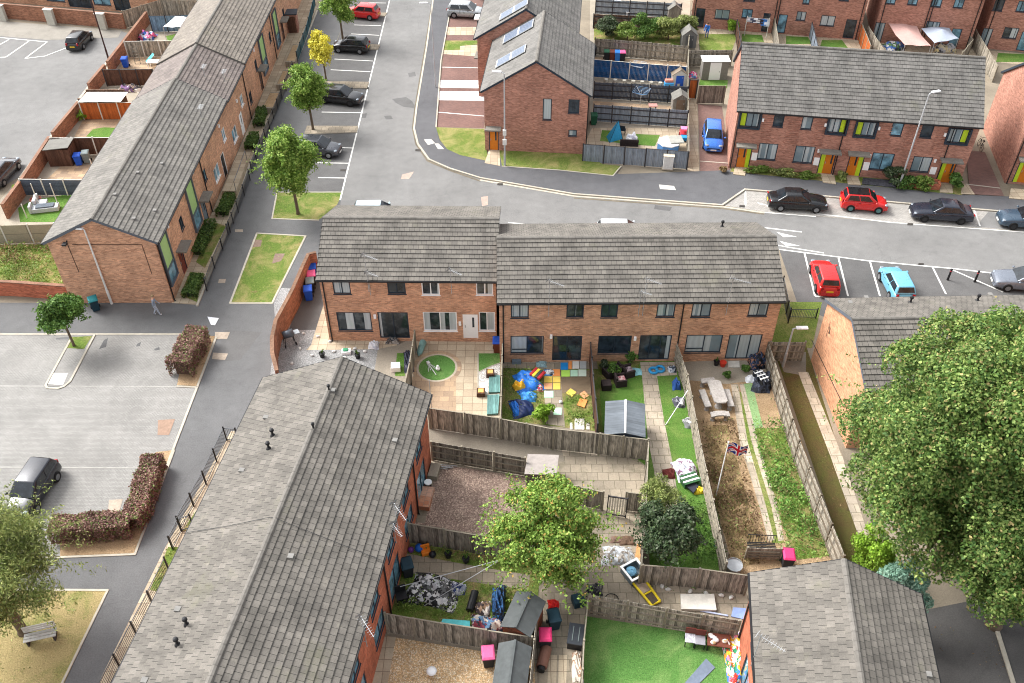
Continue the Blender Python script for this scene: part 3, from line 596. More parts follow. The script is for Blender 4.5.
        if glaze:
            m3 = MB(); um = d0+(d1-d0)*.62; s.sbox(m3, side, um, um+.14, z0+(z1-z0)*.45, z1-.3, -.055, -.045); m3.build('glazing', G_DARK, dr)
        m4 = MB(); s.sbox(m4, side, d0+.14, d0+.18, z0+.95, z0+1.12, -.05, 0); m4.build('handle', GALV, dr)
        if canopy:
            mc = MB(); s.sbox(mc, side, a0-cw[0], a1+cw[1], z1+.12, z1+.24, -.002, .75); mc.build('canopy', plain('canopy_felt', c8(128, 124, 116), .85, var=.25), s.root)
        return dr
    def patio(s, side, rect, frame=None, pane=None, label=None, mull=(.5,)):
        return s.window(side, rect, frame or ANTH, pane or G_DARK, mull, name='patio_door', label=label, sill=False)
    def walls(s, gables='lr', skip=''):
        mb = MB(); z0 = s.z0
        for side, ln in (('f', s.L), ('r', s.W), ('b', s.L), ('l', s.W)):
            if side in skip: continue
            op = s.open[side]; us = sorted({0, ln}|{min(max(v, 0), ln) for o in op for v in o[:2]}); zs = sorted({z0, s.he}|{min(max(v, z0), s.he) for o in op for v in o[2:4]})
            for i in range(len(us)-1):
                for j in range(len(zs)-1):
                    um, zm = (us[i]+us[i+1])/2, (zs[j]+zs[j+1])/2
                    if us[i+1]-us[i] < 1e-4 or zs[j+1]-zs[j] < 1e-4: continue
                    if any(o[0] < um < o[1] and o[2] < zm < o[3] for o in op): continue
                    q = [s.P(side, us[i], zs[j]), s.P(side, us[i+1], zs[j]), s.P(side, us[i+1], zs[j+1]), s.P(side, us[i], zs[j+1])]
                    mb.quad(q, 0, [(us[i], zs[j]), (us[i+1], zs[j]), (us[i+1], zs[j+1]), (us[i], zs[j+1])])
            for a0, a1, w0, w1, dp in op:
                for p, q in (((a0, w0), (a1, w0)), ((a1, w0), (a1, w1)), ((a1, w1), (a0, w1)), ((a0, w1), (a0, w0))):
                    mb.quad([s.P(side, *p), s.P(side, *q), s.P(side, *q, -dp-.03), s.P(side, *p, -dp-.03)])
                mb.quad([s.P(side, a0, w0, -dp-.03), s.P(side, a1, w0, -dp-.03), s.P(side, a1, w1, -dp-.03), s.P(side, a0, w1, -dp-.03)], 1)
            if side in 'lr' and side in gables:
                zr = s.hr-s.o*s.pitch*.2-.06; mb.quad([s.P(side, 0, s.he), s.P(side, ln, s.he), s.P(side, ln, s.he+.1), s.P(side, ln/2, zr), s.P(side, 0, s.he+.1)], 0, [(0, s.he), (ln, s.he), (ln, s.he+.1), (ln/2, zr), (0, s.he+.1)])
        return mb.build('wall', [s.wallm, BLACKP], s.root)
    def roof(s, u0=None, u1=None, dz=0, tile=None, ridge=True, dv=0, verge=None, gutter=True):
        u0 = -s.e if u0 is None else u0; u1 = s.L+s.e if u1 is None else u1; tile = tile or s.tile
        mb = MB(); he, hr = s.he+dz, s.hr+dz; half = s.W/2+s.o; sl = math.hypot(half, hr-he); n = max(4, round(sl/s.course)); th = .16
        for sgn in (0, 1):
            def q(t, h):  # t: 0 eave .. 1 ridge
                v = -s.o+half*t; v = v if sgn == 0 else s.W-v
                return lambda u: Vector((u, v+dv, he+(hr-he)*t+h))
            nu = max(2, int((u1-u0)/1.3)); us = [u0+(u1-u0)*k/nu for k in range(nu+1)]
            for i in range(n):
                jz = [random.uniform(-.009, .009) for _ in us]
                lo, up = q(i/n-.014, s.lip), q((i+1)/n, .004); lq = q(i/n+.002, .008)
                for k in range(nu):
                    ua, ub = us[k], us[k+1]; da, db = Vector((0, 0, jz[k])), Vector((0, 0, jz[k+1]))
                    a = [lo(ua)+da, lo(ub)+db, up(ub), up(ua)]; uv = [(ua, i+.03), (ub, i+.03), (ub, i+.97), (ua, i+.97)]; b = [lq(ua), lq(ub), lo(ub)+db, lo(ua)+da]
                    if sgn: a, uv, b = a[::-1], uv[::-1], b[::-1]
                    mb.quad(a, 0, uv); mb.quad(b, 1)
        # closed underside and verges
        e0, e1, rg = Vector((0, -s.o+dv, he)), Vector((0, s.W+s.o+dv, he)), Vector((0, s.W/2+dv, hr)); dn = Vector((0, 0, -th))
        for u, flip in ((u0, 0), (u1, 1)):
            U = Vector((u, 0, 0)); t_ = Vector((0, 0, s.lip))
            for p, r_ in ((e0, rg), (rg, e1)):
                qd = [U+p+dn, U+r_+dn, U+r_+t_, U+p+t_]; mb.quad(qd[::-1] if flip else qd, 2)
        U0, U1 = Vector((u0, 0, 0)), Vector((u1, 0, 0))
        mb.quad([U0+e0+dn, U1+e0+dn, U1+rg+dn, U0+rg+dn][::-1], 2); mb.quad([U0+rg+dn, U1+rg+dn, U1+e1+dn, U0+e1+dn][::-1], 2)
        mb.quad([U0+e0+dn, U1+e0+dn, U1+e0, U0+e0], 2); mb.quad([U0+e1+dn, U1+e1+dn, U1+e1, U0+e1][::-1], 2)
        ro = mb.build('roof', [tile, EDGE, verge or GREYM], s.root)  # EDGE: course lips coloured near-black as painted lap shade
        if ridge:
            r2 = MB(); k = int((u1-u0)/.45)
            for i in range(k):
                a, b = u0+(u1-u0)*i/k, u0+(u1-u0)*(i+1)/k-.012; pr = [(-.15, hr-.035), (-.1, hr+.05), (0, hr+.085), (.1, hr+.05), (.15, hr-.035)]; v0 = s.W/2+dv; zz = .004*(i % 2)
                pa = [Vector((a, v0+y, z+zz)) for y, z in pr]; pb = [Vector((b, v0+y, z+zz)) for y, z in pr]
                for j in range(4): r2.quad([pa[j], pb[j], pb[j+1], pa[j+1]])
                r2.quad(pa[::-1]); r2.quad(pb)
            r2.build('ridge_cap', RIDGE, ro)
        if gutter:
            for sgn in (0, 1):
                g = MB(); v = -s.o-.07 if sgn == 0 else s.W+s.o+.07; v += dv
                g.beam((u0, v, he-.06), (u1, v, he-.06), .12, .1); g.build('gutter', BLACKP, ro)
        return ro
    def downpipe(s, side, a, top=None, zb=.0):
        top = top or s.he-.1; mb = MB(); mb.tube([s.P(side, a, top, .2), s.P(side, a, top-.15, .06), s.P(side, a, zb+.1, .06), s.P(side, a, zb, .12)], .045, 8); return mb.build('downpipe', BLACKP, s.root)
    def slope_pt(s, sgn, u, t, h=0):
        half = s.W/2+s.o; v = -s.o+half*t; v = v if sgn == 0 else s.W-v; return Vector((u, v, s.he+(s.hr-s.he)*t+h))
    def slope_hit(s, sgn, px, py):
        C = s.Mi @ Vector((0, 0, CAM_H)); D = s.Mi.to_3x3() @ ray(px, py); a = s.slope_pt(sgn, 0, 0); b = s.slope_pt(sgn, 1, 0); c = s.slope_pt(sgn, 0, 1)
        n = (b-a).cross(c-a); t = (a-C).dot(n)/D.dot(n); q = C+D*t; v = q.y if sgn == 0 else s.W-q.y; return q.x, (v+s.o)/(s.W/2+s.o)
    def vent(s, sgn, px, py, kind='pipe'):
        u, t = s.slope_hit(sgn, px, py); p = s.slope_pt(sgn, u, t); mb = MB()
        if kind == 'pipe': mb.tube([p-Vector((0, 0, .1)), p+Vector((0, 0, .42))], .06, 8); mb.lathe((p.x, p.y, p.z+.36), [(.1, 0), (.12, .05), (.1, .14), (.03, .17)], 10); mb.lathe((p.x, p.y, p.z), [(.15, -.02), (.12, .08), (.06, .14)], 10)
        elif kind == 'tile': mb.beam(s.slope_pt(sgn, u-.12, t, .07), s.slope_pt(sgn, u+.12, t, .07), .26, .09)
        return mb.build('vent_pipe' if kind == 'pipe' else 'vent_tile', BLACKP if kind == 'pipe' else plain('vent_tile_grey', c8(128, 126, 122), .8), s.root)
    def aerial(s, side, a, zb, h, out=.3, boom=1.1, rot=.4, label=None):
        mb = MB(); b0 = s.P(side, a, zb, .02); b1 = s.P(side, a, zb, out); top = s.P(side, a, zb+h, out); mb.tube([b0, b1], .02, 6); mb.tube([s.P(side, a, zb-.4, out), top], .022, 6)
        d = Matrix.Rotation(rot, 3, 'Z') @ Vector((1, 0, 0)); cr = Matrix.Rotation(rot+math.pi/2, 3, 'Z') @ Vector((1, 0, 0)); st = top-Vector((0, 0, .1))
        mb.tube([st-d*.15, st+d*boom], .013, 6)
        for i in range(9):
            c = st+d*(boom*i/8.5); l = .2-.012*i; mb.tube([c-cr*l, c+cr*l], .006, 5)
        mb.quad([st-d*.12+cr*.2+Vector((0, 0, .15)), st-d*.12-cr*.2+Vector((0, 0, .15)), st-d*.2-cr*.2-Vector((0, 0, .15)), st-d*.2+cr*.2-Vector((0, 0, .15))])
        return mb.build('aerial', GALV, s.root)
# ---- centre right terrace (three dwellings)
h = House('terraced_house', 'wide orange brick terrace block facing the three central back gardens', -.8, 44.13, .6, 17.63, 8.01, 5.23, 7.12, BR_OR, TILE, 'terraced house')
B4 = h
for i, b in enumerate([(510.8, 304.7, 528.8, 317.9), (566.5, 304.7, 583.8, 317.5), (601, 304, 617.8, 317.5), (656.8, 303.5, 675, 317), (691.8, 303, 711, 317), (748.7, 302.3, 768, 316.2)]): h.wpx('f', b, pane=[G_PALE, G_CURT, G_DARK, G_PALE, G_PALE, G_PALE][i])
for i, b in enumerate([(510.5, 336, 543.6, 353.4), (598, 335.8, 631, 353.4), (685.5, 335, 721.7, 352.5)]): h.wpx('f', b, pane=[G_CURT, G_DARK, G_PALE][i], trans=(0, .22))
for i, b in enumerate([(552.4, 336, 581.6, 360.4), (639, 335.2, 670.4, 359.7), (727, 334.5, 760, 358.8)]): h.patio('f', h.rect('f', b), pane=[G_DARK, G_CURT, G_PALE][i], mull=(.5,) if i == 0 else (.33, .66))
h.downpipe('f', .25); h.downpipe('f', h.L-6.1); h.walls(); ro = h.roof()
for px, py in ((552, 268), (650, 269), (738, 268)): pass
h.aerial('f', h.hit('f', 548.4, 312)[0], 4.6, 2.5, .35, 1.0, -.55); h.aerial('f', h.hit('f', 642, 310)[0], 4.6, 2.6, .35, 1.0, -.55); h.aerial('f', h.hit('f', 725, 310)[0], 4.6, 2.6, .35, 1.1, -.45); h.aerial('f', h.hit('f', 638, 310)[0], 4.5, 1.7, .3, .7, -.5)
h.vent(1, 722, 227)
def lights(h, side, lst):
    for px, py in lst:
        a, z = h.hit(side, px, py); mb = MB(); h.sbox(mb, side, a-.08, a+.08, z-.14, z+.14, 0, .12); mb.build('wall_lamp', UPVC, h.root)
lights(h, 'f', [(635, 338), (551, 336)])
# ---- centre left house pair
h = House('terraced_house', 'orange brick house pair with some white framed windows beside the curved brick wall', -12.32, 46.29, -.75, 11.3, 7.95, 5.37, 7.25, BR_OR, TILE, 'terraced house'); B3 = h
for i, b in enumerate([(333, 281.5, 350.4, 294), (387.5, 281.5, 405.5, 294)]): h.wpx('f', b, pane=[G_PALE, G_DARK][i])
for b in [(421.6, 281.5, 439.5, 295), (476, 281.5, 493, 295)]: h.wpx('f', b, UPVC, G_CURT)
h.wpx('f', (337.5, 312.3, 371.6, 330.7), pane=G_CURT); h.patio('f', h.rect('f', (378.8, 312.3, 408.8, 338)), pane=G_CURT)
h.wpx('f', (423.4, 312, 457, 331), UPVC, G_CURT); h.wpx('f', (479, 312, 495, 331), UPVC, G_CURT)
h.door('f', h.rect('f', (463, 314.5, 478, 338.4)), UPVC, UPVC, canopy=False, label='white glazed back door')
h.downpipe('f', .2); h.walls(); h.roof(); lights(h, 'f', [(375, 316), (460, 323)])
h.aerial('f', h.hit('f', 370, 290)[0], 4.9, 2.6, .35, 1.0, -.5); h.aerial('f', h.hit('f', 371, 290)[0], 4.6, 1.5, .3, .8, -.5); h.aerial('f', h.hit('f', 452, 290)[0], 4.8, 1.6, .35, .9, -.6)
# ---- left terrace
h = House('terraced_house', 'long orange brick terrace row with stepped roof and tall green window panels', -24.0, 50.35, 90.49, 62, 7.19, 5.25, 7.18, BR_OR, TILE_B, 'terraced house'); B1 = h
def tallwin(q, frac=.34):
    (x0, y0), (x1, y1), (x2, y2), (x3, y3) = q; a0 = (h.hit('f', x0, y0)[0]+h.hit('f', x3, y3)[0])/2; a1 = (h.hit('f', x1, y1)[0]+h.hit('f', x2, y2)[0])/2
    zt = min(5.1, (h.hit('f', x0, y0)[1]+h.hit('f', x1, y1)[1])/2); zb = (h.hit('f', x2, y2)[1]+h.hit('f', x3, y3)[1])/2; zm = zb+(zt-zb)*frac
    mb = MB()
    for r_ in ((a0-.1, a0, zb-.1, zt+.05), (a1, a1+.1, zb-.1, zt+.05), (a0, a1, zt, zt+.05), (a0, a1, zb-.1, zb), (a0, a1, zm-.03, zm+.03)): h.sbox(mb, 'f', *r_, 0, .16)
    w_ = mb.build('window', GREYM, h.root); p = MB(); h.sbox(p, 'f', a0, a1, zm+.03, zt, 0, .05); p.build('panel', PALEGREEN, w_); p = MB(); h.sbox(p, 'f', a0, a1, zb, zm-.03, 0, .05); p.build('pane', G_BLUE, w_)
for q in ([(156.8, 243.5), (163.2, 231.5), (176.7, 271.7), (171, 284.5)], [(183, 188.4), (189, 178.7), (201, 219), (196, 230.7)], [(257.1, 38), (261.7, 35), (267.3, 69.6), (263.6, 74)], [(271, 11), (275, 9.5), (279.4, 44.5), (276.6, 48)]): tallwin(q)
def quadrect(x0, y0, x1, y1):   # foreshortened window: left edge is nearer and lower
    a0 = h.hit('f', x0, (y0+y1)/2+ (y1-y0)*.12)[0]; a1 = h.hit('f', x1, (y0+y1)/2-(y1-y0)*.12)[0]; zc = h.hit('f', (x0+x1)/2, (y0+y1)/2)[1]; return a0, a1, zc
for x0, y0, x1, y1, wd, ht, fr, pn in ((178.5, 215, 184.5, 231, .75, 1.0, ANTH, G_DARK), (202, 170, 207.5, 181, .8, 1.0, ANTH, G_BLUE), (221, 129, 226.5, 140, .9, 1.1, UPVC, G_BLUE), (239.5, 95.5, 243.8, 105, .9, 1.0, UPVC, G_BLUE), (248.8, 92, 252.6, 103, .9, 1.1, ANTH, G_DARK), (254, 61, 258, 69, .8, 1.0, ANTH, G_DARK), (268, 31, 272, 43, .8, 1.0, ANTH, G_DARK), (282, 8, 285, 18, .8, 1.0, ANTH, G_DARK)):
    a, z = h.hit('f', (x0+x1)/2, (y0+y1)/2); h.window('f', (a-wd/2, a+wd/2, max(.6, z-ht/2), min(5.0, z+ht/2)), fr, pn)
for x0, y0, x1, y1, fr, pn in ((214, 165, 220, 180, UPVC, G_BLUE), (232, 127, 237.5, 141, UPVC, G_BLUE), (162, 252, 168, 268, ANTH, G_DARK)):
    a, z = h.hit('f', (x0+x1)/2, (y0+y1)/2)
    if fr is UPVC: h.window('f', (a-.75, a+.75, max(.8, z-.6), max(2.0, z+.6)), fr, pn)
for px, py, col, fr, cp, lb in ((182, 258, plain('maroon_door', c8(120, 54, 44), .5), ANTH, True, 'maroon front door under a flat canopy'), (204, 208, plain('grey_blue_door', c8(120, 132, 142), .5), ANTH, True, 'grey front door'), (224, 164, BLACKP, UPVC, False, 'black front door in a white frame'), (243, 128, UPVC, UPVC, False, 'white front door'), (262, 84, plain('brown_door', c8(92, 60, 46), .5), ANTH, True, None), (284, 38, plain('brown_door', c8(92, 60, 46), .5), ANTH, True, None)):
    a = h.hit('f', px, py)[0]; h.door('f', (a-.5, a+.5, .05, 2.15), col, fr, canopy=cp, label=lb)
for px, py in ((153.7, 250), (201, 170), (243, 80), (271, 28)): h.downpipe('f', max(.15, h.hit('f', px, py)[0]))
lights(h, 'f', [(167, 226), (192, 172), (218, 126), (236, 101), (253, 50)])
h.walls(); u1, u2 = h.hit('f', 222.8, 97.4)[0], h.hit('f', 241.8, 67)[0]
h.roof(-.15, u1); h.roof(u1+.003, u2, -.14, TILE_M, verge=RIDGE); h.roof(u2+.003, h.L+.15, -.01, tiles('brown_plain_tiles', c8(130, 122, 112), c8(112, 105, 97), c8(56, 52, 48), .33, .24), verge=RIDGE)
for px, py in ((155, 211), (134, 219), (162, 164), (138, 173), (115, 195)): h.vent(0, px, py, 'tile')
for px, py in ((202, 118), (225, 82), (205, 77)):
    u, t = h.slope_hit(0, px, py); p = h.slope_pt(0, u, t); mb = MB(); mb.tube([p, p+Vector((0, 0, .9))], .02, 6); mb.tube([p+Vector((-.2, 0, .85)), p+Vector((.7, .1, .85))], .018, 6)
    for i in range(7): mb.tube([p+Vector((-.1+.12*i, -.2, .85)), p+Vector((-.1+.12*i, .2, .85))], .01, 5)
    mb.build('aerial', GALV, h.root)
# wall lamp on the gable
for px, py in ((67, 241),):
    a, z = h.hit('l', px, py); mb = MB(); h.sbox(mb, 'l', a-.03, a+.03, z-.05, z+.05, 0, .35); h.sbox(mb, 'l', a-.14, a+.14, z-.02, z+.1, .25, .6); mb.build('wall_lamp', BLACKP, h.root)
mb = MB()
for p, q in (((67, 243), (79, 272)), ((72, 244.5), (142, 244.5)), ((142, 245), (152, 274))):
    a, b = h.hit('l', *p), h.hit('l', *q); mb.beam(h.P('l', a[0], a[1], .02), h.P('l', b[0], b[1], .02), .025, .025)
mb.build('cable', BLACKP, h.root)
# ---- long foreground roof
h = House('terraced_house', 'long grey tiled house roof in front with red brick wall towards the gravel gardens', -8.84, 5.85, 82.11, 29.9, 8.95, 5.57, 7.71, BR_RED, TILE, 'terraced house', lip=.06); B2 = h
for k, u in enumerate((26.6, 20.2, 13.6, 7.2)):
    h.patio('f', (u, u+1.9, .12, 2.2), pane=G_BLUE); h.window('f', (u-3.0, u-1.3, .95, 2.2), pane=G_BLUE); h.window('f', (u+.3, u+1.6, 3.3, 4.6), pane=G_BLUE); h.window('f', (u-2.9, u-1.5, 3.3, 4.6), pane=G_BLUE)
    h.downpipe('f', u-.5)
for u in (3, 9, 15, 21, 27): h.window('b', (h.L-u-1, h.L-u+.6, 3.2, 4.5)); h.window('b', (h.L-u-1, h.L-u+.6, .9, 2.2))
for u in (5.5, 12, 18, 24.5): h.door('b', (h.L-u-.5, h.L-u+.5, .05, 2.15), plain('brown_door', c8(92, 60, 46), .5), canopy=False)
h.walls(); h.roof()
for px, py in ((273, 436), (269, 449), (187, 625), (178, 645)): h.vent(1, px, py)
for px, py in ((266, 418), (242, 471), (178, 610), (145, 681)): h.vent(1, px, py, 'tile')
for px, py in ((291, 557), (333, 391), (395, 441)): h.vent(0, px, py, 'tile')
for px, py in ((332, 392), (311, 428)):
    u, t = h.slope_hit(0, px, py); p = Vector((u, h.W/2-.05, h.hr+.05)); mb = MB(); mb.tube([p, p+Vector((0, 0, .3))], .05, 8); mb.lathe((p.x, p.y, p.z+.25), [(.09, 0), (.09, .1), (.02, .14)], 8); mb.build('vent_pipe', BLACKP, h.root)
h.aerial('f', h.hit('f', 401, 505)[0] if False else 21.4, 5.0, 1.9, .4, 1.1, -2.4); h.aerial('f', 20.9, 4.9, 1.1, .4, .8, -2.4); h.aerial('f', 15.4, 4.9, 2.0, .4, 1.1, -2.4)
# ---- right building behind the big tree
h = House('terraced_house', 'orange gable house with grey roof half hidden behind the big tree', 19.9, 36.6, 1.5, 26, 7.68, 5.01, 6.85, brick('pale_orange_brick', c8(206, 152, 116), c8(188, 132, 98), c8(192, 162, 136), .15), TILE, 'terraced house'); B5 = h
for u in (3, 8, 14, 20): h.window('f', (u, u+1.4, 3.4, 4.7)); h.window('f', (u, u+1.8, .9, 2.2))
h.walls(); h.roof()
for px, py in ((910, 303), (977, 301)): h.vent(1, px, py)
for px, py in ((866, 298), (850, 303), (990, 295)): h.vent(1, px, py, 'tile')
mb = MB(); a, z = h.hit('l', 831, 322)
mb.tube([h.P('l', a, z-1.2, .04), h.P('l', a, z, .05)], .012, 5); mb.tube([h.P('l', a, z-.3, .05), h.P('l', a+.9, z-.2, .3)], .02, 6); mb.tube([h.P('l', a+.5, z-.5, .2), h.P('l', a+1.0, z+.1, .4)], .02, 6); mb.build('aerial', BLACKP, h.root)
a0 = h.hit('l', 812, 340); a1 = h.hit('l', 845, 408); mb = MB(); mb.beam(h.P('l', a0[0], a0[1], .02), h.P('l', a1[0], a1[1], .02), .03, .03); mb.build('cable', BLACKP, h.root)
# ---- bottom right roof
h = House('terraced_house', 'grey hipless tiled roof above the artificial turf garden with a red brick side', 15.13, 3.38, 81.49, 20, 6.98, 5.15, 7.01, BR_RED, TILE, 'terraced house', lip=.07); B6 = h
h.root['label'] = 'house with grey tiled roof beside the artificial turf garden, orange toy strewn wall'
for u in (17.0, 12.5):
    h.patio('b', (h.L-u-.9, h.L-u+.9, .12, 2.2), pane=G_BLUE); h.window('b', (h.L-u+1.5, h.L-u+2.9, .9, 2.2), pane=G_BLUE); h.window('b', (h.L-u-.7, h.L-u+.6, 3.3, 4.6), pane=G_BLUE)
h.walls(); h.roof(); h.downpipe('b', .4)
h.vent(0, 928, 675, 'tile'); h.aerial('b', h.L-15.9, 4.8, 2.1, .3, 1.1, -2.1)
# ---- brown gable house with solar panels, two blocks
def panels(h, quads):
    for q in quads:
        P4 = [h.slope_hit(1, *p) for p in q]; us = [p[0] for p in P4]; ts = [p[1] for p in P4]; u0, u1 = (us[0]+us[3])/2, (us[1]+us[2])/2; t0, t1 = (ts[0]+ts[1])/2, (ts[2]+ts[3])/2
        ua, ub, ta, tb = min(u0, u1), max(u0, u1), min(t0, t1), max(t0, t1)
        mb = MB(); fr = [h.slope_pt(1, u, t, z) for z in (.1, .17) for u, t in ((ua, ta), (ub, ta), (ub, tb), (ua, tb))]
        mb.raw(fr, [(0, 1, 2, 3), (4, 7, 6, 5), (0, 4, 5, 1), (1, 5, 6, 2), (2, 6, 7, 3), (3, 7, 4, 0)]); so = mb.build('solar_panel', GALV, h.root)
        for k in range(2):
            a, b = ta+(tb-ta)*(k/2)+.02, ta+(tb-ta)*((k+1)/2)-.02; c = MB(); c.quad([h.slope_pt(1, u, t, .178) for u, t in ((ua+.05, a), (ua+.05, b), (ub-.05, b), (ub-.05, a))]); c.build('cell_sheet', SOLAR, so)
SOLAR = paving('solar_cells', c8(98, 110, 128), c8(90, 102, 120), c8(150, 156, 164), .16, .16, .006, 0, .15); 
SOLAR.node_tree.nodes['Principled BSDF'].inputs['Roughness'].default_value = .32
h = House('terraced_house', 'red brown gable fronted house with solar panels and an orange side door', 6.37, 70.74, 85.01, 10.18, 8.76, 5.68, 8.55, BR_DK, TILE_D, 'house', lip=.04); B7 = h
h.wpx('l', (542.8, 98.6, 551.7, 119.9), pane=G_PALE, mull=()); h.wpx('l', (568.4, 99.4, 579.4, 113.5), pane=G_DARK); h.wpx('l', (568.4, 130, 576.8, 136.3), pane=G_PALE, mull=())
r_ = h.rect('l', (489, 127.3, 498.6, 146)); h.door('l', (max(.15, r_[0]), r_[1], .1, 2.2), ORANGE_DOOR, canopy=True)
h.walls(); h.roof(verge=ANTH)
panels(h, [[(495, 71.5), (496.5, 63), (526, 45), (525.6, 51.2)], [(502.8, 45.5), (504, 37), (534, 20.5), (532.5, 28.2)]])
h.downpipe('f', .3)
h = House('terraced_house', 'second solar roofed brown brick house behind the gable fronted one', 5.75, 81.1, 85.01, 12, 9.0, 5.8, 8.75, BR_DK, TILE_D, 'house', lip=.04); B7b = h
h.window('b', (9.3, 10.6, 3.2, 4.5)); h.window('b', (9.3, 10.6, .9, 2.2)); h.door('b', (7.6, 8.6, .1, 2.2), ORANGE_DOOR); h.walls(); h.roof(verge=ANTH)
panels(h, [[(499, 23), (500, 15.4), (528.7, 0), (527.4, 5)], [(506, 0), (508, -8), (536, -24), (534, -17)]])
# ---- right terrace (four dwellings, orange doors)
h = House('terraced_house', 'red brick row of four homes with orange front doors and lime window panels', 18.54, 68.6, -8.45, 18.97, 9.05, 5.51, 9.2, BR_DK, TILE_D, 'terraced house', lip=.06); B8 = h
for b, pn in (((773.5, 113.5, 784, 127), G_DARK), ((801.6, 116, 812.6, 129.5), G_PALE), ((891, 122.8, 903, 136), G_BLUE), ((920.7, 125, 933, 138), G_DARK)): h.wpx('f', b, pane=pn, mull=())
for b, pn in (((758, 143.4, 777, 159.8), G_PALE), ((794, 146, 814, 163), G_PALE), ((870.5, 153, 893, 170), G_BLUE), ((911.5, 156.6, 931, 172), G_PALE)): h.wpx('f', b, pane=pn)
for b, k in (((740, 112.5, 759.5, 127), 0), ((828, 118.5, 846.5, 133), 2), ((856, 121.5, 875.5, 136), 0), ((948, 128.5, 968.5, 143), 2)):
    r_ = h.rect('f', b); h.window('f', r_, pane=G_PALE, mull=(.33, .66), panel=(k, LIME), sill=False)
    a0, a1, z0, z1 = r_; z1 = min(z1, h.he-.06); mb = MB()
    for q in ((a0-.14, a0, z0-.14, z1+.05), (a1, a1+.14, z0-.14, z1+.05), (a0, a1, z0-.14, z0), (a0, a1, z1, z1+.05)): h.sbox(mb, 'f', *q, 0, .18)
    mb.build('window_surround', ANTH, h.root)
for b, lm in (((737, 146.5, 751, 166), 'r'), ((819, 152, 834.5, 173), 'l'), ((847, 156.5, 862.5, 175), 'r'), ((938, 164, 953.5, 183), 'l')):
    r_ = h.rect('f', b); h.door('f', (r_[0], r_[1], .17, 2.25), ORANGE_DOOR, lime=lm)
for px, py in ((768.5, 157), (842.5, 163), (907, 168)): pass
for px in (736, 843, 952): h.downpipe('f', max(.12, h.hit('f', px, 135)[0]), zb=.1)
for box in ((762, 117, 771.5, 142), (787, 119, 799.5, 144), (814, 122, 824, 146), (878, 125, 889.5, 150), (905, 128, 918, 152), (933.5, 131, 944.5, 155)):   # projecting brick courses between the windows
    a0, a1, z0, z1 = h.rect('f', box); mb = MB(); z = z0+.08
    while z < z1: h.sbox(mb, 'f', a0, a1, z, z+.075, 0, .06); z += .2
    mb.build('brick_band', BR_DK, h.root)
lights(h, 'f', [(763, 119.6), (825.5, 124.5), (879, 128), (945, 134.3), (755.5, 146.5), (818.5, 150.5), (870, 155.5), (935, 160.5)])
for b in ((751.5, 152.5, 757, 160), (813.5, 157.5, 819, 165), (863, 162, 869, 170), (930, 167, 936, 174)):
    a0, a1, z0, z1 = h.rect('f', b); mb = MB(); h.sbox(mb, 'f', a0, a1, z0, z1, 0, .06); mb.build('meter_box', UPVC, h.root)
h.walls(); h.roof(verge=ANTH)
# ---- far right house
h = House('terraced_house', 'red brick house cut by the frame edge beyond the short block paved drive', 41.3, 66.2, -10.5, 12, 9.4, 5.4, 8.6, BR_DK, TILE_D, 'house', lip=.06); B9 = h
h.door('f', (.5, 1.6, .17, 2.3), ORANGE_DOOR, lime='l'); h.window('f', (2.6, 4, 1, 2.2)); h.window('f', (.6, 1.9, 3.4, 4.7)); h.downpipe('f', .15)
h.walls(); h.roof(verge=ANTH)
# ---- back row, rear elevations facing the camera
def back(label, p, q, wins, doors, group=None):
    a, b = A(*p), A(*q); d = b-a; hh = House('terraced_house', label, a.x, a.y, math.degrees(math.atan2(d.y, d.x)), d.length, 8.6, 5.6, 8.6, BR_DK, TILE_D, 'terraced house', course=.5)
    for bx_, pn in wins:
        r_ = hh.rect('f', bx_); hh.window('f', r_, pane=pn)
    for bx_, pn in doors:
        r_ = hh.rect('f', bx_); hh.window('f', (r_[0], r_[1], .1, 2.15), pane=pn, mull=(), sill=False, name='door')
    for u in (.3, hh.L*.5-.15, hh.L*.5+.15, hh.L-.3): hh.downpipe('f', u)
    hh.walls(); hh.roof(); return hh
back('back row brick terrace whose rear faces the washing line and blue clad person', (690, 27), (858, 40), [((715, 9.5, 729.5, 19), G_PALE), ((742, 9, 752.5, 18), G_BLUE), ((796.5, 11.5, 806, 20.5), G_PALE), ((820.5, 15.5, 835, 26), G_CURT), ((803, -4, 810, 4), G_BLUE), ((716, -9, 728, -2), G_DARK), ((744, -8, 756, 1.5), G_DARK), ((840, -10, 850, 1), G_BLUE)], [((695.5, 8, 704.5, 26), G_DARK), ((763, 9.5, 770, 28), G_DARK), ((778, 10.5, 787, 31), G_BLUE), ((845, 17, 856, 36), G_DARK)])
back('back row brick terrace behind the two canopy gazebos', (872, 42), (968, 50), [((886, -4, 896, 4), G_BLUE), ((908, -3, 918, 5), G_BLUE), ((932, -2, 942, 7), G_BLUE), ((954, -1, 964, 8), G_BLUE), ((926, 21.5, 940, 28), G_PALE)], [((874, 19.5, 884, 40), G_PALE), ((951, 23.5, 961, 45), G_BLUE)])
back('back row brick house beside the small lawn at the top corner', (979, 48), (1090, 58), [((994, -1, 1004, 11), G_DARK), ((1017, 1, 1026, 12), G_BLUE), ((1003, 27.5, 1018, 38.5), G_CURT)], [((981, 26, 991, 47), G_PALE), ((1016, 40, 1026, 58), G_BLUE)])
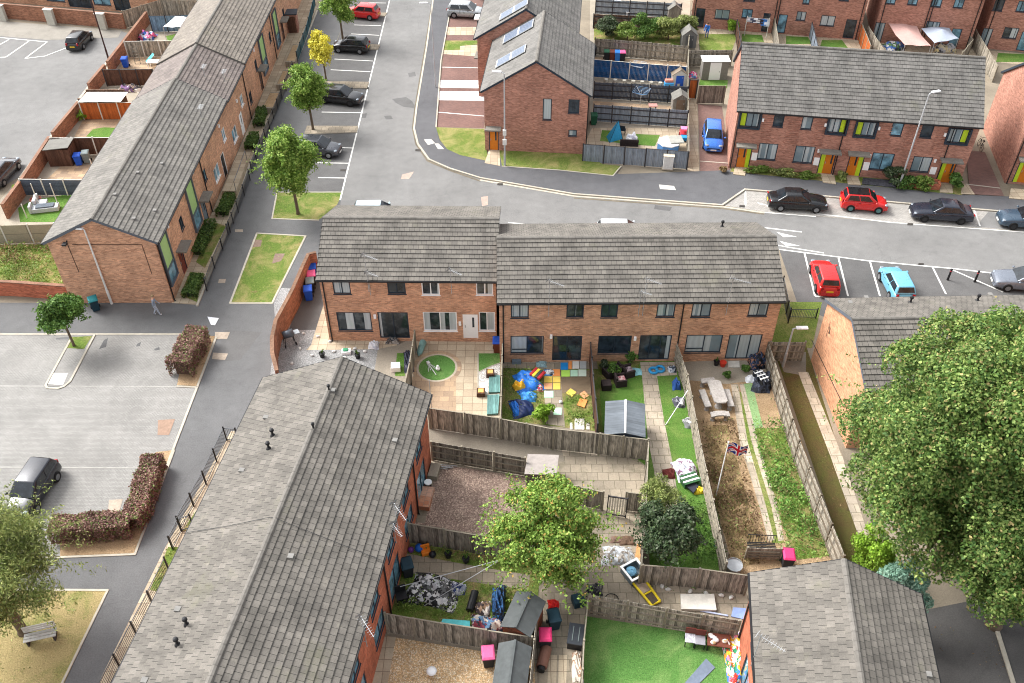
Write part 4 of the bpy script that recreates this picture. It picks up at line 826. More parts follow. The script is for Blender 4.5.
# ---- top left house front behind the brick garden wall
a, b = A(-60, -3), A(150, 14); d = b-a
h = House('terraced_house', 'orange brick house behind the panelled garden wall at the top left', a.x, a.y, math.degrees(math.atan2(d.y, d.x)), d.length, 9, 5.3, 8, BR_OR, TILE_B, 'terraced house')
for x0, x1, y0, y1 in ((46, 64, -8, 4), (93, 110, -6, 7)):
    r_ = h.rect('f', (x0, y0, x1, y1)); h.window('f', (r_[0], r_[1], .6, 2.1), pane=G_BLUE)
r_ = h.rect('f', (114, -4, 130, 12)); h.window('f', (r_[0], r_[1], .1, 2.15), pane=G_DARK, sill=False); r_ = h.rect('f', (68, -6, 92, 8)); h.window('f', (r_[0], r_[1], .1, 2.15), pane=G_DARK, sill=False)
h.walls(); h.roof()
# ================================================================== FENCES, WALLS, RAILINGS, GATES
F_OLD = planks('weathered_fence_boards', c8(146, 139, 127), .125, .55, weather=.55); F_GREY = planks('grey_fence_boards', c8(130, 123, 112), .125, .5, weather=.5); F_BROWN = planks('dark_brown_fence_boards', c8(92, 66, 54), .125, .25)
F_PALE = planks('pale_fence_boards', c8(152, 144, 130), .14, .45, weather=.5); F_ORANGE = planks('orange_fence_boards', c8(176, 96, 50), .14, .25, gap=.04, weather=.2); F_NAVY = planks('navy_fence_boards', c8(28, 82, 136), .3, .15, gap=.04, horiz=True, weather=.2)
F_CHAR = planks('charcoal_fence_boards', c8(82, 90, 102), .2, .18, gap=.05, horiz=True, weather=.2); F_SLATE = planks('slate_grey_fence_boards', c8(126, 136, 147), .15, .2, weather=.25); F_BLUEW = planks('blue_washed_boards', c8(110, 136, 158), .14, .25)
POSTW = plain('fence_post_wood', c8(142, 134, 118), .85, var=.3, scale=5); POST_WHITE = plain('concrete_post', c8(206, 204, 196), .85, var=.15); POST_DK = plain('dark_post', c8(62, 60, 62), .8); F_CONC = paving('concrete_fence_panel', c8(160, 152, 132), c8(146, 138, 120), c8(104, 98, 84), 1.85, .9, .02, 0, .25)
def fence(label, pts, h=1.8, mat=None, post=None, mode='top', rails=0, group='garden fences', step=1.85, sag=.03, name='timber_fence', cat='fence', ph=.08, thick=.03, gap=0, rail_m=None, low=0):
    mat = mat or F_OLD; post = post or POSTW; P = [A(p[0], p[1], h if mode == 'top' else 0) if not isinstance(p, Vector) else p for p in pts]
    P = [Vector((p.x, p.y, 0)) for p in P]; root = thing(name, label, cat, P[0], 0, group); O = P[0]
    def post_at(p):
        mb = MB(); mb.box((0, 0, (h+ph)/2-.05), (.1, .1, h+ph+.1), random.uniform(-.1, .1)); o = mb.build('post', post, root); o.location = p-O; o.rotation_euler = (random.uniform(-.015, .015), random.uniform(-.015, .015), 0)
    post_at(P[0])
    for i in range(len(P)-1):
        p, q = P[i], P[i+1]; L = (q-p).length; n = max(1, round(L/step)); d = (q-p).normalized(); nn = Vector((-d.y, d.x, 0)); rz = math.atan2(d.y, d.x)
        for k in range(n):
            a, b = p+d*(L*k/n), p+d*(L*(k+1)/n); ln = (b-a).length-.1; hh = h+random.uniform(-sag, sag); mb = MB(); x = 0; pw = .125 if thick < .05 else ln
            j = 0
            while x < ln-.02:
                wv = min(pw, ln-x); tz = hh+random.uniform(-.012, .012)
                mb.box((x+wv/2+.05, .006*(j % 2), (tz+.05+low)/2), (wv-(.006 if gap == 0 else gap), thick, tz-.05-low)); x += pw; j += 1
            if rails:
                for rzv in (.3, h*.52, h-.25): mb.bx(.05, ln+.05, *((thick/2, thick/2+.06) if rails > 0 else (-thick/2-.06, -thick/2)), rzv-.04, rzv+.04, 1)
            elif thick < .05: mb.bx(.05, ln+.05, -.03, .035, hh, hh+.025, 1)
            o = mb.build('panel', [mat, rail_m or post], root); o.location = a-O; o.rotation_euler = (0, random.uniform(-.008, .008), rz)
            post_at(b)
    return root
def rails_fence(label, pts, h=1.1, n_bar=.11, mat=None, mode='top', group='metal railings', step=2.0, name='metal_railing'):
    mat = mat or plain('railing_grey', c8(84, 88, 92), .5, .2); P = [A(p[0], p[1], h if mode == 'top' else 0) if not isinstance(p, Vector) else p for p in pts]; P = [Vector((p.x, p.y, 0)) for p in P]
    root = thing(name, label, 'railing', P[0], 0, group); O = P[0]
    def post_at(p): mb = MB(); mb.box((0, 0, (h+.12)/2), (.07, .07, h+.12)); mb.build('post', BLACKP, root).location = p-O
    post_at(P[0])
    for i in range(len(P)-1):
        p, q = P[i], P[i+1]; L = (q-p).length; n = max(1, round(L/step)); d = (q-p).normalized(); rz = math.atan2(d.y, d.x)
        for k in range(n):
            a, b = p+d*(L*k/n), p+d*(L*(k+1)/n); ln = (b-a).length; mb = MB(); mb.bx(.03, ln-.03, -.015, .015, h-.04, h); mb.bx(.03, ln-.03, -.015, .015, .08, .12); x = .1
            while x < ln-.05: mb.bx(x-.009, x+.009, -.009, .009, .12, h-.04); x += n_bar
            o = mb.build('panel', mat, root); o.location = a-O; o.rotation_euler = (0, 0, rz); post_at(b)
    return root
def brickwall(label, pts, h, mat=None, cop=None, mode='top', wdt=.22, group='garden walls', piers=None, name='brick_wall', hs=None):
    mat = mat or BR_OR; cop = cop or plain('brick_coping', c8(140, 104, 84), .85, var=.4, scale=8); P = [A(p[0], p[1], h) if mode == 'top' else A(p[0], p[1]) for p in pts]; P = [Vector((p.x, p.y, 0)) for p in P]; O = P[0]
    root = thing(name, label, 'wall', O, 0, group); mb = MB(); mc = MB(); u = 0
    nrm = []
    for i in range(len(P)):
        d = (P[min(i+1, len(P)-1)]-P[max(i-1, 0)]).normalized(); nrm.append(Vector((-d.y, d.x, 0)))
    Z = Vector((0, 0, 1))
    for i in range(len(P)-1):
        p, q = P[i]-O, P[i+1]-O; n0, n1 = nrm[i]*wdt/2, nrm[i+1]*wdt/2; L = (q-p).length; h0, h1 = (hs[i], hs[i+1]) if hs else (h, h); b = Vector((0, 0, -.1))
        for s_ in (1, -1):
            f = [p+n0*s_+b, q+n1*s_+b, q+n1*s_+Z*h1, p+n0*s_+Z*h0]; uv = [(u, -.1), (u+L, -.1), (u+L, h1), (u, h0)]
            mb.quad(f if s_ < 0 else f[::-1], 0, uv if s_ < 0 else uv[::-1])
        a0, a1 = n0*1.25, n1*1.25
        mc.raw([p-a0+Z*h0, p+a0+Z*h0, q+a1+Z*h1, q-a1+Z*h1, p-a0+Z*(h0+.07), p+a0+Z*(h0+.07), q+a1+Z*(h1+.07), q-a1+Z*(h1+.07)], [(3, 2, 1, 0), (4, 5, 6, 7), (0, 1, 5, 4), (1, 2, 6, 5), (2, 3, 7, 6), (3, 0, 4, 7)])
        if i == 0: mb.quad([p+n0+b, p-n0+b, p-n0+Z*h0, p+n0+Z*h0])
        if i == len(P)-2: mb.quad([q-n1+b, q+n1+b, q+n1+Z*h1, q-n1+Z*h1])
        u += L
    mb.build('brickwork', mat, root); mc.build('coping', cop, root)
    if piers:
        for k in piers:
            m = MB(); p = P[k]-O; m.box((p.x, p.y, (h+.15)/2), (.4, .4, h+.15), math.atan2(nrm[k].y, nrm[k].x)); m.box((p.x, p.y, h+.19), (.48, .48, .08), math.atan2(nrm[k].y, nrm[k].x)); m.build('pier', mat, root)
    return root
# --- centre gardens
fence('long weathered board fence behind the coloured mat garden and shed', [(428.5, 408), (500, 418.6), (553.7, 429), (600, 434), (648.5, 439.5)], 1.8, F_OLD)
fence('weathered fence dividing the grass circle patio from the dark framed yard', [(414.5, 331), (409.5, 362), (404.5, 384)], 1.7, F_PALE)
fence('thin grey fence between the grass circle patio and the blue tarpaulin', [(502.5, 337), (500.5, 418)], 1.7, F_GREY)
fence('dark brown fence left of the green cushion lawn and grey shed', [(590.5, 341), (593, 375), (598, 424)], 1.7, F_BROWN, POST_DK)
fence('long white topped fence running beside the stone table garden', [(676, 340), (688, 375), (701, 445), (727, 562)], 1.6, F_PALE, rails=-1)
fence('tall pale panel fence between rough weeds and the mossy strip', [(769, 343), (800, 441), (845, 556)], 1.8, F_PALE, plain('dark_fence_post', c8(104, 94, 80), .85), rails=-1)
fence('short fence with gate boards closing the mossy strip', [(771, 342), (806, 342)], 1.7, F_OLD, rails=-1)
fence('railed fence above the plum chippings garden', [(430.7, 441.7), (525.5, 458)], 1.6, F_GREY, rails=-1)
fence('grey boarded fence beside the metal alley gate', [(553, 481), (604, 492)], 1.6, F_GREY)
fence('short end of boarded fence right of the alley gate', [(627, 492.5), (641, 494)], 1.6, F_GREY)
fence('boarded fence below the plum chippings garden', [(408, 523.6), (480.7, 535.5), (520, 541)], 1.7, F_GREY)
fence('boarded fence above the tan gravel garden', [(385, 613.7), (441, 623.4), (532, 637)], 1.7, F_OLD)
fence('narrow side fence right of the two felt roofed sheds', [(538, 600), (534, 640), (529, 690)], 1.7, F_OLD, rails=1)
fence('railed fence along the top of the artificial turf', [(589.7, 594.7), (667, 608.7), (740.7, 621)], 1.7, F_OLD, rails=-1)
fence('side fence between the slab path and artificial turf', [(588.5, 596), (584, 640), (581, 700)], 1.6, F_OLD)
fence('mossy boarded fence behind the white mattress', [(643, 565), (700, 569), (749.6, 575.7)], 1.7, F_OLD)
fence('boarded fence along the alley beside the dark shrub', [(648.5, 441), (646, 505), (641.5, 566)], 1.7, F_OLD)
fence('little fence behind the pink lidded bin', [(748, 548), (782, 549)], 1.0, F_PALE, rails=-1)
# --- left yards
fence('mossy concrete panel fence beside the overgrown plot', [(-40, 227.5), (0, 225.7), (54, 223.8)], 1.7, F_CONC, POST_WHITE, thick=.06)
fence('charcoal fence with white posts above the small lawn', [(19, 179.6), (84, 180)], 1.5, F_CHAR, POST_WHITE, rails=0)
fence('dark brown fence beside the blue wheelie bin yard', [(49.8, 138), (113, 137.6)], 1.7, F_BROWN, POST_WHITE)
fence('orange stained fence with white posts behind the curved lawn', [(79, 103), (135, 102.4)], 1.7, F_ORANGE, POST_WHITE)
fence('dark brown fence below the yard with the blue bin', [(102.5, 70), (152, 69.5)], 1.7, F_BROWN, POST_DK)
fence('pale grey fence behind the turquoise chair yard', [(124, 41.7), (175, 41)], 1.7, F_PALE, POST_WHITE)
fence('blue painted fence behind the white parasol yard', [(148.6, 16), (196, 15)], 1.8, F_BLUEW, POST_DK)
fence('pale wooden fence at the far end of the left yards', [(122, 11), (160, 0), (215, 2)], 1.9, F_PALE)
BR_YARD = brick('yard_wall_brick', c8(158, 108, 84), c8(134, 86, 66), c8(150, 126, 108), .3)
brickwall('low brick wall stepped along the top left car park edge', [(2, 205), (22, 178), (49, 137)], 1.3, BR_YARD); brickwall('brick wall behind the curved lawn yard', [(52, 133), (78, 102)], 1.3, BR_YARD)
brickwall('brick wall beside the yard with the blue bin', [(88, 84), (104, 65)], 1.3, BR_YARD); brickwall('brick wall next to the tall dark lamp post', [(107, 62), (146, 12)], 1.3, BR_YARD)
brickwall('brick boundary with pale concrete piers along the top car park', [(-30, 2.5), (0, 3.8), (122, 14.5)], 1.6, BR_YARD)
for i, (px, lab) in enumerate(((4, 'pale concrete pier at the left end of the top wall'), (53, 'pale concrete pier in the middle of the top wall'), (104, 'pale concrete pier right of the tall dark lamp post'))):
    t = thing('concrete_pier', lab, 'pier', A(px, 20+px*.085), heading((0, 20), (122, 30)), 'concrete piers in the top wall'); mb = MB(); mb.box((0, -.06, .85), (.95, .4, 1.7)); mb.build('shaft', plain('pier_concrete', c8(184, 180, 168), .85, var=.15), t, bevel=.02); mb = MB(); mb.box((0, -.06, 1.74), (1.05, .5, .08)); mb.build('cap', POST_WHITE, t)
brickwall('short red brick wall with a board at the footpath, left edge', [(-30, 281), (10, 282), (66, 286)], 1.2, BR_RED)
# --- curved wall by the centre left house
brickwall('curved orange brick wall wrapping the grey gravel yard', [(316, 252.6), (308.3, 254.4), (302, 267.6), (293.4, 287.8), (284.6, 304.5), (275.8, 320.3), (272, 337.9), (272.3, 353.7), (276.7, 371)], 1.8, BR_YARD, plain('worn_coping', c8(128, 98, 78), .85, var=.5, scale=6), wdt=.2)
# --- right gardens behind the solar gable
fence('slate grey boarded fence facing the pavement', [(583.5, 144.5), (689, 152)], 1.7, F_SLATE, POST_DK)
fence('slate grey panel fence behind the turquoise tent garden', [(594, 104.5), (688.6, 111)], 1.7, F_SLATE, POST_DK, rails=-1)
fence('charcoal panel fence behind the rotary dryer', [(594.5, 82), (688, 87)], 1.7, F_CHAR, POST_DK, rails=-1)
fence('navy painted fence with white posts', [(592.5, 59.8), (687, 66.8)], 1.8, F_NAVY, POST_WHITE)
fence('weathered panel fence behind the four bins', [(595.3, 38), (688.5, 46)], 1.8, F_OLD, rails=-1)
fence('dark brown fence behind the row of bushes', [(594, 14), (682, 19)], 1.6, F_BROWN, POST_DK, rails=-1)
fence('bluish grey fence at the top edge', [(596, -1), (682, 3.5)], 1.7, F_SLATE, POST_DK, rails=-1)
fence('long side fence at the end of the solar house gardens', [(692, 2), (688.5, 46), (688, 88), (689, 152)], 1.5, F_OLD, step=2.4)
fence('wooden gate boards above the red driveway', [(699.5, 86), (726, 86.5)], 1.8, F_GREY, name='timber_gate', cat='gate'); fence('orange brown side gate beside the driveway', [(690, 80), (698, 80)], 1.9, F_ORANGE, POST_DK, name='timber_gate', cat='gate')
fence('weathered fence behind the white shed', [(690, 51), (733, 50)], 1.7, F_OLD, rails=-1)
fence('leaning grey fence between the washing line and rattan chest', [(774, 13), (779, 45)], 1.7, F_OLD); fence('blue grey fence left of the small top lawn', [(812, 21), (818, 46)], 1.6, F_SLATE, POST_DK)
fence('bright orange fence at the corner beside the canopies', [(860.5, 20), (871, 46)], 1.8, F_ORANGE); fence('pale grey fence left of the pink canopy', [(869, 27), (884, 50)], 1.7, F_PALE)
fence('pale grey fence right of the blue canopy', [(976, 30), (998, 66)], 1.7, F_PALE); fence('open slatted fence end by the blue canopy', [(966, 30), (973, 40), (963, 52)], 1.5, F_OLD, gap=.05); fence('dark post fence at the washing line corner', [(737.5, 20), (741, 45)], 1.6, F_BROWN, POST_DK)
# --- railings
rails_fence('grey railings along the pale strip beside the long roof, nearer run', [(95, 690), (147, 592), (164, 558)]); rails_fence('grey railings along the pale strip, short middle run at the green corner', [(168, 537), (177, 519), (189, 515)])
rails_fence('grey railings along the pale strip, upper run ending at the gable', [(176, 517), (202, 472), (223, 428), (235, 429)]); rails_fence('black railing beside the right end of the terrace', [(784, 277), (789, 302), (791, 311)], 1.1); rails_fence('low grey railing across the green corner, beside the orange gable', [(791, 309), (818, 309.5)], .8)
rails_fence('black railings round the front gardens of the left terrace, nearest', [(204, 280), (212, 258), (228, 222)], 1.0); rails_fence('black railings beside the ramp of the left terrace', [(226, 225), (236, 202), (248, 170)], 1.0); rails_fence('black railings by the hedges of the left terrace, farther', [(250, 163), (272, 110), (292, 62)], 1.0)
rails_fence('teal grey railings at the far end of the left terrace', [(296, 52), (306, 26), (314, -4)], 1.1, mat=plain('teal_railing', c8(70, 112, 122), .5))
# metal alley gate
a, b = A(606, 515), A(626, 518); t = thing('metal_gate', 'pale slatted metal gate with dark frame in the alley', 'gate', a, math.atan2((b-a).y, (b-a).x)); L = (b-a).length
mb = MB(); [mb.bx(x0, x1, -.03, .03, z0, z1) for x0, x1, z0, z1 in ((0, .06, 0, 1.75), (L-.06, L, 0, 1.75), (.06, L-.06, 1.62, 1.7), (.06, L-.06, .1, .18))]; mb.build('gate_frame', POST_DK, t)
mb = MB(); x = .1
while x < L-.1: mb.bx(x, x+.09, -.015, .015, .18, 1.62); x += .14
mb.build('slat_panel', plain('pale_slats', c8(206, 198, 182), .8), t)
# ================================================================== TREES, BUSHES, HEDGES, WEEDS
LF_MAPLE = leaves('sycamore_leaves', c8(62, 94, 46), c8(102, 130, 62), c8(154, 170, 98), c8(166, 150, 100), .05, .34); LF_GREEN = leaves('lime_green_leaves', c8(84, 116, 42), c8(118, 150, 60), c8(164, 184, 96)); LF_DEEP = leaves('deep_green_leaves', c8(60, 92, 40), c8(82, 114, 50), c8(108, 138, 64))
LF_YEL = leaves('yellow_leaves', c8(196, 184, 60), c8(220, 208, 84), c8(178, 178, 62)); LF_CHERRY = leaves('cherry_leaves', c8(84, 116, 46), c8(118, 148, 62), c8(160, 184, 92), c8(182, 152, 84), .06); LF_WILLOW = leaves('willow_leaves', c8(94, 110, 54), c8(128, 142, 76), c8(174, 180, 112), c8(108, 112, 78), .08)
LF_CONI = leaves('blue_conifer_sprays', c8(98, 136, 118), c8(124, 160, 140), c8(156, 184, 164)); LF_LIME = leaves('bright_lime_leaves', c8(102, 140, 36), c8(128, 162, 48), c8(146, 176, 70)); LF_DARK = leaves('dark_shrub_leaves', c8(48, 66, 42), c8(66, 84, 54), c8(92, 106, 72), c8(104, 112, 92), .15)
LF_COPPER = leaves('copper_hedge_leaves', c8(96, 66, 60), c8(132, 98, 88), c8(170, 140, 124), c8(112, 130, 70), .16); LF_WEED = leaves('weed_leaves', c8(88, 118, 48), c8(112, 138, 58), c8(142, 152, 84)); LF_DRY = leaves('dry_stalks', c8(128, 100, 70), c8(152, 126, 92), c8(112, 104, 60)); LF_TURF = leaves('turf_blades', c8(82, 128, 62), c8(108, 152, 82), c8(134, 166, 102)); LF_WEEDB = leaves('bramble_leaves', c8(64, 104, 42), c8(98, 140, 58), c8(150, 176, 96), c8(150, 132, 92), .06); LF_BRAM = leaves('dead_bramble', c8(92, 72, 52), c8(124, 100, 74), c8(156, 130, 98), c8(104, 104, 58), .1); LF_HEDGE = leaves('hedge_leaves', c8(60, 84, 40), c8(80, 104, 48), c8(100, 122, 60))
BARK = plain('bark', c8(112, 98, 82), .95, var=.35, scale=9, bump=.4); BARK_G = plain('grey_bark', c8(132, 124, 112), .95, var=.3, scale=9, bump=.4)
def leaf_mesh(name, pts, nrm, size, mat, parent=None, asp=.62, jit=.9, droop=0.0):
    n = len(pts); nrm = nrm+RNG.normal(0, jit, (n, 3)); nrm[:, 2] += .35; nrm /= np.linalg.norm(nrm, axis=1, keepdims=True)+1e-9
    t = RNG.normal(0, 1, (n, 3)); t[:, 2] -= droop; t -= nrm*(t*nrm).sum(1, keepdims=True); t /= np.linalg.norm(t, axis=1, keepdims=True)+1e-9; b = np.cross(nrm, t)
    s = size*RNG.uniform(.6, 1.3, (n, 1)); V = np.empty((n, 4, 3)); V[:, 0] = pts-t*s; V[:, 1] = pts+b*s*asp-t*s*.1+nrm*s*.12; V[:, 2] = pts+t*s; V[:, 3] = pts-b*s*asp-t*s*.1+nrm*s*.12
    me = bpy.data.meshes.new(name); me.vertices.add(n*4); me.vertices.foreach_set('co', V.reshape(-1)); me.loops.add(n*4); me.loops.foreach_set('vertex_index', np.arange(n*4, dtype=np.int32))
    me.polygons.add(n); me.polygons.foreach_set('loop_start', np.arange(0, n*4, 4, dtype=np.int32)); me.polygons.foreach_set('loop_total', np.full(n, 4, dtype=np.int32)); me.update(); me.validate(); me.materials.append(mat)
    o = bpy.data.objects.new(name, me); COL.objects.link(o); o.parent = parent; return o
def crown_points(lobes, n, shell=.28):
    vol = np.array([l[3]*l[4]*l[5] for l in lobes])**.75; cnt = np.maximum(8, (n*vol/vol.sum()).astype(int)); P, Nn = [], []
    for (cx, cy, cz, rx, ry, rz), k in zip(lobes, cnt):
        d = RNG.normal(0, 1, (k, 3)); d /= np.linalg.norm(d, axis=1, keepdims=True); d[:, 2] = np.where(d[:, 2] < -.45, -d[:, 2]*.6, d[:, 2])
        r = 1-np.abs(RNG.normal(0, shell, (k, 1))); r += .12*np.sin(d[:, :1]*7+cx)*np.cos(d[:, 1:2]*6+cy); P.append(np.array([cx, cy, cz])+d*r*np.array([rx, ry, rz])); Nn.append(d)
    return np.concatenate(P), np.concatenate(Nn)
def lobes_in(R3, c, k, sz=.42, seed=0, cone=0.0):
    rg = np.random.default_rng(seed); L = []
    for i in range(k):
        d = rg.normal(0, 1, 3); d /= np.linalg.norm(d); r = rg.uniform(.12, .78)**.75; z = d[2]*r; sc = 1-cone*(z+1)/2*.8; s = sz*rg.uniform(.7, 1.3)*(1-cone*(z+.8)/3)
        L.append((c[0]+d[0]*r*R3[0]*sc, c[1]+d[1]*r*R3[1]*sc, c[2]+z*R3[2], R3[0]*s, R3[1]*s, R3[2]*s*.8))
    return L
def tree(name, label, loc, R3, zc, mat, n, size, k=22, trunk=.16, group=None, cat='tree', bark=None, seed=1, cone=0, sz=.42, shell=.28, droop=0, lean=(0, 0), asp=.62, jit=.9, spray=0):
    loc = Vector((loc[0], loc[1], 0)); t = thing(name, label, cat, loc, 0, group); L = lobes_in(R3, (lean[0], lean[1], zc), k, sz, seed, cone)+([(lean[0], lean[1], zc, R3[0]*.62, R3[1]*.62, R3[2]*.6)] if k > 100 else [])
    mb = MB(); top = zc-R3[2]*.25; mid = Vector((lean[0]*.3, lean[1]*.3, top*.55)); end = Vector((lean[0]*.8, lean[1]*.8, top))
    mb.tube([(0, 0, -.1), (.02, 0, .25), mid, end, (lean[0], lean[1], zc+R3[2]*.6)], [trunk*1.35, trunk, trunk*.85, trunk*.65, trunk*.15], 9)
    for l in L[:min(len(L), 16)]:
        tip = Vector(l[:3]); s0 = mid.lerp(end, random.uniform(.4, 1.1)); m_ = s0.lerp(tip, .5)+Vector((0, 0, -.05*R3[2])); mb.tube([s0, m_, tip], [trunk*.38, trunk*.25, trunk*.08], 6, caps=False)
    mb.build('trunk', bark or BARK, t, smooth=True)
    P, Nn = crown_points(L, n, shell)
    if spray:   # leafy shoots that leave the crown in all directions, so its outline is ragged
        rg = np.random.default_rng(seed+5); d = rg.normal(0, 1, (spray, 3)); d[:, 2] = np.abs(d[:, 2])*.7-.25; d /= np.linalg.norm(d, axis=1, keepdims=True); m_ = 46
        tt = rg.uniform(.45, 1.0, (spray, m_, 1))*rg.uniform(.95, 1.28, (spray, 1, 1)); sp_ = d[:, None, :]*tt*np.array(R3); sp_[:, :, 2] -= .25*np.maximum(0, tt[:, :, 0]-.7)*R3[2]; sp_ += rg.normal(0, .09, sp_.shape)+np.array([lean[0], lean[1], zc])
        P = np.concatenate([P, sp_.reshape(-1, 3)]); Nn = np.concatenate([Nn, np.repeat(d, m_, 0)])
    leaf_mesh('crown', P, Nn, size, mat, t, asp, jit, droop); return t
sg = 'street trees along the left bays'
tree('street_tree', 'bushy green street tree nearest the roof, standing on a dry grass square', A(298, 214), (2.55, 2.55, 3.4), 4.9, LF_GREEN, 52000, .095, 64, .13, sg, seed=3, cone=.45, shell=.6, sz=.34, spray=30)
tree('street_tree', 'mid green street tree beside the dark estate car', A(313, 130), (1.95, 1.95, 2.5), 4.0, LF_GREEN, 22000, .095, 50, .12, sg, seed=4, cone=.35, shell=.6, sz=.34, spray=24)
tree('street_tree', 'small yellow leaved street tree', A(326, 80), (1.6, 1.6, 2.2), 3.6, LF_YEL, 8000, .1, 16, .09, sg, seed=5, cone=.3, shell=.4)
tree('street_tree', 'leafy street tree at the top edge by the red car', A(343, 42), (2.0, 2.0, 2.7), 4.3, LF_GREEN, 22000, .095, 50, .12, sg, seed=6, cone=.3, shell=.6, sz=.34, spray=24)
tree('young_tree', 'small round dark green tree on the block paved car park island', A(74, 346), (1.45, 1.45, 1.45), 2.9, LF_DEEP, 11000, .09, 22, .09, None, seed=8, spray=30)
c = A(20, 574, 5.0); tree('willow_tree', 'feathery olive tree at the lower left edge', (c.x-1.6, c.y, 0), (4.2, 4.0, 3.6), 5.6, LF_WILLOW, 85000, .09, 90, .24, None, seed=11, sz=.27, shell=.5, spray=90, droop=1.4, asp=.3)
c = A(547, 541, 3.0); tree('cherry_tree', 'spreading light green garden tree with orange leaves between the sheds', (c.x, c.y, 0), (3.25, 3.2, 2.8), 3.5, LF_CHERRY, 50000, .08, 80, .15, None, seed=14, sz=.2, shell=.6, droop=.5, spray=120)
c = A(668, 532, 2.2); tree('laurel_tree', 'dark leaved shrub tree leaning over the alley fence', (c.x, c.y, 0), (1.7, 1.6, 1.7), 2.3, LF_DARK, 15000, .09, 28, .1, None, seed=15, sz=.34, droop=.6, spray=60)
c = A(658, 497, 1.6); tree('bamboo_clump', 'thin light green feathery shrub beside the slab path', (c.x, c.y, 0), (1.15, 1.3, 1.3), 1.6, LF_WILLOW, 6500, .1, 18, .06, None, cat='shrub', seed=16, droop=1.5, asp=.22)
c = A(992, 456, 8.6); tree('sycamore_tree', 'huge sycamore with browning seed clusters in front of the right gable', (c.x, c.y, 0), (7.2, 7.0, 7.4), 9.3, LF_MAPLE, 460000, .085, 190, .42, None, seed=21, sz=.2, shell=.22, spray=60)
c = A(1035, 560, 5.5); tree('sycamore_tree', 'second broad sycamore crown cut by the right frame edge', (c.x, c.y, 0), (4.6, 4.2, 4.0), 6.2, LF_MAPLE, 150000, .082, 120, .35, None, seed=22, sz=.22, shell=.24, spray=30)
c = A(899, 596, 2.8); tree('conifer_tree', 'blue green conifer at the foot of the sycamore', (c.x, c.y, 0), (1.75, 1.6, 2.8), 3.0, LF_CONI, 22000, .09, 40, .14, None, cat='conifer', seed=23, cone=.5, sz=.32, asp=.4)
c = A(878, 552, 1.6); tree('laurel_bush', 'bright lime green bush beside the blue conifer', (c.x, c.y, 0), (1.3, 1.5, 1.6), 1.7, LF_LIME, 11000, .08, 20, .08, None, cat='bush', seed=24, cone=.3)
bg_ = 'bushes behind the solar house gardens'
for i, (px, py, r, m, lb) in enumerate(((607, 36, 1.15, LF_DARK, 'rounded olive bush at the left of the bush row'), (627, 40, 1.05, LF_WEED, 'small bright bush second in the bush row'), (645, 38, 1.35, LF_DEEP, 'tall deep green bush in the middle of the bush row'), (668, 40, 1.35, LF_WILLOW, 'pale flowering bush right of the deep green one'), (686, 35, 1.15, LF_WILLOW, 'pale bush at the right end by the gabled hut'))):
    tree('garden_bush', lb, A(px, py), (r*1.25, r*1.1, r), r, m, 7000, .09, 16, .07, bg_, 'bush', seed=30+i, shell=.35)
for px, py, r, m, lb, z in ((733, 32, .8, LF_LIME, 'light green bush by the back row rear wall', .8), (542, 419, .75, LF_LIME, 'bright green bush in front of the tarpaulin', .55), (893, 186, 1.0, LF_DARK, 'dark bush beside the lamp post of the right terrace', .9), (905, 187, .9, LF_DEEP, 'spreading green bush in the brick planter', .65), (921, 189, .8, LF_WEED, 'light green bush at the planter end', .55), (952, 189, .8, LF_DEEP, 'climbing green plant beside the last orange door', .9), (953, 178, .55, LF_WEED, 'green plant on the door canopy side', 2.1), (723, 173, .35, LF_DRY, 'dry plant at the driveway corner', .4), (842, 180, .5, LF_WILLOW, 'scrubby plant between the middle orange doors', .45), (1010, 95, .1, LF_DRY, '', 0)):
    if lb: tree('garden_bush', lb, A(px, py), (r, r, r*.8), z, m, int(1500*r*1.4), .1, 12, .05, None, 'bush', seed=int(px))
for px, py, ln, lb in ((755, 173, 2.2, 'low green planting under the first window of the right terrace'), (785, 176, 2.0, 'low shrubs between the first two orange doors'), (808, 178, 1.8, 'low shrubs left of the second orange door')):
    tree('border_plant', lb, A(px, py, .1), (ln*.55, .4, .42), .4, LF_WEED if px != 785 else LF_WILLOW, 1500, .09, 12, .03, 'planting before the right terrace', 'plant', seed=int(px))
tree('seaside_bush', 'hedge bushes behind the silver car at the top', A(485, -1), (1.9, .7, .8), .8, LF_DEEP, 2200, .11, 12, .05, None, 'bush', seed=77)
# flower and pot plants in the yards
for px, py, r, m, lb in ((83, 120, .45, LF_LIME, 'flowering pot plant behind the curved lawn'), (21, 196, .5, LF_LIME, 'yellow green plant by the small lawn wall'), (612, 376, .5, LF_DEEP, 'leafy plant beside the dark fence and rattan seats'), (630, 363, .45, LF_DEEP, 'plant behind the rattan chairs'), (727, 378, .3, LF_DEEP, 'small round shrub by the stone table'), (746, 372, .35, LF_DEEP, 'small shrub beside the stacked junk'), (604, 370, .4, LF_DARK, 'dark shrub at the house corner by the brown fence'), (699, 446, .01, LF_DEEP, '')):
    if lb: tree('pot_plant', lb, A(px, py), (r, r, r*1.1), r*1.1, m, 700, .08, 9, .03, 'small garden plants', 'plant', seed=int(px+py))
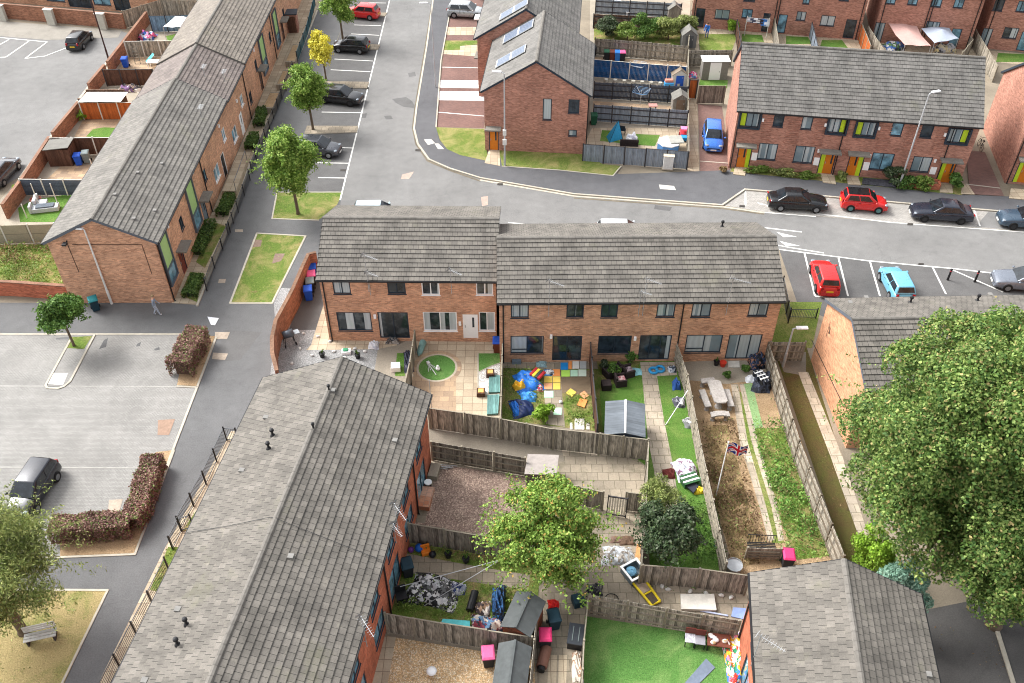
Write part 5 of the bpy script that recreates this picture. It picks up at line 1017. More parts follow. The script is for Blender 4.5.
# clipped hedges: dense leafy boxes
def hedge(label, pts, wdt, h, mat, n, seed=1, name='clipped_hedge', group='copper hedges of the car park', size=.09, core=None):
    P = [A(*p) for p in pts]; O = P[0]; t = thing(name, label, 'hedge', O, 0, group); Q, Nn = [], []; rg = np.random.default_rng(seed); tot = sum((P[i+1]-P[i]).length for i in range(len(P)-1)); mb = MB()
    for i in range(len(P)-1):
        a, b = P[i]-O, P[i+1]-O; L = (b-a).length; d = (b-a)/L; s_ = Vector((-d.y, d.x, 0)); k = int(n*L/tot); u = rg.uniform(-.02, 1.02, k); side = rg.choice(4, k, p=[.46, .22, .22, .1]); v = rg.uniform(-1, 1, k); z = rg.uniform(.05, 1, k)**.8
        v = np.where(side == 1, 1, np.where(side == 2, -1, v)); z = np.where(side == 0, 1, z); wob = 1+.09*np.sin(u*L*2.7+seed)+.06*np.sin(u*L*6.1)
        v = v*wob+rg.normal(0, .09, k); z = z*(.9+.1*wob)+rg.normal(0, .05, k); pts_ = np.array(a)+np.outer(u*L, np.array(d))+np.outer(v*wdt/2, np.array(s_)); pts_[:, 2] = z*h; Q.append(pts_)
        nn = np.zeros((k, 3)); nn[:, 2] = (side == 0)*1.0; nn += np.outer((side == 1)*1.0-(side == 2)*1.0, np.array(s_)); Nn.append(nn)
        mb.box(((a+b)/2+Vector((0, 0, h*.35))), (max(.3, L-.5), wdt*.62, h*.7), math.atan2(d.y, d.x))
    leaf_mesh('foliage', np.concatenate(Q), np.concatenate(Nn), size, mat, t); mb.build('inner_twigs', core or plain('hedge_core', c8(98, 80, 68), .95, var=.4, scale=12), t); return t
hedge('copper leaved hedge block at the corner of the car park', [(182, 377), (201, 342)], 1.35, 1.35, LF_COPPER, 12000, 2, size=.065); hedge('long L shaped copper hedge around the car park corner', [(157, 468), (143, 515), (134, 531), (58, 537)], 1.1, 1.15, LF_COPPER, 26000, 3, size=.065)
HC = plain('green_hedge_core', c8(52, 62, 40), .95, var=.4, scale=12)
for a, b, lb in (((190, 299), (199, 280), 'leafy front hedge nearest the gable of the left terrace'), ((197, 257), (212, 226), 'narrow green hedge behind the first railings'), ((222, 217), (231, 199), 'dark green hedge beside the ramp'), ((250, 151), (255, 138), 'clipped hedge beyond the ramp of the left terrace'), ((259, 128), (263, 112), 'second clipped hedge beyond the ramp')):
    hedge(lb, [a, b], .8, .6, LF_HEDGE, 1500, int(a[0]), 'front_hedge', 'front hedges of the left terrace', .09, HC)
# loose weeds: scatter of stalks and leaves that nobody could count
def weeds(name, polys, dens, hgt, mat, size, seed=1, asp=.35):
    rg = np.random.default_rng(seed); Q = []
    for poly in polys:
        P = np.array([A(*p)[:2] for p in poly]); lo, hi = P.min(0), P.max(0); n = int((hi-lo).prod()*dens); c = rg.uniform(lo, hi, (n, 2)); ins = np.zeros(n, bool); j = len(P)-1
        for i in range(len(P)):
            cond = ((P[i, 1] > c[:, 1]) != (P[j, 1] > c[:, 1])) & (c[:, 0] < (P[j, 0]-P[i, 0])*(c[:, 1]-P[i, 1])/(P[j, 1]-P[i, 1]+1e-12)+P[i, 0]); ins ^= cond; j = i
        c = c[ins]; cl = np.clip(.5+.55*np.sin(c[:, 0]*2.9+seed+np.sin(c[:, 1]*2.3))*np.sin(c[:, 1]*2.6+np.sin(c[:, 0]*3.1)), 0, 1); kp = rg.uniform(0, 1, len(c)) < .1+.9*cl*(.55+.45*np.sin(c[:, 0]*.9+c[:, 1]*.7+seed)); c, cl = c[kp], cl[kp]; z = rg.uniform(.02, 1, len(c))**1.6*hgt*(.25+.75*cl); Q.append(np.column_stack([c, z]))
    Q = np.concatenate(Q); nn = np.zeros_like(Q); nn[:, 2] = .5; o = leaf_mesh(name, Q, nn, size, mat, None, asp); return tag(o, kind='stuff')
weeds('weeds', [[(750, 424), (786, 418), (842, 556), (788, 560), (772, 500)]], 420, .6, LF_WEEDB, .1, 2); weeds('weeds', [[(0, 248), (54, 246), (70, 285), (0, 285)]], 240, .75, LF_WEED, .1, 3); weeds('dead_weeds', [[(0, 246), (50, 245), (56, 262), (0, 268)]], 240, .85, LF_DRY, .1, 4)
weeds('dead_weeds', [[(700, 420), (734, 420), (762, 530), (765, 565), (728, 565), (706, 480)]], 400, .7, LF_BRAM, .09, 5); weeds('weeds', [[(705, 430), (728, 428), (754, 530), (745, 560), (728, 560), (714, 500)]], 40, .7, LF_WILLOW, .09, 6)
weeds('weeds', [[(412, 575), (528, 590), (525, 632), (395, 610)], [(420, 540), (480, 552), (478, 563), (420, 552)]], 300, .5, LF_WEED, .08, 7); weeds('weeds', [[(505, 368), (540, 370), (544, 422), (503, 418)], [(565, 395), (590, 395), (596, 428), (568, 426)]], 260, .45, LF_WEED, .08, 8)
weeds('weeds', [[(690, 500), (718, 500), (726, 565), (695, 565), (680, 540)]], 300, .65, LF_DEEP, .09, 9); weeds('weeds', [[(182, 531), (196, 511), (201, 512), (192, 531)], [(150, 590), (168, 547), (178, 547), (160, 592)], [(180, 295), (190, 272), (203, 273), (197, 302)]], 70, .35, LF_WEED, .08, 10)
weeds('weeds', [[(733, 385), (738, 385), (778, 500), (790, 548), (778, 545), (752, 450)]], 45, .12, LF_WEED, .07, 11); weeds('grass', [[(443, 130), (484, 131), (487, 160), (450, 149)], [(502, 151), (585, 153), (610, 165), (610, 173), (505, 164)], [(777, 304), (820, 304), (811, 345), (770, 343)]], 30, .16, LF_WEED, .06, 12)
weeds('grass', [[(258, 235), (303, 237), (271, 301), (232, 301)], [(278, 194), (340, 194), (318, 218), (274, 217)], [(106, 592), (62, 683), (0, 683), (0, 592)]], 22, .1, LF_WILLOW, .06, 13); weeds('fallen_leaves', [[(808, 420), (820, 420), (868, 590), (850, 570)], [(930, 620), (1000, 640), (1010, 683), (940, 650)]], 14, .03, LF_DRY, .07, 14)
weeds('grass', [[(648, 378), (652, 378), (672, 470), (700, 470), (684, 378), (690, 376), (726, 560), (660, 520)]], 12, .1, LF_WEED, .05, 15)

# loose stray weeds over the dry soil and along edges, so borders are ragged
weeds('weeds', [[(690, 420), (770, 420), (840, 560), (740, 566)], [(745, 382), (770, 380), (790, 428), (760, 432)]], 26, .25, LF_WEEDB, .07, 31)
weeds('weeds', [[(478, 560), (530, 560), (530, 575), (478, 568)], [(546, 440), (648, 461), (646, 466), (546, 449)], [(640, 580), (748, 596), (747, 602), (640, 586)], [(590, 614), (740, 638), (738, 642), (588, 618)]], 60, .18, LF_WEEDB, .06, 32)
weeds('grass', [[(586, 618), (738, 641), (735, 690), (584, 690)]], 60, .05, LF_TURF, .045, 33)
weeds('grass', [[(597, 378), (640, 372), (646, 376), (650, 440), (606, 432)], [(654, 378), (684, 378), (706, 450), (720, 500), (682, 500)]], 60, .07, LF_WEED, .05, 34)
# ================================================================== CARS
TYRE = plain('tyre_rubber', c8(30, 30, 31), .85, var=.2); RIM = plain('alloy_rim', c8(150, 152, 155), .35, .7, var=.15); RIM_D = plain('dark_rim', c8(58, 58, 60), .35, .6, var=.15); CGLASS = glass('car_glass', (.012, .016, .02, 1), .04)
HLAMP = plain('headlamp_lens', c8(138, 146, 154), .12, .2, var=.1); TLAMP = plain('tail_lamp_lens', c8(150, 18, 22), .2, 0, var=.1); PLATE_Y = plain('yellow_plate', c8(214, 178, 44), .5, var=.05); PLATE_W = plain('white_plate', c8(216, 216, 210), .5, var=.05); TRIM = plain('car_black_trim', c8(24, 24, 26), .5, var=.2)
KINDS = {  # (x fraction, top z fraction of H, width fraction), cabin: rear base, front base, rear roof, front roof (fractions of L)
 'hatch': ([(-.5, .36, .80), (-.488, .56, .90), (-.455, .64, .96), (-.3, .655, .99), (0, .645, 1), (.22, .63, .99), (.36, .575, .96), (.455, .49, .90), (.49, .40, .80), (.5, .30, .72)], (-.475, .255, -.40, .06)),
 'saloon': ([(-.5, .38, .80), (-.49, .58, .90), (-.455, .66, .94), (-.34, .675, .98), (0, .66, 1), (.2, .645, .99), (.34, .60, .96), (.45, .53, .91), (.49, .42, .80), (.5, .30, .72)], (-.37, .20, -.22, .03)),
 'suv': ([(-.5, .36, .82), (-.49, .56, .92), (-.46, .63, .97), (-.3, .64, 1), (0, .635, 1), (.24, .625, .99), (.38, .585, .97), (.465, .50, .92), (.493, .40, .84), (.5, .28, .76)], (-.475, .25, -.42, .08))}
def car(label, pos, L, Wd, H, kind, paint, rim=None, roofm=None, near=None, cat='car', group='parked cars'):
    rim = rim or RIM; st, (cr, cf, rr, rf) = KINDS[kind]
    if near == 'axis': p, q = [v if isinstance(v, Vector) else A(*v) for v in pos]; d = (q-p).normalized(); c = (p+q)/2
    else:
        p, q = A(*pos[0]), A(*pos[1]); d = (q-p).normalized(); n = Vector((-d.y, d.x, 0)); c = (p+q)/2+n*(Wd/2-.1)*(1 if near == 'r' else -1)
    t = thing('parked_car', label, cat, (c.x, c.y, .012), math.atan2(d.y, d.x), group); hw = Wd/2
    prof = [(.80, .19), (.95, .24), (1.0, .42), (.985, .62), (.93, .90), (.80, .985), (.45, 1.02), (0, 1.03)]
    mb = MB(); rows = []
    for x, zt, wf in st:
        z1 = zt*H; row = []
        for yf, zf in prof: row.append((x*L, hw*wf*yf, .0+(zf if zf <= .42 and z1 > .6 else zf*z1) if zf > .3 else zf))
        rows.append([(a, -b, c_) for a, b, c_ in row[:-1]]+[row[-1]]+row[:-1][::-1])
    n = len(rows[0])
    vs = [v for r_ in rows for v in r_]; fs = []
    for i in range(len(rows)-1):
        for j in range(n-1): fs.append((i*n+j, (i+1)*n+j, (i+1)*n+j+1, i*n+j+1))
        fs.append((i*n+n-1, (i+1)*n+n-1, (i+1)*n, i*n))
    fs.append(tuple(range(n))); fs.append(tuple((len(rows)-1)*n+j for j in range(n-1, -1, -1))); mb.raw(vs, fs)
    body = mb.build('body', paint, t, smooth=True, subsurf=2)
    zb = .63*H; zr = H; b = [hw*.90, hw*.70]
    base = [Vector((cr*L, -b[0], zb)), Vector((cf*L, -b[0], zb*.985)), Vector((cf*L, b[0], zb*.985)), Vector((cr*L, b[0], zb))]; top = [Vector((rr*L, -b[1], zr-.04)), Vector((rf*L, -b[1], zr)), Vector((rf*L, b[1], zr)), Vector((rr*L, b[1], zr-.04))]
    m2 = MB(); nb = 6   # cabin as a loft with a slightly domed roof
    m2.raw(base+top, [(3, 2, 1, 0), (0, 1, 5, 4), (1, 2, 6, 5), (2, 3, 7, 6), (3, 0, 4, 7), (4, 5, 6, 7)]); cab = m2.build('cabin', paint, t, smooth=True, bevel=.07)
    def pane(nm, q, i0, i1, j0, j1, par=t, off=.014, m=CGLASS):
        a, b_, c_, d_ = q; f = lambda u, v: a.lerp(b_, u).lerp(d_.lerp(c_, u), v); nrm = (b_-a).cross(d_-a).normalized()*off
        mm = MB(); g0 = [f(i0, j0)+nrm, f(i1, j0)+nrm, f(i1, j1)+nrm, f(i0, j1)+nrm]; mm.quad(g0); return mm.build(nm, m, par)
    pane('windscreen', [base[1], base[2], top[2], top[1]], .05, .95, .06, .93); pane('rear_window', [base[3], base[0], top[0], top[3]], .08, .92, .25 if kind != 'saloon' else .12, .90)
    for s_, q in ((0, [base[0], base[1], top[1], top[0]]), (1, [base[2], base[3], top[3], top[2]])):
        for a0, a1 in (((.10, .47), (.50, .88)) if s_ == 0 else ((.12, .50), (.53, .90))): pane('side_window', q, a0, a1, .14, .86)
    if roofm: pane('sunroof', [top[0], top[1], top[2], top[3]], .02, .98, .04, .96, off=.02, m=roofm)
    r = .325 if kind != 'suv' else .36; wb = .295*L
    for x in (-wb, wb):
        for s_ in (-1, 1):
            w_ = thing('wheel', None, None, (x, s_*(hw-.085), r)); w_.parent = t; k = MB(); k.tube([(0, -.105, 0), (0, -.09, 0), (0, .09, 0), (0, .105, 0)], [r*.9, r, r, r*.9], 18); k.build('tyre', TYRE, w_)
            k = MB(); y = s_*.1
            k.tube([(0, y*.5, 0), (0, y+s_*.012, 0)], [r*.62, r*.58], 16); k.build('rim', rim, w_)
            ar = MB(); ar.tube([(r*1.13*math.cos(a), 0, r*1.13*math.sin(a)) for a in [math.pi*i/10 for i in range(-1, 12)]], .035, 6); ar.build('arch_lip', TRIM if kind == 'suv' else paint, w_)
    zf = .52*H if kind != 'saloon' else .5*H
    for s_ in (-1, 1):
        k = MB(); k.ball((.445*L, s_*hw*.66, zf*.92), (.15, .19, .06), 10); k.build('headlight', HLAMP, t, smooth=True)
        k = MB(); k.box((-.483*L, s_*hw*.68, .56*H), (.1, .3 if kind == 'saloon' else .2, .13 if kind == 'saloon' else .26), s_*.25); k.build('tail_light', TLAMP, t, bevel=.03)
        k = MB(); k.ball((cf*L*.82, s_*(hw+.07), zb*1.06), (.1, .1, .075), 8); k.build('door_mirror', paint, t, smooth=True)
        for x in (-.1, .1): k = MB(); k.box((x*L-.12, s_*hw*.995, .585*H), (.16, .03, .025)); k.build('door_handle', TRIM, t)
    k = MB(); k.box((.492*L, 0, .30*H), (.05, hw*1.2, .16)); k.build('grille', TRIM, t, bevel=.02); k = MB(); k.box((.503*L, 0, .24*H), (.03, .5, .11)); k.build('number_plate', PLATE_W, t); k = MB(); k.box((-.502*L, 0, .40*H), (.03, .5, .11)); k.build('number_plate', PLATE_Y, t)
    k = MB(); k.box((-.485*L, 0, .21*H), (.08, hw*1.4, .14)); k.build('rear_bumper', TRIM, t, bevel=.03)
    return t
gp = glossy_paint
CB = gp('black_car_paint', c8(26, 27, 30)); CR = gp('red_car_paint', c8(196, 28, 28), 0); CN = gp('blue_black_car_paint', c8(38, 42, 54)); CBG = gp('blue_grey_car_paint', c8(58, 76, 92)); CG = gp('grey_car_paint', c8(110, 116, 126)); CLB = gp('sky_blue_car_paint', c8(104, 170, 196), .1); CBL = gp('bright_blue_car_paint', c8(44, 104, 188)); CS = gp('silver_car_paint', c8(168, 172, 174), .5); CW = gp('white_car_paint', c8(214, 218, 220), 0); CCH = gp('charcoal_car_paint', c8(66, 68, 74)); DKROOF = gp('black_roof_paint', c8(22, 22, 24))
car('black saloon car parked in the lay-by, leftmost of its row', ((780.6, 211.3), (814.5, 213)), 4.75, 1.82, 1.44, 'saloon', CB, near='r')
car('red small hatchback with black roof in the lay-by', ((849.3, 211.5), (877.5, 213.8)), 3.65, 1.68, 1.5, 'hatch', CR, plain('teal_rim', c8(90, 130, 132), .4, .5), DKROOF, near='r')
car('blue black saloon in the lay-by facing the red hatchback', ((960, 224.5), (923, 222)), 4.7, 1.84, 1.44, 'saloon', CN, RIM_D, near='l')
car('blue grey car at the right frame edge of the lay-by', ((1049, 232), (1011.5, 229.5)), 4.7, 1.86, 1.5, 'saloon', CBG, RIM_D, near='l')
car('red hatchback seen from behind in the marked bays', ((815.5, 291.5), (810, 273)), 3.8, 1.66, 1.48, 'hatch', CR, near='l')
car('sky blue hatchback in the marked bays', ((889, 300), (879, 279.5)), 3.8, 1.68, 1.5, 'hatch', CLB, near='l')
car('blue grey saloon entering the bays at the right edge', ((1044, 295), (1007, 291.5)), 4.5, 1.8, 1.46, 'saloon', CG, near='l')
car('bright blue car on the red driveway facing the road', ((711.7, 126), (713, 158.5)), 4.3, 1.8, 1.44, 'hatch', CBL, near='axis')
car('black hatchback with yellow plate in the top left car park', ((83.5, 50), (92.5, 40)), 3.9, 1.68, 1.48, 'hatch', CB, near='r')
car('dark grey car cut by the left frame edge beside the brick wall', ((5, 186), (19, 170)), 4.5, 1.78, 1.46, 'hatch', CCH, near='r')
car('red hatchback in the farthest tree lined bay', ((368.5, 20.5), (352.5, 19)), 3.9, 1.7, 1.5, 'hatch', CR, near='l')
car('black hatchback in the bay beside the yellow tree', ((360.5, 54.5), (338.5, 53)), 3.9, 1.7, 1.5, 'hatch', CB, near='l')
car('black estate car in the bay between two street trees', ((326.5, 104), (348.5, 106.5)), 4.5, 1.8, 1.52, 'suv', CB, RIM_D, near='r')
car('charcoal hatchback in the bay behind the bushy street tree', ((305.5, 156.5), (327, 158.5)), 4.0, 1.74, 1.5, 'hatch', CCH, near='r')
car('silver crossover parked on red block paving at the top', ((455.3, 18.5), (475.5, 19.8)), 4.3, 1.8, 1.58, 'suv', CS, near='r')
car('dark blue hatchback in the block paved car park under the willow', ((57, 482), (39, 511)), 3.9, 1.7, 1.5, 'hatch', gp('dark_blue_car_paint', c8(24, 27, 36)), near='l')
car('pale blue white car roof peeping over the left house ridge', (W(-12.6, 60.7), W(-8.6, 60.7)), 4.1, 1.75, 1.5, 'hatch', gp('pale_blue_car_paint', c8(186, 206, 214), .1), near='axis')
car('white car roof peeping over the right terrace ridge', (W(6.4, 58.25), W(10.6, 58.05)), 4.2, 1.75, 1.45, 'hatch', CW, near='axis')
# ================================================================== STREET FURNITURE, PEOPLE, GARDEN THINGS
def ztop(base, ytop):   # height of a vertical thing standing at base whose top appears at row ytop
    g = A(*base); lo, hi = 0., 20.
    for _ in range(40):
        z = (lo+hi)/2; dy, dz = g.y, z-CAM_H; dep = dy*cth-dz*sth; up = dy*sth+dz*cth; py = 341.5-CAM_F*up/dep
        if py > ytop: lo = z
        else: hi = z
    return lo
def col(name, rgb, rough=.6, metal=0, var=.18): return plain(name, c8(*rgb), rough, metal, var)
def mk(name, label, cat, at, rz, parts, group=None, z=0):
    p = at if isinstance(at, Vector) else A(at[0], at[1], z); t = thing(name, label, cat, (p.x, p.y, z), rz, group)
    for pn, m, fn, *kw in parts:
        mb = MB(); fn(mb); mb.build(pn, m, t, **(kw[0] if kw else {}))
    return t
def one(name, label, cat, at, rz, m, fn, group=None, z=0, **kw):
    p = at if isinstance(at, Vector) else A(at[0], at[1], z); mb = MB(); fn(mb); o = mb.build(name, m, None, **kw); o.location = (p.x, p.y, z); o.rotation_euler = (0, 0, rz); return tag(o, label, cat, group)
def lamp(label, base, h, arm, m, boxes=(), r=(.075, .05), head=True, cat='street lamp', name='street_lamp'):
    P_ = [('pole', m, lambda b: b.tube([(0, 0, -.05), (0, 0, 1.2), (0, 0, 1.25), (0, 0, h)], [r[0]*1.25, r[0]*1.25, r[0], r[1]], 10))]
    if head:
        d = Vector((math.cos(arm[0]), math.sin(arm[0]), 0)); e = d*arm[1]
        P_ += [('arm', m, lambda b: b.tube([(0, 0, h-.03), (e.x*.3, e.y*.3, h+.05), (e.x, e.y, h+.08)], .035, 8)), ('lamp_head', col('lamp_head_white', (226, 226, 226), .4), lambda b: b.box((e.x+d.x*.3, e.y+d.y*.3, h+.1), (.75, .28, .12), arm[0]), {'bevel': .04})]
    for z0, w_ in boxes: P_.append(('control_box', col('control_box_white', (220, 220, 216)), lambda b, z0=z0, w_=w_: b.box((0, -.1, z0), (w_, .16, .5)), {'bevel': .015}))
    return mk(name, label, cat, base, 0, P_, 'street lamps')
LP = plain('lamp_post_steel', c8(186, 188, 190), .5, .3, .12); LPD = plain('brown_lamp_post', c8(62, 44, 44), .6, .2, .15)
lamp('tall dark brown lamp post at the brick wall of the top left car park', (108.9, 60.2), 9.5, (R(180), .4), LPD, head=True); lamp('pale lamp post in front of the solar gable with white control boxes', (504.8, 166.5), 8.5, (R(170), .3), LP, ((2.4, .34), (3.3, .3)))
lamp('tall leaning looking lamp post before the dark planter bush', (898.8, 187.5), 8.4, (R(20), .3), LP); lamp('slim white lamp post against the orange gable of the left terrace', (111.9, 303.7), ztop((111.9, 303.7), 230), (R(170), .15), col('white_pole', (220, 220, 216), .5)); lamp('short pale lamp post in the mossy strip', (783, 366.6), ztop((783, 366.6), 329), (R(0), .25), LP); lamp('thin pale lamp post on the pavement of the side road', (435.7, 88), ztop((435.7, 88), 4), (R(180), .35), LP, r=(.05, .035))
for px, py, lb in ((947.5, 280, 'black bollard left of the pair in the marked bays'), (974.5, 282, 'black bollard right of the pair in the marked bays')):
    mk('bollard', lb, 'bollard', (px, py), 0, [('post', BLACKP, lambda b: b.lathe((0, 0, 0), [(.09, -.05), (.08, .1), (.07, .9), (.085, .92), (.085, 1.0), (.03, 1.04)], 10)), ('band', col('bollard_band', (170, 60, 70)), lambda b: b.lathe((0, 0, 0), [(.074, .78), (.074, .86)], 10))], 'bollards')
mk('utility_cabinet', 'white utility cabinet on the pavement before the slate grey fence', 'cabinet', (667.5, 170), R(-6), [('body', col('cabinet_white', (224, 224, 220)), lambda b: b.bx(-.42, .42, 0, .4, 0, 1.25), {'bevel': .02}), ('lid', col('cabinet_lid', (206, 196, 176)), lambda b: b.bx(-.46, .46, -.04, .44, 1.25, 1.32)), ('door', col('cabinet_door', (212, 212, 208)), lambda b: b.bx(-.36, .36, -.015, .002, .12, 1.15)), ('plinth', CONC, lambda b: b.bx(-.5, .5, -.05, .45, -.02, .06))], z=.1)
for px, py, lb in ((478, 41.5, 'white porch canopy on a dark post by the blue bin'), (483.5, 82, 'white porch canopy on a dark post by the striped bays')):
    mk('porch_canopy', lb, 'canopy', (px, py), R(-5), [('post', POST_DK, lambda b: b.bx(-.05, .05, -.05, .05, 0, 2.4)), ('roof', UPVC, lambda b: b.bx(-.35, 1.2, -.2, 1.1, 2.4, 2.52), {'bevel': .02})], 'porch canopies')
# ---- wheelie bins
def wbin(label, at, body, lid, rz=0, z=0, h=1.0):
    w_ = .29*h; d = .36*h; hb = .94*h
    def bd(b):
        b.raw([(x*w_*k, y*d*k, zz) for zz, k in ((.06, .78), (hb, 1)) for x, y in ((-1, -1), (1, -1), (1, 1), (-1, 1))], [(3, 2, 1, 0), (4, 5, 6, 7), (0, 1, 5, 4), (1, 2, 6, 5), (2, 3, 7, 6), (3, 0, 4, 7)]); b.bx(-w_*1.03, w_*1.03, -d*1.03, d*1.03, hb-.06, hb-.01)
    mk('wheelie_bin', label, 'bin', at, rz, [('body', body, bd, {'bevel': .015}), ('lid', lid, lambda b: b.raw([(x*w_*k, y*d*k, zz) for zz, k in ((hb+.004, 1.1), (hb+.05, 1.08), (hb+.11, .8)) for x, y in ((-1, -1), (1, -1), (1, 1), (-1, 1))], [(3, 2, 1, 0), (8, 9, 10, 11)]+[(i+4*k, (i+1) % 4+4*k, (i+1) % 4+4*k+4, i+4*k+4) for k in (0, 1) for i in range(4)]), {'bevel': .012}), ('handle', BLACKP, lambda b: b.tube([(-w_*.9, d+.08, hb-.02), (w_*.9, d+.08, hb-.02)], .02, 6)), ('wheel', TYRE, lambda b: b.tube([(-w_-.03, d*.7, .1), (-w_+.04, d*.7, .1)], .1, 12)), ('wheel', TYRE, lambda b: b.tube([(w_-.04, d*.7, .1), (w_+.03, d*.7, .1)], .1, 12))], 'wheelie bins', z)
K = col('bin_black', (40, 42, 46)); BLU = col('bin_blue', (34, 84, 190)); PNK = col('bin_pink', (206, 52, 106)); GRN = col('bin_green', (36, 92, 66)); BRN = col('bin_brown', (112, 58, 44)); GRY = col('bin_grey', (120, 132, 132)); TEAL = col('bin_teal', (36, 122, 128)); DKT = col('bin_dark_teal', (30, 58, 70)); LPNK = col('bin_light_pink', (236, 104, 154))
for lb, at, b_, l_, rz in (('dark bin with teal lid against the orange gable', (96.5, 309.5), DKT, TEAL, .5), ('deep blue bin in the brown fenced yard', (80, 164.5), BLU, BLU, .2), ('grey green bin beside the deep blue one', (88, 162), GRY, GRY, .2), ('blue bin in the yard with the turquoise chair', (126.5, 67), BLU, BLU, .1),
    ('pink lidded bin farthest along the curved wall', (314.5, 271), K, PNK, .2), ('blue bin second along the curved wall', (313.5, 277), BLU, BLU, .2), ('pink lidded bin third along the curved wall', (312.8, 284), K, LPNK, .2), ('grey lidded bin fourth along the curved wall', (311.5, 291), K, GRY, .2), ('blue bin nearest in the row along the curved wall', (309.5, 299), BLU, BLU, .2),
    ('brown bin with blue lid beside the white back door', (497.5, 351), BRN, BLU, 0), ('black bin with green lid, leftmost of four at the top', (606.4, 60), K, GRN, 0), ('brown red bin second of four at the top', (611.7, 60.3), BRN, BRN, 0), ('bright blue bin third of four at the top', (616.9, 60.6), col('bin_sky', (52, 130, 214)), col('bin_sky', (52, 130, 214)), 0), ('black bin with pink lid, rightmost of four at the top', (622, 60.8), K, LPNK, 0),
    ('tall green bin at the corner of the solar gable', (593.5, 124), GRN, GRN, 0), ('hot pink lidded bin at the end of the stone table garden', (785.5, 565), K, PNK, -.1), ('light pink lidded bin by the tan gravel garden', (488.5, 663), K, LPNK, .1), ('hot pink lidded bin on the slab path between the sheds', (545, 645), K, PNK, 0), ('dark bin under the cherry tree', (553.5, 626), DKT, DKT, .2), ('black bin by the tan wall of the weedy garden', (408, 574), K, DKT, .3), ('blue bin by the brown brick house side', (485.5, 46), BLU, BLU, 0), ('dark bin beside the navy fence at the far corner', (593, 56), K, K, 0)):
    wbin(lb, at, b_, l_, rz)
# ---- people: one continuous skinned body each
def person(label, at, rz, pose, skin, top, legs, hair, shoes):
    """pose: joint name -> position; body grown with a Skin modifier, coloured by region of the figure"""
    p = A(*at); t = thing('person', label, 'person', p, rz)
    J = [('pelvis', None, .15), ('chest', 'pelvis', .17), ('neck', 'chest', .065), ('head', 'neck', .105), ('crown', 'head', .085), ('shoulder_l', 'chest', .075), ('elbow_l', 'shoulder_l', .05), ('wrist_l', 'elbow_l', .034), ('palm_l', 'wrist_l', .036), ('shoulder_r', 'chest', .075), ('elbow_r', 'shoulder_r', .05), ('wrist_r', 'elbow_r', .034), ('palm_r', 'wrist_r', .036), ('hip_l', 'pelvis', .1), ('knee_l', 'hip_l', .065), ('ankle_l', 'knee_l', .045), ('toe_l', 'ankle_l', .04), ('hip_r', 'pelvis', .1), ('knee_r', 'hip_r', .065), ('ankle_r', 'knee_r', .045), ('toe_r', 'ankle_r', .04)]
    names = [j[0] for j in J]; V = [Vector(pose[n]) for n in names]; E = [(names.index(b), i) for i, (a, b, r) in enumerate(J) if b]; Rr = [j[2] for j in J]
    for s_ in 'lr':   # four fingers and a thumb on each hand
        w_, pl = Vector(pose['wrist_'+s_]), Vector(pose['palm_'+s_]); d = (pl-w_).normalized(); sd_ = d.cross(Vector((0, 1, 0))).normalized(); ip = names.index('palm_'+s_)
        for k, (o_, ln) in enumerate(((-.03, .06), (-.01, .075), (.01, .07), (.03, .055))):
            i = len(V); V += [pl+d*.035+sd_*o_, pl+d*(.035+ln)+sd_*o_*1.2+Vector((0, .02, 0))]; Rr += [.011, .009]; E += [(ip, i), (i, i+1)]
        i = len(V); V += [w_.lerp(pl, .7)+sd_*.05, pl+sd_*.075+d*.02]; Rr += [.012, .01]; E += [(ip, i), (i, i+1)]
    me = bpy.data.meshes.new('body'); me.from_pydata([tuple(v) for v in V], E, []); o = bpy.data.objects.new('body', me); COL.objects.link(o); o.parent = t
    sk = o.modifiers.new('skin', 'SKIN'); sk.use_smooth_shade = True
    for i, r in enumerate(Rr): me.skin_vertices[0].data[i].radius = (r, r*(.72 if i < 2 else 1))
    me.skin_vertices[0].data[0].use_root = True; sb = o.modifiers.new('sub', 'SUBSURF'); sb.levels = sb.render_levels = 1
    m = NT('person_cloth_'+label[:12]).set(.85, 0, .2); sp = m.n('ShaderNodeSeparateXYZ'); m.l(m.tc, 'Object', sp, 0); hz = pose['head'][2]; pz = pose['pelvis'][2]
    f = m.ramp(m.math('DIVIDE', (sp, 2), 2.0)[0], 0, [(0, shoes), (.045, shoes), (.05, legs), ((pz-.02)/2, legs), (pz/2, top), ((hz-.17)/2, top), ((hz-.15)/2, skin), (1, skin)]); f.color_ramp.interpolation = 'CONSTANT'
    nz = m.noise(14, 4, .6, 'Object'); m.color(m.mix('MULTIPLY', 1.0, (f, 0), (m.ramp(nz, 0, [(.3, .75), (.7, 1.15)]), 0))); me.materials.append(m.m)
    h = Vector(pose['head']); b = MB(); b.ball((h.x, h.y-.015, h.z+.07), (.105, .115, .1), 12); b.build('hair', hair, t, smooth=True)
    b = MB(); b.ball((h.x, h.y+.105, h.z-.01), (.018, .03, .025), 8); b.build('nose', plain('skin_tone', skin, .6), t, smooth=True)
    for s_ in (-1, 1): b = MB(); b.ball((h.x+s_*.036, h.y+.092, h.z+.02), (.014, .01, .009), 8); b.build('eye', BLACKP, t); b = MB(); b.ball((h.x+s_*.103, h.y, h.z), (.014, .03, .035), 8); b.build('ear', plain('skin_tone', skin, .6), t)
    b = MB(); b.ball((h.x, h.y+.096, h.z-.055), (.03, .012, .009), 8); b.build('mouth', plain('lip_tone', c8(150, 84, 76), .5), t); return t
SKIN = c8(206, 158, 132); HAIR = plain('brown_hair', c8(84, 62, 46), .8, var=.3)
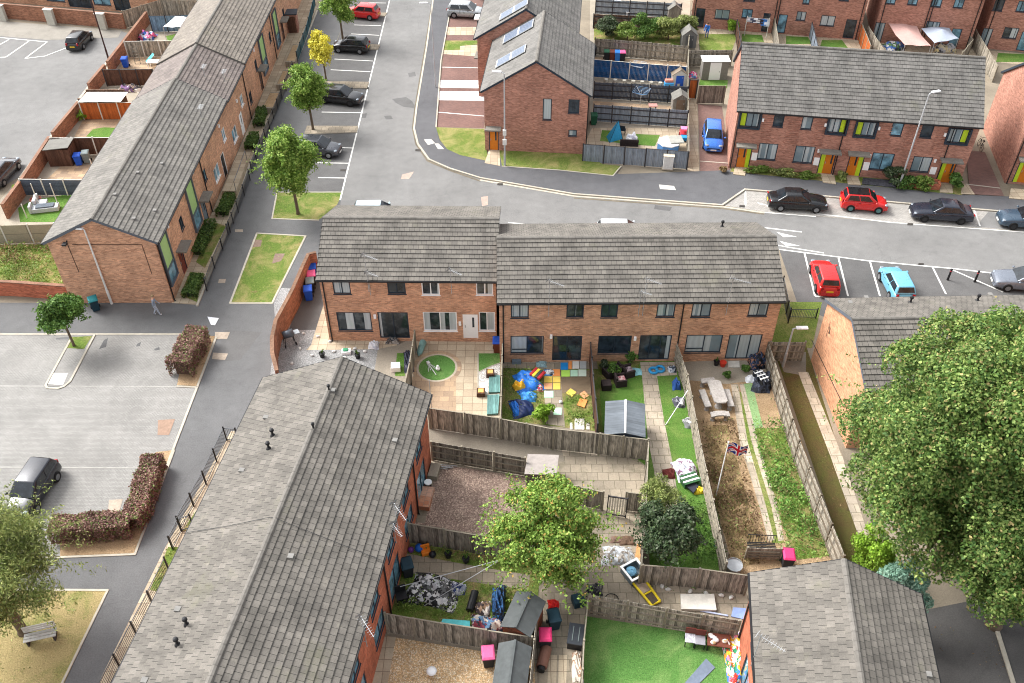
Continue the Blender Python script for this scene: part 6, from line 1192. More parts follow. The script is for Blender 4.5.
walk = dict(pelvis=(0, 0, .93), chest=(0, .03, 1.32), neck=(0, .05, 1.5), head=(0, .08, 1.62), crown=(0, .07, 1.72), shoulder_l=(-.19, .04, 1.42), elbow_l=(-.22, .1, 1.15), wrist_l=(-.2, .24, .94), palm_l=(-.2, .29, .88), shoulder_r=(.19, .02, 1.42), elbow_r=(.22, -.07, 1.15), wrist_r=(.21, -.06, .9), palm_r=(.21, -.04, .82), hip_l=(-.1, 0, .88), knee_l=(-.09, 0, .48), ankle_l=(-.09, -.2, .12), toe_l=(-.09, -.08, .05), hip_r=(.1, 0, .88), knee_r=(.09, .12, .49), ankle_r=(.09, .17, .09), toe_r=(.09, .31, .05))
person('person in pale grey top and light trousers walking on the footpath by the gable', (157.5, 315), R(-70), walk, SKIN, c8(142, 154, 170), c8(172, 178, 190), plain('fair_hair', c8(150, 128, 96), .8), c8(226, 226, 224))
stand = dict(walk); stand.update(chest=(0, .1, 1.3), neck=(0, .16, 1.46), head=(0, .21, 1.57), crown=(0, .22, 1.66), elbow_l=(-.26, .2, 1.14), wrist_l=(-.2, .38, .98), palm_l=(-.19, .43, .93), elbow_r=(.26, .2, 1.14), wrist_r=(.2, .38, .98), palm_r=(.19, .43, .93), knee_l=(-.11, .04, .48), ankle_l=(-.11, -.02, .09), toe_l=(-.12, .12, .05), knee_r=(.11, .06, .48), ankle_r=(.11, 0, .09), toe_r=(.12, .14, .05))
person('person in a bright blue top standing on the small back lawn at the top', (706.5, 37.5), R(150), stand, SKIN, c8(58, 122, 206), c8(52, 88, 160), HAIR, c8(60, 60, 66))
# ---- sheds and garden buildings
FELT = plain('grey_roofing_felt', c8(84, 88, 88), .85, var=.25, scale=3); FELT_P = plain('pale_roofing_felt', c8(116, 114, 108), .85, var=.2, scale=3)
def shed(label, at, rz, w_, d, he, hr, wall, roofm, doorm=None, along='y', flat=False, name='garden_shed', trim=None, dw=.8, cat='shed'):
    """footprint w_ (x) by d (y), ridge along y, door in the front (-y) face"""
    def wl(b):
        for y, s_ in ((0, 1), (d, -1)):
            q = [(-w_/2, y, 0), (w_/2, y, 0), (w_/2, y, he)]+([] if flat else [(0, y, hr)])+[(-w_/2, y, he)]; b.quad(q if s_ > 0 else q[::-1])
        b.quad([(w_/2, 0, 0), (w_/2, d, 0), (w_/2, d, he), (w_/2, 0, he)]); b.quad([(-w_/2, d, 0), (-w_/2, 0, 0), (-w_/2, 0, he), (-w_/2, d, he)])
    def rf(b):
        o = .1
        if flat: b.raw([(x, y, z) for z in (0, .06) for x, y in ((-w_/2-o, -o), (w_/2+o, -o), (w_/2+o, d+o), (-w_/2-o, d+o))], [(3, 2, 1, 0), (4, 5, 6, 7), (0, 1, 5, 4), (1, 2, 6, 5), (2, 3, 7, 6), (3, 0, 4, 7)]); b.v = [(x, y, z+(he if x < 0 else hr)) for x, y, z in b.v]
        else:
            k = (hr-he)/(w_/2)
            for s_ in (-1, 1):
                e = s_*(w_/2+o); q = [(e, -o, he-k*o+.03), (0, -o, hr+.03), (0, d+o, hr+.03), (e, d+o, he-k*o+.03)]; q2 = [(x, y, z-.05) for x, y, z in q]; b.raw(q+q2, [(0, 1, 2, 3) if s_ < 0 else (3, 2, 1, 0), (4, 5, 6, 7) if s_ > 0 else (7, 6, 5, 4), (0, 4, 5, 1), (1, 5, 6, 2), (2, 6, 7, 3), (3, 7, 4, 0)])
            b.bx(-.05, .05, -o, d+o, hr+.02, hr+.06, 1 if trim else 0)
    t = mk(name, label, cat, at, rz, [('wall', wall, wl), ('roof', [roofm, trim] if trim else roofm, rf)])
    if doorm: b = MB(); b.bx(-dw/2, dw/2, -.035, .002, .05, min(he-.08, 1.85)); dd = b.build('door', doorm, t); b = MB(); b.bx(dw/2-.14, dw/2-.08, -.06, -.03, .85, 1.0); b.build('handle', GALV, dd)
    return t
def shed_at(label, el, er, ridge, d, he, hr, *k, back=False, **kw):   # placed from its eave line and ridge end, all at their own heights
    a, b = A(*el, he), A(*er, he); c = A(*ridge, hr); rz = math.atan2((b-a).y, (b-a).x); base = Vector((c.x, c.y, 0))
    if back: base += Vector((math.sin(rz), -math.cos(rz), 0))*d
    return shed(label, base, rz, (b-a).length-.2, d, he, hr, *k, **kw)
shed_at('grey metal shed with white roof trim in the cushion lawn garden', (604.3, 430.5), (645.4, 433.5), (625.2, 432), 2.5, 1.8, 2.02, col('shed_dark', (58, 66, 78)), planks('shed_roof_ribs', c8(98, 104, 110), .2, .18, .6, weather=.12), col('shed_door_grey', (84, 92, 100)), trim=UPVC)
shed_at('dark felt roofed shed under the cherry tree', (500.6, 622), (531, 633), (516, 626), 1.9, 1.75, 2.1, planks('red_shed_boards', c8(150, 90, 66), .15, .2, horiz=True), FELT, col('shed_door_red', (130, 78, 58)))
shed_at('grey felt roofed shed at the bottom edge by the pink bin', (496.7, 645), (530, 649), (515, 642), 2.7, 1.8, 2.2, col('shed_grey_wall', (88, 92, 96)), FELT, BLACKP, back=True)
a = A(538, 490); shed('low grey roofed store in the corner of the plum chippings', A(540, 488), R(-8), 1.6, 1.3, 1.15, 1.35, col('store_wall', (92, 86, 78)), plain('store_roof_grey', c8(150, 142, 136), .85), None, flat=True)
a, b = A(701, 80), A(726.5, 80.5); shed('white framed grey shed with double white doors by the driveway', (a+b)/2, 0, (b-a).length, 1.2, 1.95, 1.95, col('shed_taupe', (130, 126, 120)), UPVC, UPVC, dw=1.1, flat=True)
shed('small playhouse with blue door and brown roof before the navy fence', A(679, 86.5), 0, 1.5, 1.3, 1.2, 1.75, col('playhouse_white', (216, 216, 210)), col('playhouse_roof', (128, 114, 98)), col('playhouse_blue', (40, 94, 196)), name='playhouse', dw=.75, cat='playhouse')
shed('small grey wooden shed in the corner of the rotary dryer garden', A(679.5, 113), 0, 1.4, 1.2, 1.4, 1.85, planks('grey_shed_boards', c8(134, 128, 120), .12, .2), FELT_P, col('shed_door_brown', (120, 100, 84)))
shed('little pale grey shed at the top by the bluish fence', A(674, 21), 0, 1.4, 1.2, 1.3, 1.8, planks('grey_shed_boards', c8(134, 128, 120), .12, .2), FELT_P, None); shed('narrow grey gabled hut beside the pale bushes', A(688.5, 48), 0, 1.5, 1.3, 1.4, 2.0, col('hut_grey', (120, 120, 118)), FELT_P, col('hut_door', (92, 94, 96)))
a, b = A(51, 166), A(73, 167); shed('brown shed with pale sloping roof in the bin yard', (a+b)/2+Vector((0, 0, 0)), .05, (b-a).length, 1.6, 1.6, 1.8, F_BROWN, FELT_P, None, flat=True)
mk('lean_to', 'white flat roofed lean-to in the middle of the left yards', 'lean-to', A(78, 114), 0, [('roof', col('white_roof_sheet', (214, 210, 204)), lambda b: b.quad([tuple(A(x, y, 2.0)-A(78, 114)) for x, y in ((78, 101.5), (120.5, 102), (128, 92), (87, 92))])), ('wall', planks('lean_to_boards', c8(120, 96, 80), .15, .2), lambda b: [b.beam(tuple(A(x, y, 0)-A(78, 114)+Vector((0, 0, 1))), tuple(A(x2, y2, 0)-A(78, 114)+Vector((0, 0, 1))), .08, 1.95) for x, y, x2, y2 in ((84, 118, 123, 118.5), (92, 109, 130, 109))])])
for px, py, w_, d, h, rz, lb in ((293, 33, 1.2, 1.3, 2.0, .1, 'brick bin store with dark lid at the far end of the left terrace'),):
    mk('bin_store', lb, 'bin store', (px, py), rz, [('wall', BR_DK, lambda b: b.bx(-w_/2, w_/2, 0, d, 0, h)), ('roof', col('store_lid', (66, 72, 80)), lambda b: b.bx(-w_/2-.1, w_/2+.1, -.1, d+.1, h+.002, h+.12)), ('door', F_BROWN, lambda b: b.bx(-.45, .45, -.03, .003, .05, 1.8))])
def ramp(label, q, h):
    P = [A(*p, h) for p in q]; O = Vector((P[0].x, P[0].y, 0)); return mk('concrete_ramp', label, 'ramp', O, 0, [('slab', SLAB_CREAM, lambda b: b.prism([(p.x-O.x, p.y-O.y) for p in P], 0, h)), ('handrail', col('rail_grey', (110, 114, 118), .5, .3), lambda b: [b.tube([(P[1].x-O.x, P[1].y-O.y, h), (P[1].x-O.x, P[1].y-O.y, h+.9), (P[2].x-O.x, P[2].y-O.y, h+.9), (P[2].x-O.x, P[2].y-O.y, h)], .025, 6)])])
ramp('pale concrete ramp beside the front doors of the left terrace', [(222, 191), (236, 191), (247, 160), (234.5, 160)], .45)
for i, (q, lb) in enumerate((([(262, 108), (275, 108), (281, 92), (270, 92)], 'grey stone planter box nearest along the far terrace front'), ([(276, 85), (286, 85), (291, 70), (283, 70)], 'grey stone planter box second along the far terrace front'), ([(285, 62), (295, 62), (301, 44), (293, 44)], 'grey stone planter box farthest along the terrace front'))):
    P = [A(*p, .6) for p in q]; O = Vector((P[0].x, P[0].y, 0)); mk('stone_planter', lb, 'planter', O, 0, [('box', SLAB_GREY, lambda b: b.prism([(p.x-O.x, p.y-O.y) for p in P], 0, .6)), ('soil', SOIL, lambda b: b.quad([tuple((P[k]*.86+(P[0]+P[2])*.07)-O+Vector((0, 0, .006))) for k in range(4)]))], 'planters of the left terrace')
P = [A(*p) for p in ((899, 188), (938, 190.5), (937, 185.5), (900, 183))]; O = P[0]; mk('brick_planter', 'low red brick planter before the last window of the right terrace', 'planter', O, 0, [('brickwork', BR_RED, lambda b: [b.beam(tuple(P[i]-O+Vector((0, 0, .32))), tuple(P[(i+1) % 4]-O+Vector((0, 0, .32))), .2, .45) for i in range(4)]), ('soil', SOIL, lambda b: b.quad([tuple(p-O+Vector((0, 0, .42))) for p in P]))])
P = [A(*p, .16) for p in ((862, 184), (896, 187.5), (893, 180.5), (863, 178))]; O = Vector((P[0].x, P[0].y, 0)); mk('slate_bed', 'dark slate covered bed under the third window of the right terrace', 'flower bed', O, 0, [('slate', gravel('dark_slate', c8(72, 72, 78), c8(88, 88, 94), c8(60, 60, 66), 9), lambda b: b.prism([(p.x-O.x, p.y-O.y) for p in P], 0, .2))])
# ---- flat things lying on the ground
def flat(name, label, cat, q, m, h=.02, group=None, z=.022, rz=0):
    P = [A(*p) for p in q]; O = sum(P, Vector())/len(P); b = MB(); b.prism([(p.x-O.x, p.y-O.y) for p in P], 0, h); o = b.build(name, m); o.location = (O.x, O.y, z); return tag(o, label, cat, group)
def c5(x, y): return 500+x/7.59, 340+y/7.59
def mat4(x0, y0, x1, y1): return [c5(x0, y1), c5(x1, y1), c5(x1, y0), c5(x0, y0)]
MATC = dict(blue=(36, 136, 206), orange=(236, 150, 84), yellow=(238, 206, 96), peach=(226, 164, 118), mint=(186, 224, 196), lime=(178, 224, 98), white=(222, 222, 214), pale=(206, 222, 206), grey=(176, 182, 182))
gm = 'coloured foam mats'
for bx_, cn, lb in (((335, 228, 393, 272), 'blue', 'blue foam mat at the head of the slab path'), ((400, 225, 455, 275), 'orange', 'orange foam mat right of the blue one on the path'), ((335, 280, 395, 325), 'yellow', 'yellow foam mat below the blue one'), ((400, 280, 458, 325), 'yellow', 'golden yellow foam mat on the right of the second row'), ((335, 330, 395, 375), 'peach', 'peach foam mat on the left of the third row'), ((403, 330, 458, 378), 'yellow', 'yellow foam mat on the right of the third row'), ((335, 390, 405, 440), 'mint', 'mint foam mat on the left of the path, fourth row'), ((405, 517, 467, 572), 'mint', 'lone mint foam mat farther down the path'), ((460, 175, 515, 228), 'blue', 'blue foam mat right under the patio door'), ((520, 165, 545, 222), 'orange', 'narrow orange foam mat under the patio door'), ((465, 232, 530, 280), 'lime', 'lime green foam mat under the patio door'), ((550, 162, 600, 220), 'white', 'white foam mat under the patio door'), ((605, 162, 655, 220), 'grey', 'grey white foam mat nearest the brown fence'), ((535, 230, 590, 278), 'mint', 'pale mint foam mat beside the lime one'), ((595, 227, 655, 278), 'pale', 'pale green white foam mat by the brown fence')):
    flat('foam_mat', lb, 'foam mat', mat4(*bx_), col('foam_'+cn, MATC[cn], .8, var=.08), .02, gm)
for q, cn, lb in (([(500, 405), (535, 370), (580, 400), (545, 435)], 'yellow', 'tilted yellow foam mat on the weedy soil'), ([(600, 415), (640, 388), (675, 425), (640, 450)], 'peach', 'tilted peach foam mat on the weedy soil'), ([(585, 500), (605, 450), (665, 462), (640, 520)], 'orange', 'tilted orange foam mat lapping the peach one')): flat('foam_mat', lb, 'foam mat', [c5(*p) for p in q], col('foam_'+cn, MATC[cn], .8, var=.08), .025, gm, z=.03+.03*(cn == 'orange'))
for q, lb in (([(566, 683), (640, 683), (640, 600), (566, 600)], 'large pale board lying by the back fence'), ([(530, 683), (550, 683), (550, 630), (530, 630)], 'narrow pale board left of the large one'), ([(655, 683), (680, 683), (678, 630), (655, 630)], 'narrow pale board right of the large one')): flat('board', lb, 'board', [c5(*p) for p in q], col('pale_board', (206, 200, 190), .8), .03, 'boards by the back fence')
TEALP = planks('teal_decking', c8(108, 148, 144), .14, .3, .12, weather=.25)
for q, lb in (([(489, 394), (500, 393.5), (500, 377), (489, 377)], 'teal decking platform beside the white stones'), ([(487, 416), (498, 415), (499.5, 396), (487.5, 396.5)], 'teal decking platform next to the back fence')): flat('decking', lb, 'decking', q, TEALP, .14, 'teal deckings')
for px, py, lb in ((490.3, 375.5, 'wood framed lantern box on the white stones, upper'), (481, 394.5, 'wood framed lantern box on the white stones, lower')):
    mk('lantern_box', lb, 'lantern box', (px, py), 0, [('frame', F_BROWN, lambda b: b.bx(-.26, .26, -.26, .26, 0, .34)), ('top', col('box_amber', (226, 178, 104)), lambda b: b.bx(-.17, .17, -.17, .17, .341, .37))], 'lantern boxes')
flat('mattress', 'worn white mattress lying in the alley', 'mattress', [(680, 596), (681, 611), (716, 612), (713.5, 596)], plain('mattress_white', c8(214, 210, 200), .9, var=.22, scale=3), .18); flat('board', 'pale blue board leaning flat by the orange wall', 'board', [(731, 617), (744, 620), (746, 609), (733, 608)], col('pale_blue_board', (140, 160, 206), .7), .05); flat('plank', 'long pale blue plank beside the mattress', 'plank', [(700, 612), (728, 617), (728, 615.5), (700, 610.5)], col('pale_blue_plank', (172, 180, 204), .7), .05)
flat('exercise_mat', 'grey blue mat lying on the artificial turf', 'mat', [(706, 659), (715, 668), (693, 690), (684, 684)], col('mat_grey_blue', (110, 122, 138), .85), .03); flat('white_sheet', 'white sheet lying on the footpath beside the copper hedge', 'sheet', [(207.5, 317), (211, 325), (215, 325.5), (219, 318.5)], col('sheet_white', (226, 228, 232), .7), .015); flat('door_mat', 'white slab step at the right patio door', 'step', [(727.5, 368), (739.5, 368), (739, 362), (728, 362)], col('white_slab', (204, 200, 190), .8), .08); flat('board', 'turquoise sheet lying in the weeds by the lower fence', 'sheet', [(441, 625), (470, 629), (470, 623), (443, 621)], col('turquoise_sheet', (92, 196, 200), .6), .06, z=.15)
# ---- heaps of cloth, bags and junk
def heap(name, label, cat, at, r3, m, seed=1, rz=0, wr=.25, z=0, n=22):
    rg = random.Random(seed); b = MB(); ph = [rg.uniform(0, 6) for _ in range(6)]; rows = []
    for i in range(n+1):
        for j in range(n+1):
            x, y = i/n*2-1, j/n*2-1; e = max(0, 1-(abs(x)**2.6+abs(y)**2.6)); h = e**.45*(.72+wr*math.sin(5*x+ph[0]+2*y)*math.cos(4*y+ph[1]-x)+wr*.6*math.sin(11*x+ph[2]+7*y))
            k = 1+.1*math.sin(3*math.atan2(y, x)+ph[3]); b.v.append((x*r3[0]*k, y*r3[1]*k, max(.005, h)*r3[2]))
    for i in range(n):
        for j in range(n): b.f.append((i*(n+1)+j, (i+1)*(n+1)+j, (i+1)*(n+1)+j+1, i*(n+1)+j+1)); b.m.append(0)
    o = b.build(name, m, None, smooth=True); p = A(*at) if not isinstance(at, Vector) else at; o.location = (p.x, p.y, z+.02); o.rotation_euler = (0, 0, rz); return tag(o, label, cat)
def patterned(name, cols, scale=3.0, rough=.7):
    if name in MATS: return MATS[name]
    t = NT(name).set(rough, 0, .3); v = t.n('ShaderNodeTexVoronoi'); v.inputs['Scale'].default_value = scale; nd = t.noise(2.5, 3, .6, 'Object'); mm = t.n('ShaderNodeVectorMath'); mm.operation = 'ADD'; t.l(t.tc, 'Object', mm, 0); t.l(nd, 1, mm, 1); t.l(mm, 0, v, 'Vector')
    sp = t.n('ShaderNodeSeparateColor'); t.l(v, 1, sp, 0); r = t.ramp(sp, 0, [(i/len(cols), c8(*c)) for i, c in enumerate(cols)]); r.color_ramp.interpolation = 'CONSTANT'; t.color((r, 0)); MATS[name] = t.m; return t.m
TBL = plain('tarp_blue', c8(44, 116, 204), .5, var=.12); TNV = plain('tarp_navy', c8(30, 44, 84), .5, var=.2)
tp = A(*c5(200, 410)); t = thing('inflatable_slide', 'deflated blue inflatable slide with yellow patch lying on the weeds', 'inflatable', tp, 0)
for nm, at, r3, m, sd, rz, z in (('slide_sheet', c5(205, 320), (.82, .95, .5), TBL, 3, .3, 0), ('blue_flap', c5(215, 440), (.5, .42, .42), plain('tarp_sky', c8(72, 150, 220), .5), 4, 0, 0), ('yellow_patch', c5(150, 365), (.42, .3, .52), plain('tarp_yellow', c8(230, 176, 50), .5), 5, .3, .1), ('navy_base', c5(165, 520), (.68, .75, .34), TNV, 6, .2, 0), ('blue_chute', c5(115, 530), (.24, .6, .42), TBL, 7, .25, .05)):
    o = heap(nm, None, None, at, r3, m, sd, rz, .3, 0, 18); p = o.location-tp; o.parent = t; o.location = (p.x, p.y, z+.02)
    for k_ in ('label', 'category'): 
        if k_ in o: del o[k_]
one('striped_cushion', 'red yellow striped cushion on the blue inflatable', 'cushion', c5(285, 262), -.6, [col('cushion_red', (176, 44, 52)), col('cushion_yellow', (222, 206, 70)), col('cushion_dark', (62, 72, 64))], lambda b: [b.bx(-.4+.2*i, -.205+.2*i, -.38, .38, 0, .17, (0, 1, 2, 0)[i]) for i in range(4)], z=.42, bevel=.03)
heap('cloth_bundle', 'small red and white bundle beside the inflatable', 'cloth', c5(295, 370), (.26, .26, .28), patterned('red_white_cloth', [(216, 60, 70), (232, 226, 226), (210, 96, 110)], 7), 9)
heap('rug_heap', 'black and white patterned rug heaped on the weeds', 'rug', (433, 592), (1.3, .95, .55), patterned('monochrome_rug', [(38, 38, 40), (186, 186, 188), (58, 56, 56), (206, 204, 202), (92, 92, 92), (34, 34, 36)], 4.2), 11, -.25); one('rolled_mat', 'black rolled mat standing in the weedy garden', 'mat', (470, 604), 0, BLACKP, lambda b: b.tube([(0, -.5, .2), (.25, .55, .26)], .2, 12))
heap('junk_heap', 'blue and dark junk heap beside the felt shed', 'junk heap', (487, 626), (.85, .45, .5), patterned('junk_blue', [(40, 56, 84), (96, 128, 160), (44, 46, 54), (190, 180, 170), (120, 50, 60)], 4), 12, -.2); heap('bag_heap', 'blue bags piled between fence and felt shed', 'bags', (499, 603), (.35, .95, .8), patterned('bags_blue', [(46, 82, 128), (30, 38, 52), (60, 110, 160), (24, 28, 36)], 5), 13); heap('cloth_bundle', 'brown and white bundle next to the blue bags', 'cloth', (483, 610), (.4, .45, .4), patterned('brown_white', [(150, 122, 100), (206, 196, 186), (70, 60, 60)], 4), 14)
heap('cloth_bundle', 'navy and white bundle right of the patterned rug', 'cloth', (458, 590), (.4, .35, .45), patterned('navy_white', [(44, 58, 98), (200, 200, 206), (150, 154, 170)], 5), 15); heap('rubble_heap', 'grey rubble and sheeting heap in the alley', 'rubble', (618, 556), (.85, .6, .25), patterned('rubble_grey', [(150, 152, 154), (186, 190, 194), (120, 112, 104), (168, 160, 150)], 6), 16)
heap('junk_heap', 'white sheeting covering a heap by the white topped fence', 'junk heap', (685, 471), (.62, .72, .75), patterned('white_sheeting', [(214, 216, 222), (186, 190, 204), (226, 226, 228), (120, 90, 110)], 4.5), 17, .2); one('slatted_bench', 'small green and white slatted bench below the white heap', 'bench', (689, 483), .35, [col('bench_green', (52, 96, 58)), UPVC], lambda b: ([b.bx(-.5, .5, -.36+.15*i, -.25+.15*i, .4, .45, i % 2) for i in range(5)], [b.bx(x-.04, x+.04, -.3, .3, 0, .4) for x in (-.42, .42)])); flat('rubber_mat', 'black rubber mat by the slatted bench', 'mat', [(682, 486), (693, 496), (698, 489), (687, 481)], col('rubber_black', (46, 48, 58), .8), .1, z=.2)
heap('toy_bag', 'yellow bag next to the black rubber mat', 'bag', (699, 491), (.32, .25, .3), plain('bag_yellow', c8(226, 196, 48), .6), 18); heap('garden_bag', 'green garden bag against the white topped fence', 'bag', (702, 482), (.32, .25, .35), plain('bag_green', c8(92, 142, 104), .6), 19); heap('plant_mulch', 'dark red heap on the slab path', 'heap', (669, 474), (.35, .35, .3), plain('red_mulch', c8(98, 42, 38), .9), 20)
heap('bag', 'blue bag hanging at the white topped fence', 'bag', (676, 386), (.25, .4, .55), plain('bag_blue', c8(46, 84, 150), .6), 21); heap('bag', 'grey white bundle by the leaning pole', 'bag', (679, 403), (.38, .42, .4), patterned('grey_bundle', [(150, 150, 156), (210, 210, 212), (80, 80, 90)], 4), 22); heap('bag', 'white bag beneath the white topped fence', 'bag', (690, 424), (.4, .36, .45), patterned('white_bag', [(206, 206, 204), (160, 160, 158), (120, 120, 122)], 4), 23); heap('bag', 'blue and white bag at the slab patio corner', 'bag', (672, 370), (.28, .28, .3), patterned('bw_bag', [(60, 70, 86), (190, 194, 200)], 5), 24)
heap('red_bag', 'bright red bag hanging under the cherry tree', 'bag', (553, 612), (.28, .28, .35), plain('bag_red', c8(214, 34, 34), .5), 25, z=.6); heap('bag', 'pale sack by the artificial turf side fence', 'sack', (577, 667), (.25, .8, .3), patterned('pale_sack', [(196, 184, 170), (150, 120, 96), (208, 198, 186)], 4), 26)
heap('toy_heap', 'heap of bright toys against the orange wall', 'toys', (734, 655), (.55, 1.35, .6), patterned('toy_colours', [(226, 60, 44), (232, 230, 226), (40, 128, 84), (236, 196, 50), (222, 118, 150), (226, 226, 222), (60, 120, 200), (230, 140, 60)], 4.2), 27)
heap('bag_heap', 'black bags in the stacked junk by the right patio door', 'bags', (762, 383), (.62, .95, .75), patterned('black_bags', [(34, 36, 44), (52, 58, 72), (26, 28, 34), (70, 74, 88)], 4), 28, -.3); heap('bag_heap', 'dark blue bags against the house beside the right patio door', 'bags', (758, 364), (.7, .55, .9), patterned('dark_bags', [(36, 44, 60), (20, 22, 28), (150, 110, 90), (60, 74, 104)], 5), 29); heap('bag', 'white bag at the foot of the stacked junk', 'bag', (750, 380), (.3, .3, .35), col('bag_white', (220, 222, 226)), 30)
t = mk('folded_pushchair', 'folded pushchair frame with pale straps on the stacked junk', 'pushchair', (759, 385), .4, [('frame', GALV, lambda b: [b.tube([(x, -.5, .75), (x*.9, 0, .95), (x, .5, .85)], .03, 6) for x in (-.25, 0, .25)]), ('strap', UPVC, lambda b: [b.bx(-.3, .3, y-.05, y+.05, .86, .9) for y in (-.3, 0, .3)]), ('wheel', TYRE, lambda b: b.tube([(-.35, -.5, .75), (-.29, -.5, .75)], .14, 12)), ('wheel', TYRE, lambda b: b.tube([(.29, -.5, .75), (.35, -.5, .75)], .14, 12))])
# ---- furniture
STONE = plain('carved_stone', c8(168, 162, 156), .9, var=.35, scale=9)
mk('stone_table', 'ornate grey stone garden table', 'table', (715.8, 400), R(5), [('top', STONE, lambda b: b.prism([(-.42, -.85), (-.25, -1.0), (.25, -1.0), (.42, -.85), (.42, .85), (.25, 1.0), (-.25, 1.0), (-.42, .85)], .68, .78), {'bevel': .02}), ('leg', STONE, lambda b: b.lathe((0, -.6, 0), [(.26, 0), (.2, .1), (.12, .35), (.22, .68)], 10)), ('leg', STONE, lambda b: b.lathe((0, .6, 0), [(.26, 0), (.2, .1), (.12, .35), (.22, .68)], 10))])
for at, rz, ln, lb in (((704, 403.5), R(97), 1.5, 'stone bench left of the stone table'), ((727.5, 403), R(92), 1.5, 'stone bench right of the stone table'), ((719, 419.5), R(3), 1.15, 'curved stone bench at the near end of the stone table'), ((707, 385.5), R(10), .9, 'short stone seat at the far end of the stone table')):
    mk('stone_bench', lb, 'bench', at, rz, [('seat', STONE, lambda b, ln=ln: [b.bx(-ln/2+ln*i/6, -ln/2+ln*(i+1)/6, -.2+.08*(1-((i-2.5)/2.5)**2 if 'curved' in lb else 0), .2+.08*(1-((i-2.5)/2.5)**2 if 'curved' in lb else 0), .4, .5) for i in range(6)]), ('leg', STONE, lambda b, ln=ln: b.lathe((-ln*.36, 0, 0), [(.17, 0), (.12, .15), (.16, .4)], 8)), ('leg', STONE, lambda b, ln=ln: b.lathe((ln*.36, 0, 0), [(.17, 0), (.12, .15), (.16, .4)], 8))], 'stone benches')
RAT = paving('rattan_weave', c8(74, 62, 60), c8(58, 50, 50), c8(38, 32, 32), .06, .04, .008, .5, .2)
def armchair(label, at, rz, w_, d, cush):
    mk('rattan_armchair', label, 'armchair', at, rz, [('seat', RAT, lambda b: b.bx(-w_/2, w_/2, -d/2, d/2, 0, .36)), ('backrest', RAT, lambda b: b.bx(-w_/2, w_/2, d/2-.12, d/2+.02, .361, .75), {'bevel': .02}), ('armrest', RAT, lambda b: b.bx(-w_/2-.1, -w_/2+.02, -d/2, d/2, .02, .58), {'bevel': .02}), ('armrest', RAT, lambda b: b.bx(w_/2-.02, w_/2+.1, -d/2, d/2, .02, .58), {'bevel': .02}), ('cushion', cush, lambda b: b.bx(-w_/2+.05, w_/2-.05, -d/2+.04, d/2-.16, .362, .46), {'bevel': .03})], 'rattan garden seats')
CUSH = col('cushion_plum', (70, 60, 64), .85)
armchair('wide dark rattan seat farthest left on the cushion lawn', (613, 374), R(-150), 1.1, .75, CUSH); armchair('rattan armchair with grey cushion by the rear wall', (627.5, 374.5), R(110), .6, .7, patterned('grey_pink_cushion', [(176, 160, 164), (120, 104, 112)], 5)); armchair('rattan armchair with pink cushion on the cushion lawn', (620, 383.5), R(100), .6, .7, patterned('pink_cushion', [(206, 176, 172), (170, 110, 116)], 5))
one('rattan_stool', 'dark rattan cube stool by the brown fence', 'stool', (606, 388), .1, RAT, lambda b: b.bx(-.3, .3, -.3, .3, 0, .5), bevel=.03)
mk('rattan_chest', 'dark rattan storage chest under the back row window', 'chest', (793.5, 33), R(-4), [('box', RAT, lambda b: b.bx(-.75, .75, 0, .7, 0, .7), {'bevel': .02}), ('lid', col('chest_lid', (92, 96, 102)), lambda b: b.bx(-.78, .78, -.03, .73, .701, .78), {'bevel': .02})])
GSOFA = col('sofa_pale_grey', (188, 192, 196), .8)
mk('garden_sofa', 'pale grey corner garden sofa on the small lawn', 'sofa', (46, 213), R(12), [('seat', GSOFA, lambda b: b.bx(-1.0, 1.0, 0, .75, .05, .42), {'bevel': .03}), ('backrest', GSOFA, lambda b: b.bx(-1.0, -.75, .76, 2.0, .05, .75), {'bevel': .03}), ('armrest', GSOFA, lambda b: b.bx(-1.2, -1.02, 0, .75, .05, .7), {'bevel': .03}), ('cushion', col('cushion_charcoal', (96, 104, 114), .85), lambda b: b.bx(-.7, .7, .08, .68, .421, .52), {'bevel': .03}), ('side_seat', GSOFA, lambda b: b.bx(-.74, 0, .76, 1.5, .05, .42), {'bevel': .03})])
def chair(label, at, rz, sm, fm, group):
    mk('garden_chair', label, 'chair', at, rz, [('seat', sm, lambda b: b.bx(-.25, .25, -.25, .25, .42, .48), {'bevel': .02}), ('backrest', fm, lambda b: b.bx(-.25, .25, .24, .29, .481, .95), {'bevel': .02})]+[('leg', BLACKP, lambda b, x=x, y=y: b.bx(x-.02, x+.02, y-.02, y+.02, 0, .42)) for x in (-.22, .22) for y in (-.22, .22)], group)
DKR = col('chair_back_brown', (104, 48, 38)); CSH = col('chair_seat_grey', (150, 150, 158), .85)
chair('brown backed chair with white cloth by the turf fence', (689, 643), R(-8), patterned('chair_cloth', [(206, 206, 212), (170, 170, 180)], 6), DKR, 'chairs on the turf'); chair('brown backed chair with round grey seat by the turf fence', (699, 645), R(-8), CSH, DKR, 'chairs on the turf')
mk('toy_table', 'low dark table covered with pale clutter on the turf', 'table', (717, 646), R(-8), [('top', col('table_brown', (110, 62, 48)), lambda b: b.bx(-.55, .55, -.35, .35, .5, .56)), ('clutter', patterned('table_clutter', [(206, 206, 204), (176, 150, 112), (120, 110, 120), (220, 220, 220)], 6), lambda b: [b.ball((random.uniform(-.4, .4), random.uniform(-.25, .2), .6), (.15, .12, .1), 8) for _ in range(7)])]+[('leg', BLACKP, lambda b, x=x, y=y: b.bx(x-.03, x+.03, y-.03, y+.03, 0, .5)) for x in (-.5, .5) for y in (-.3, .3)])
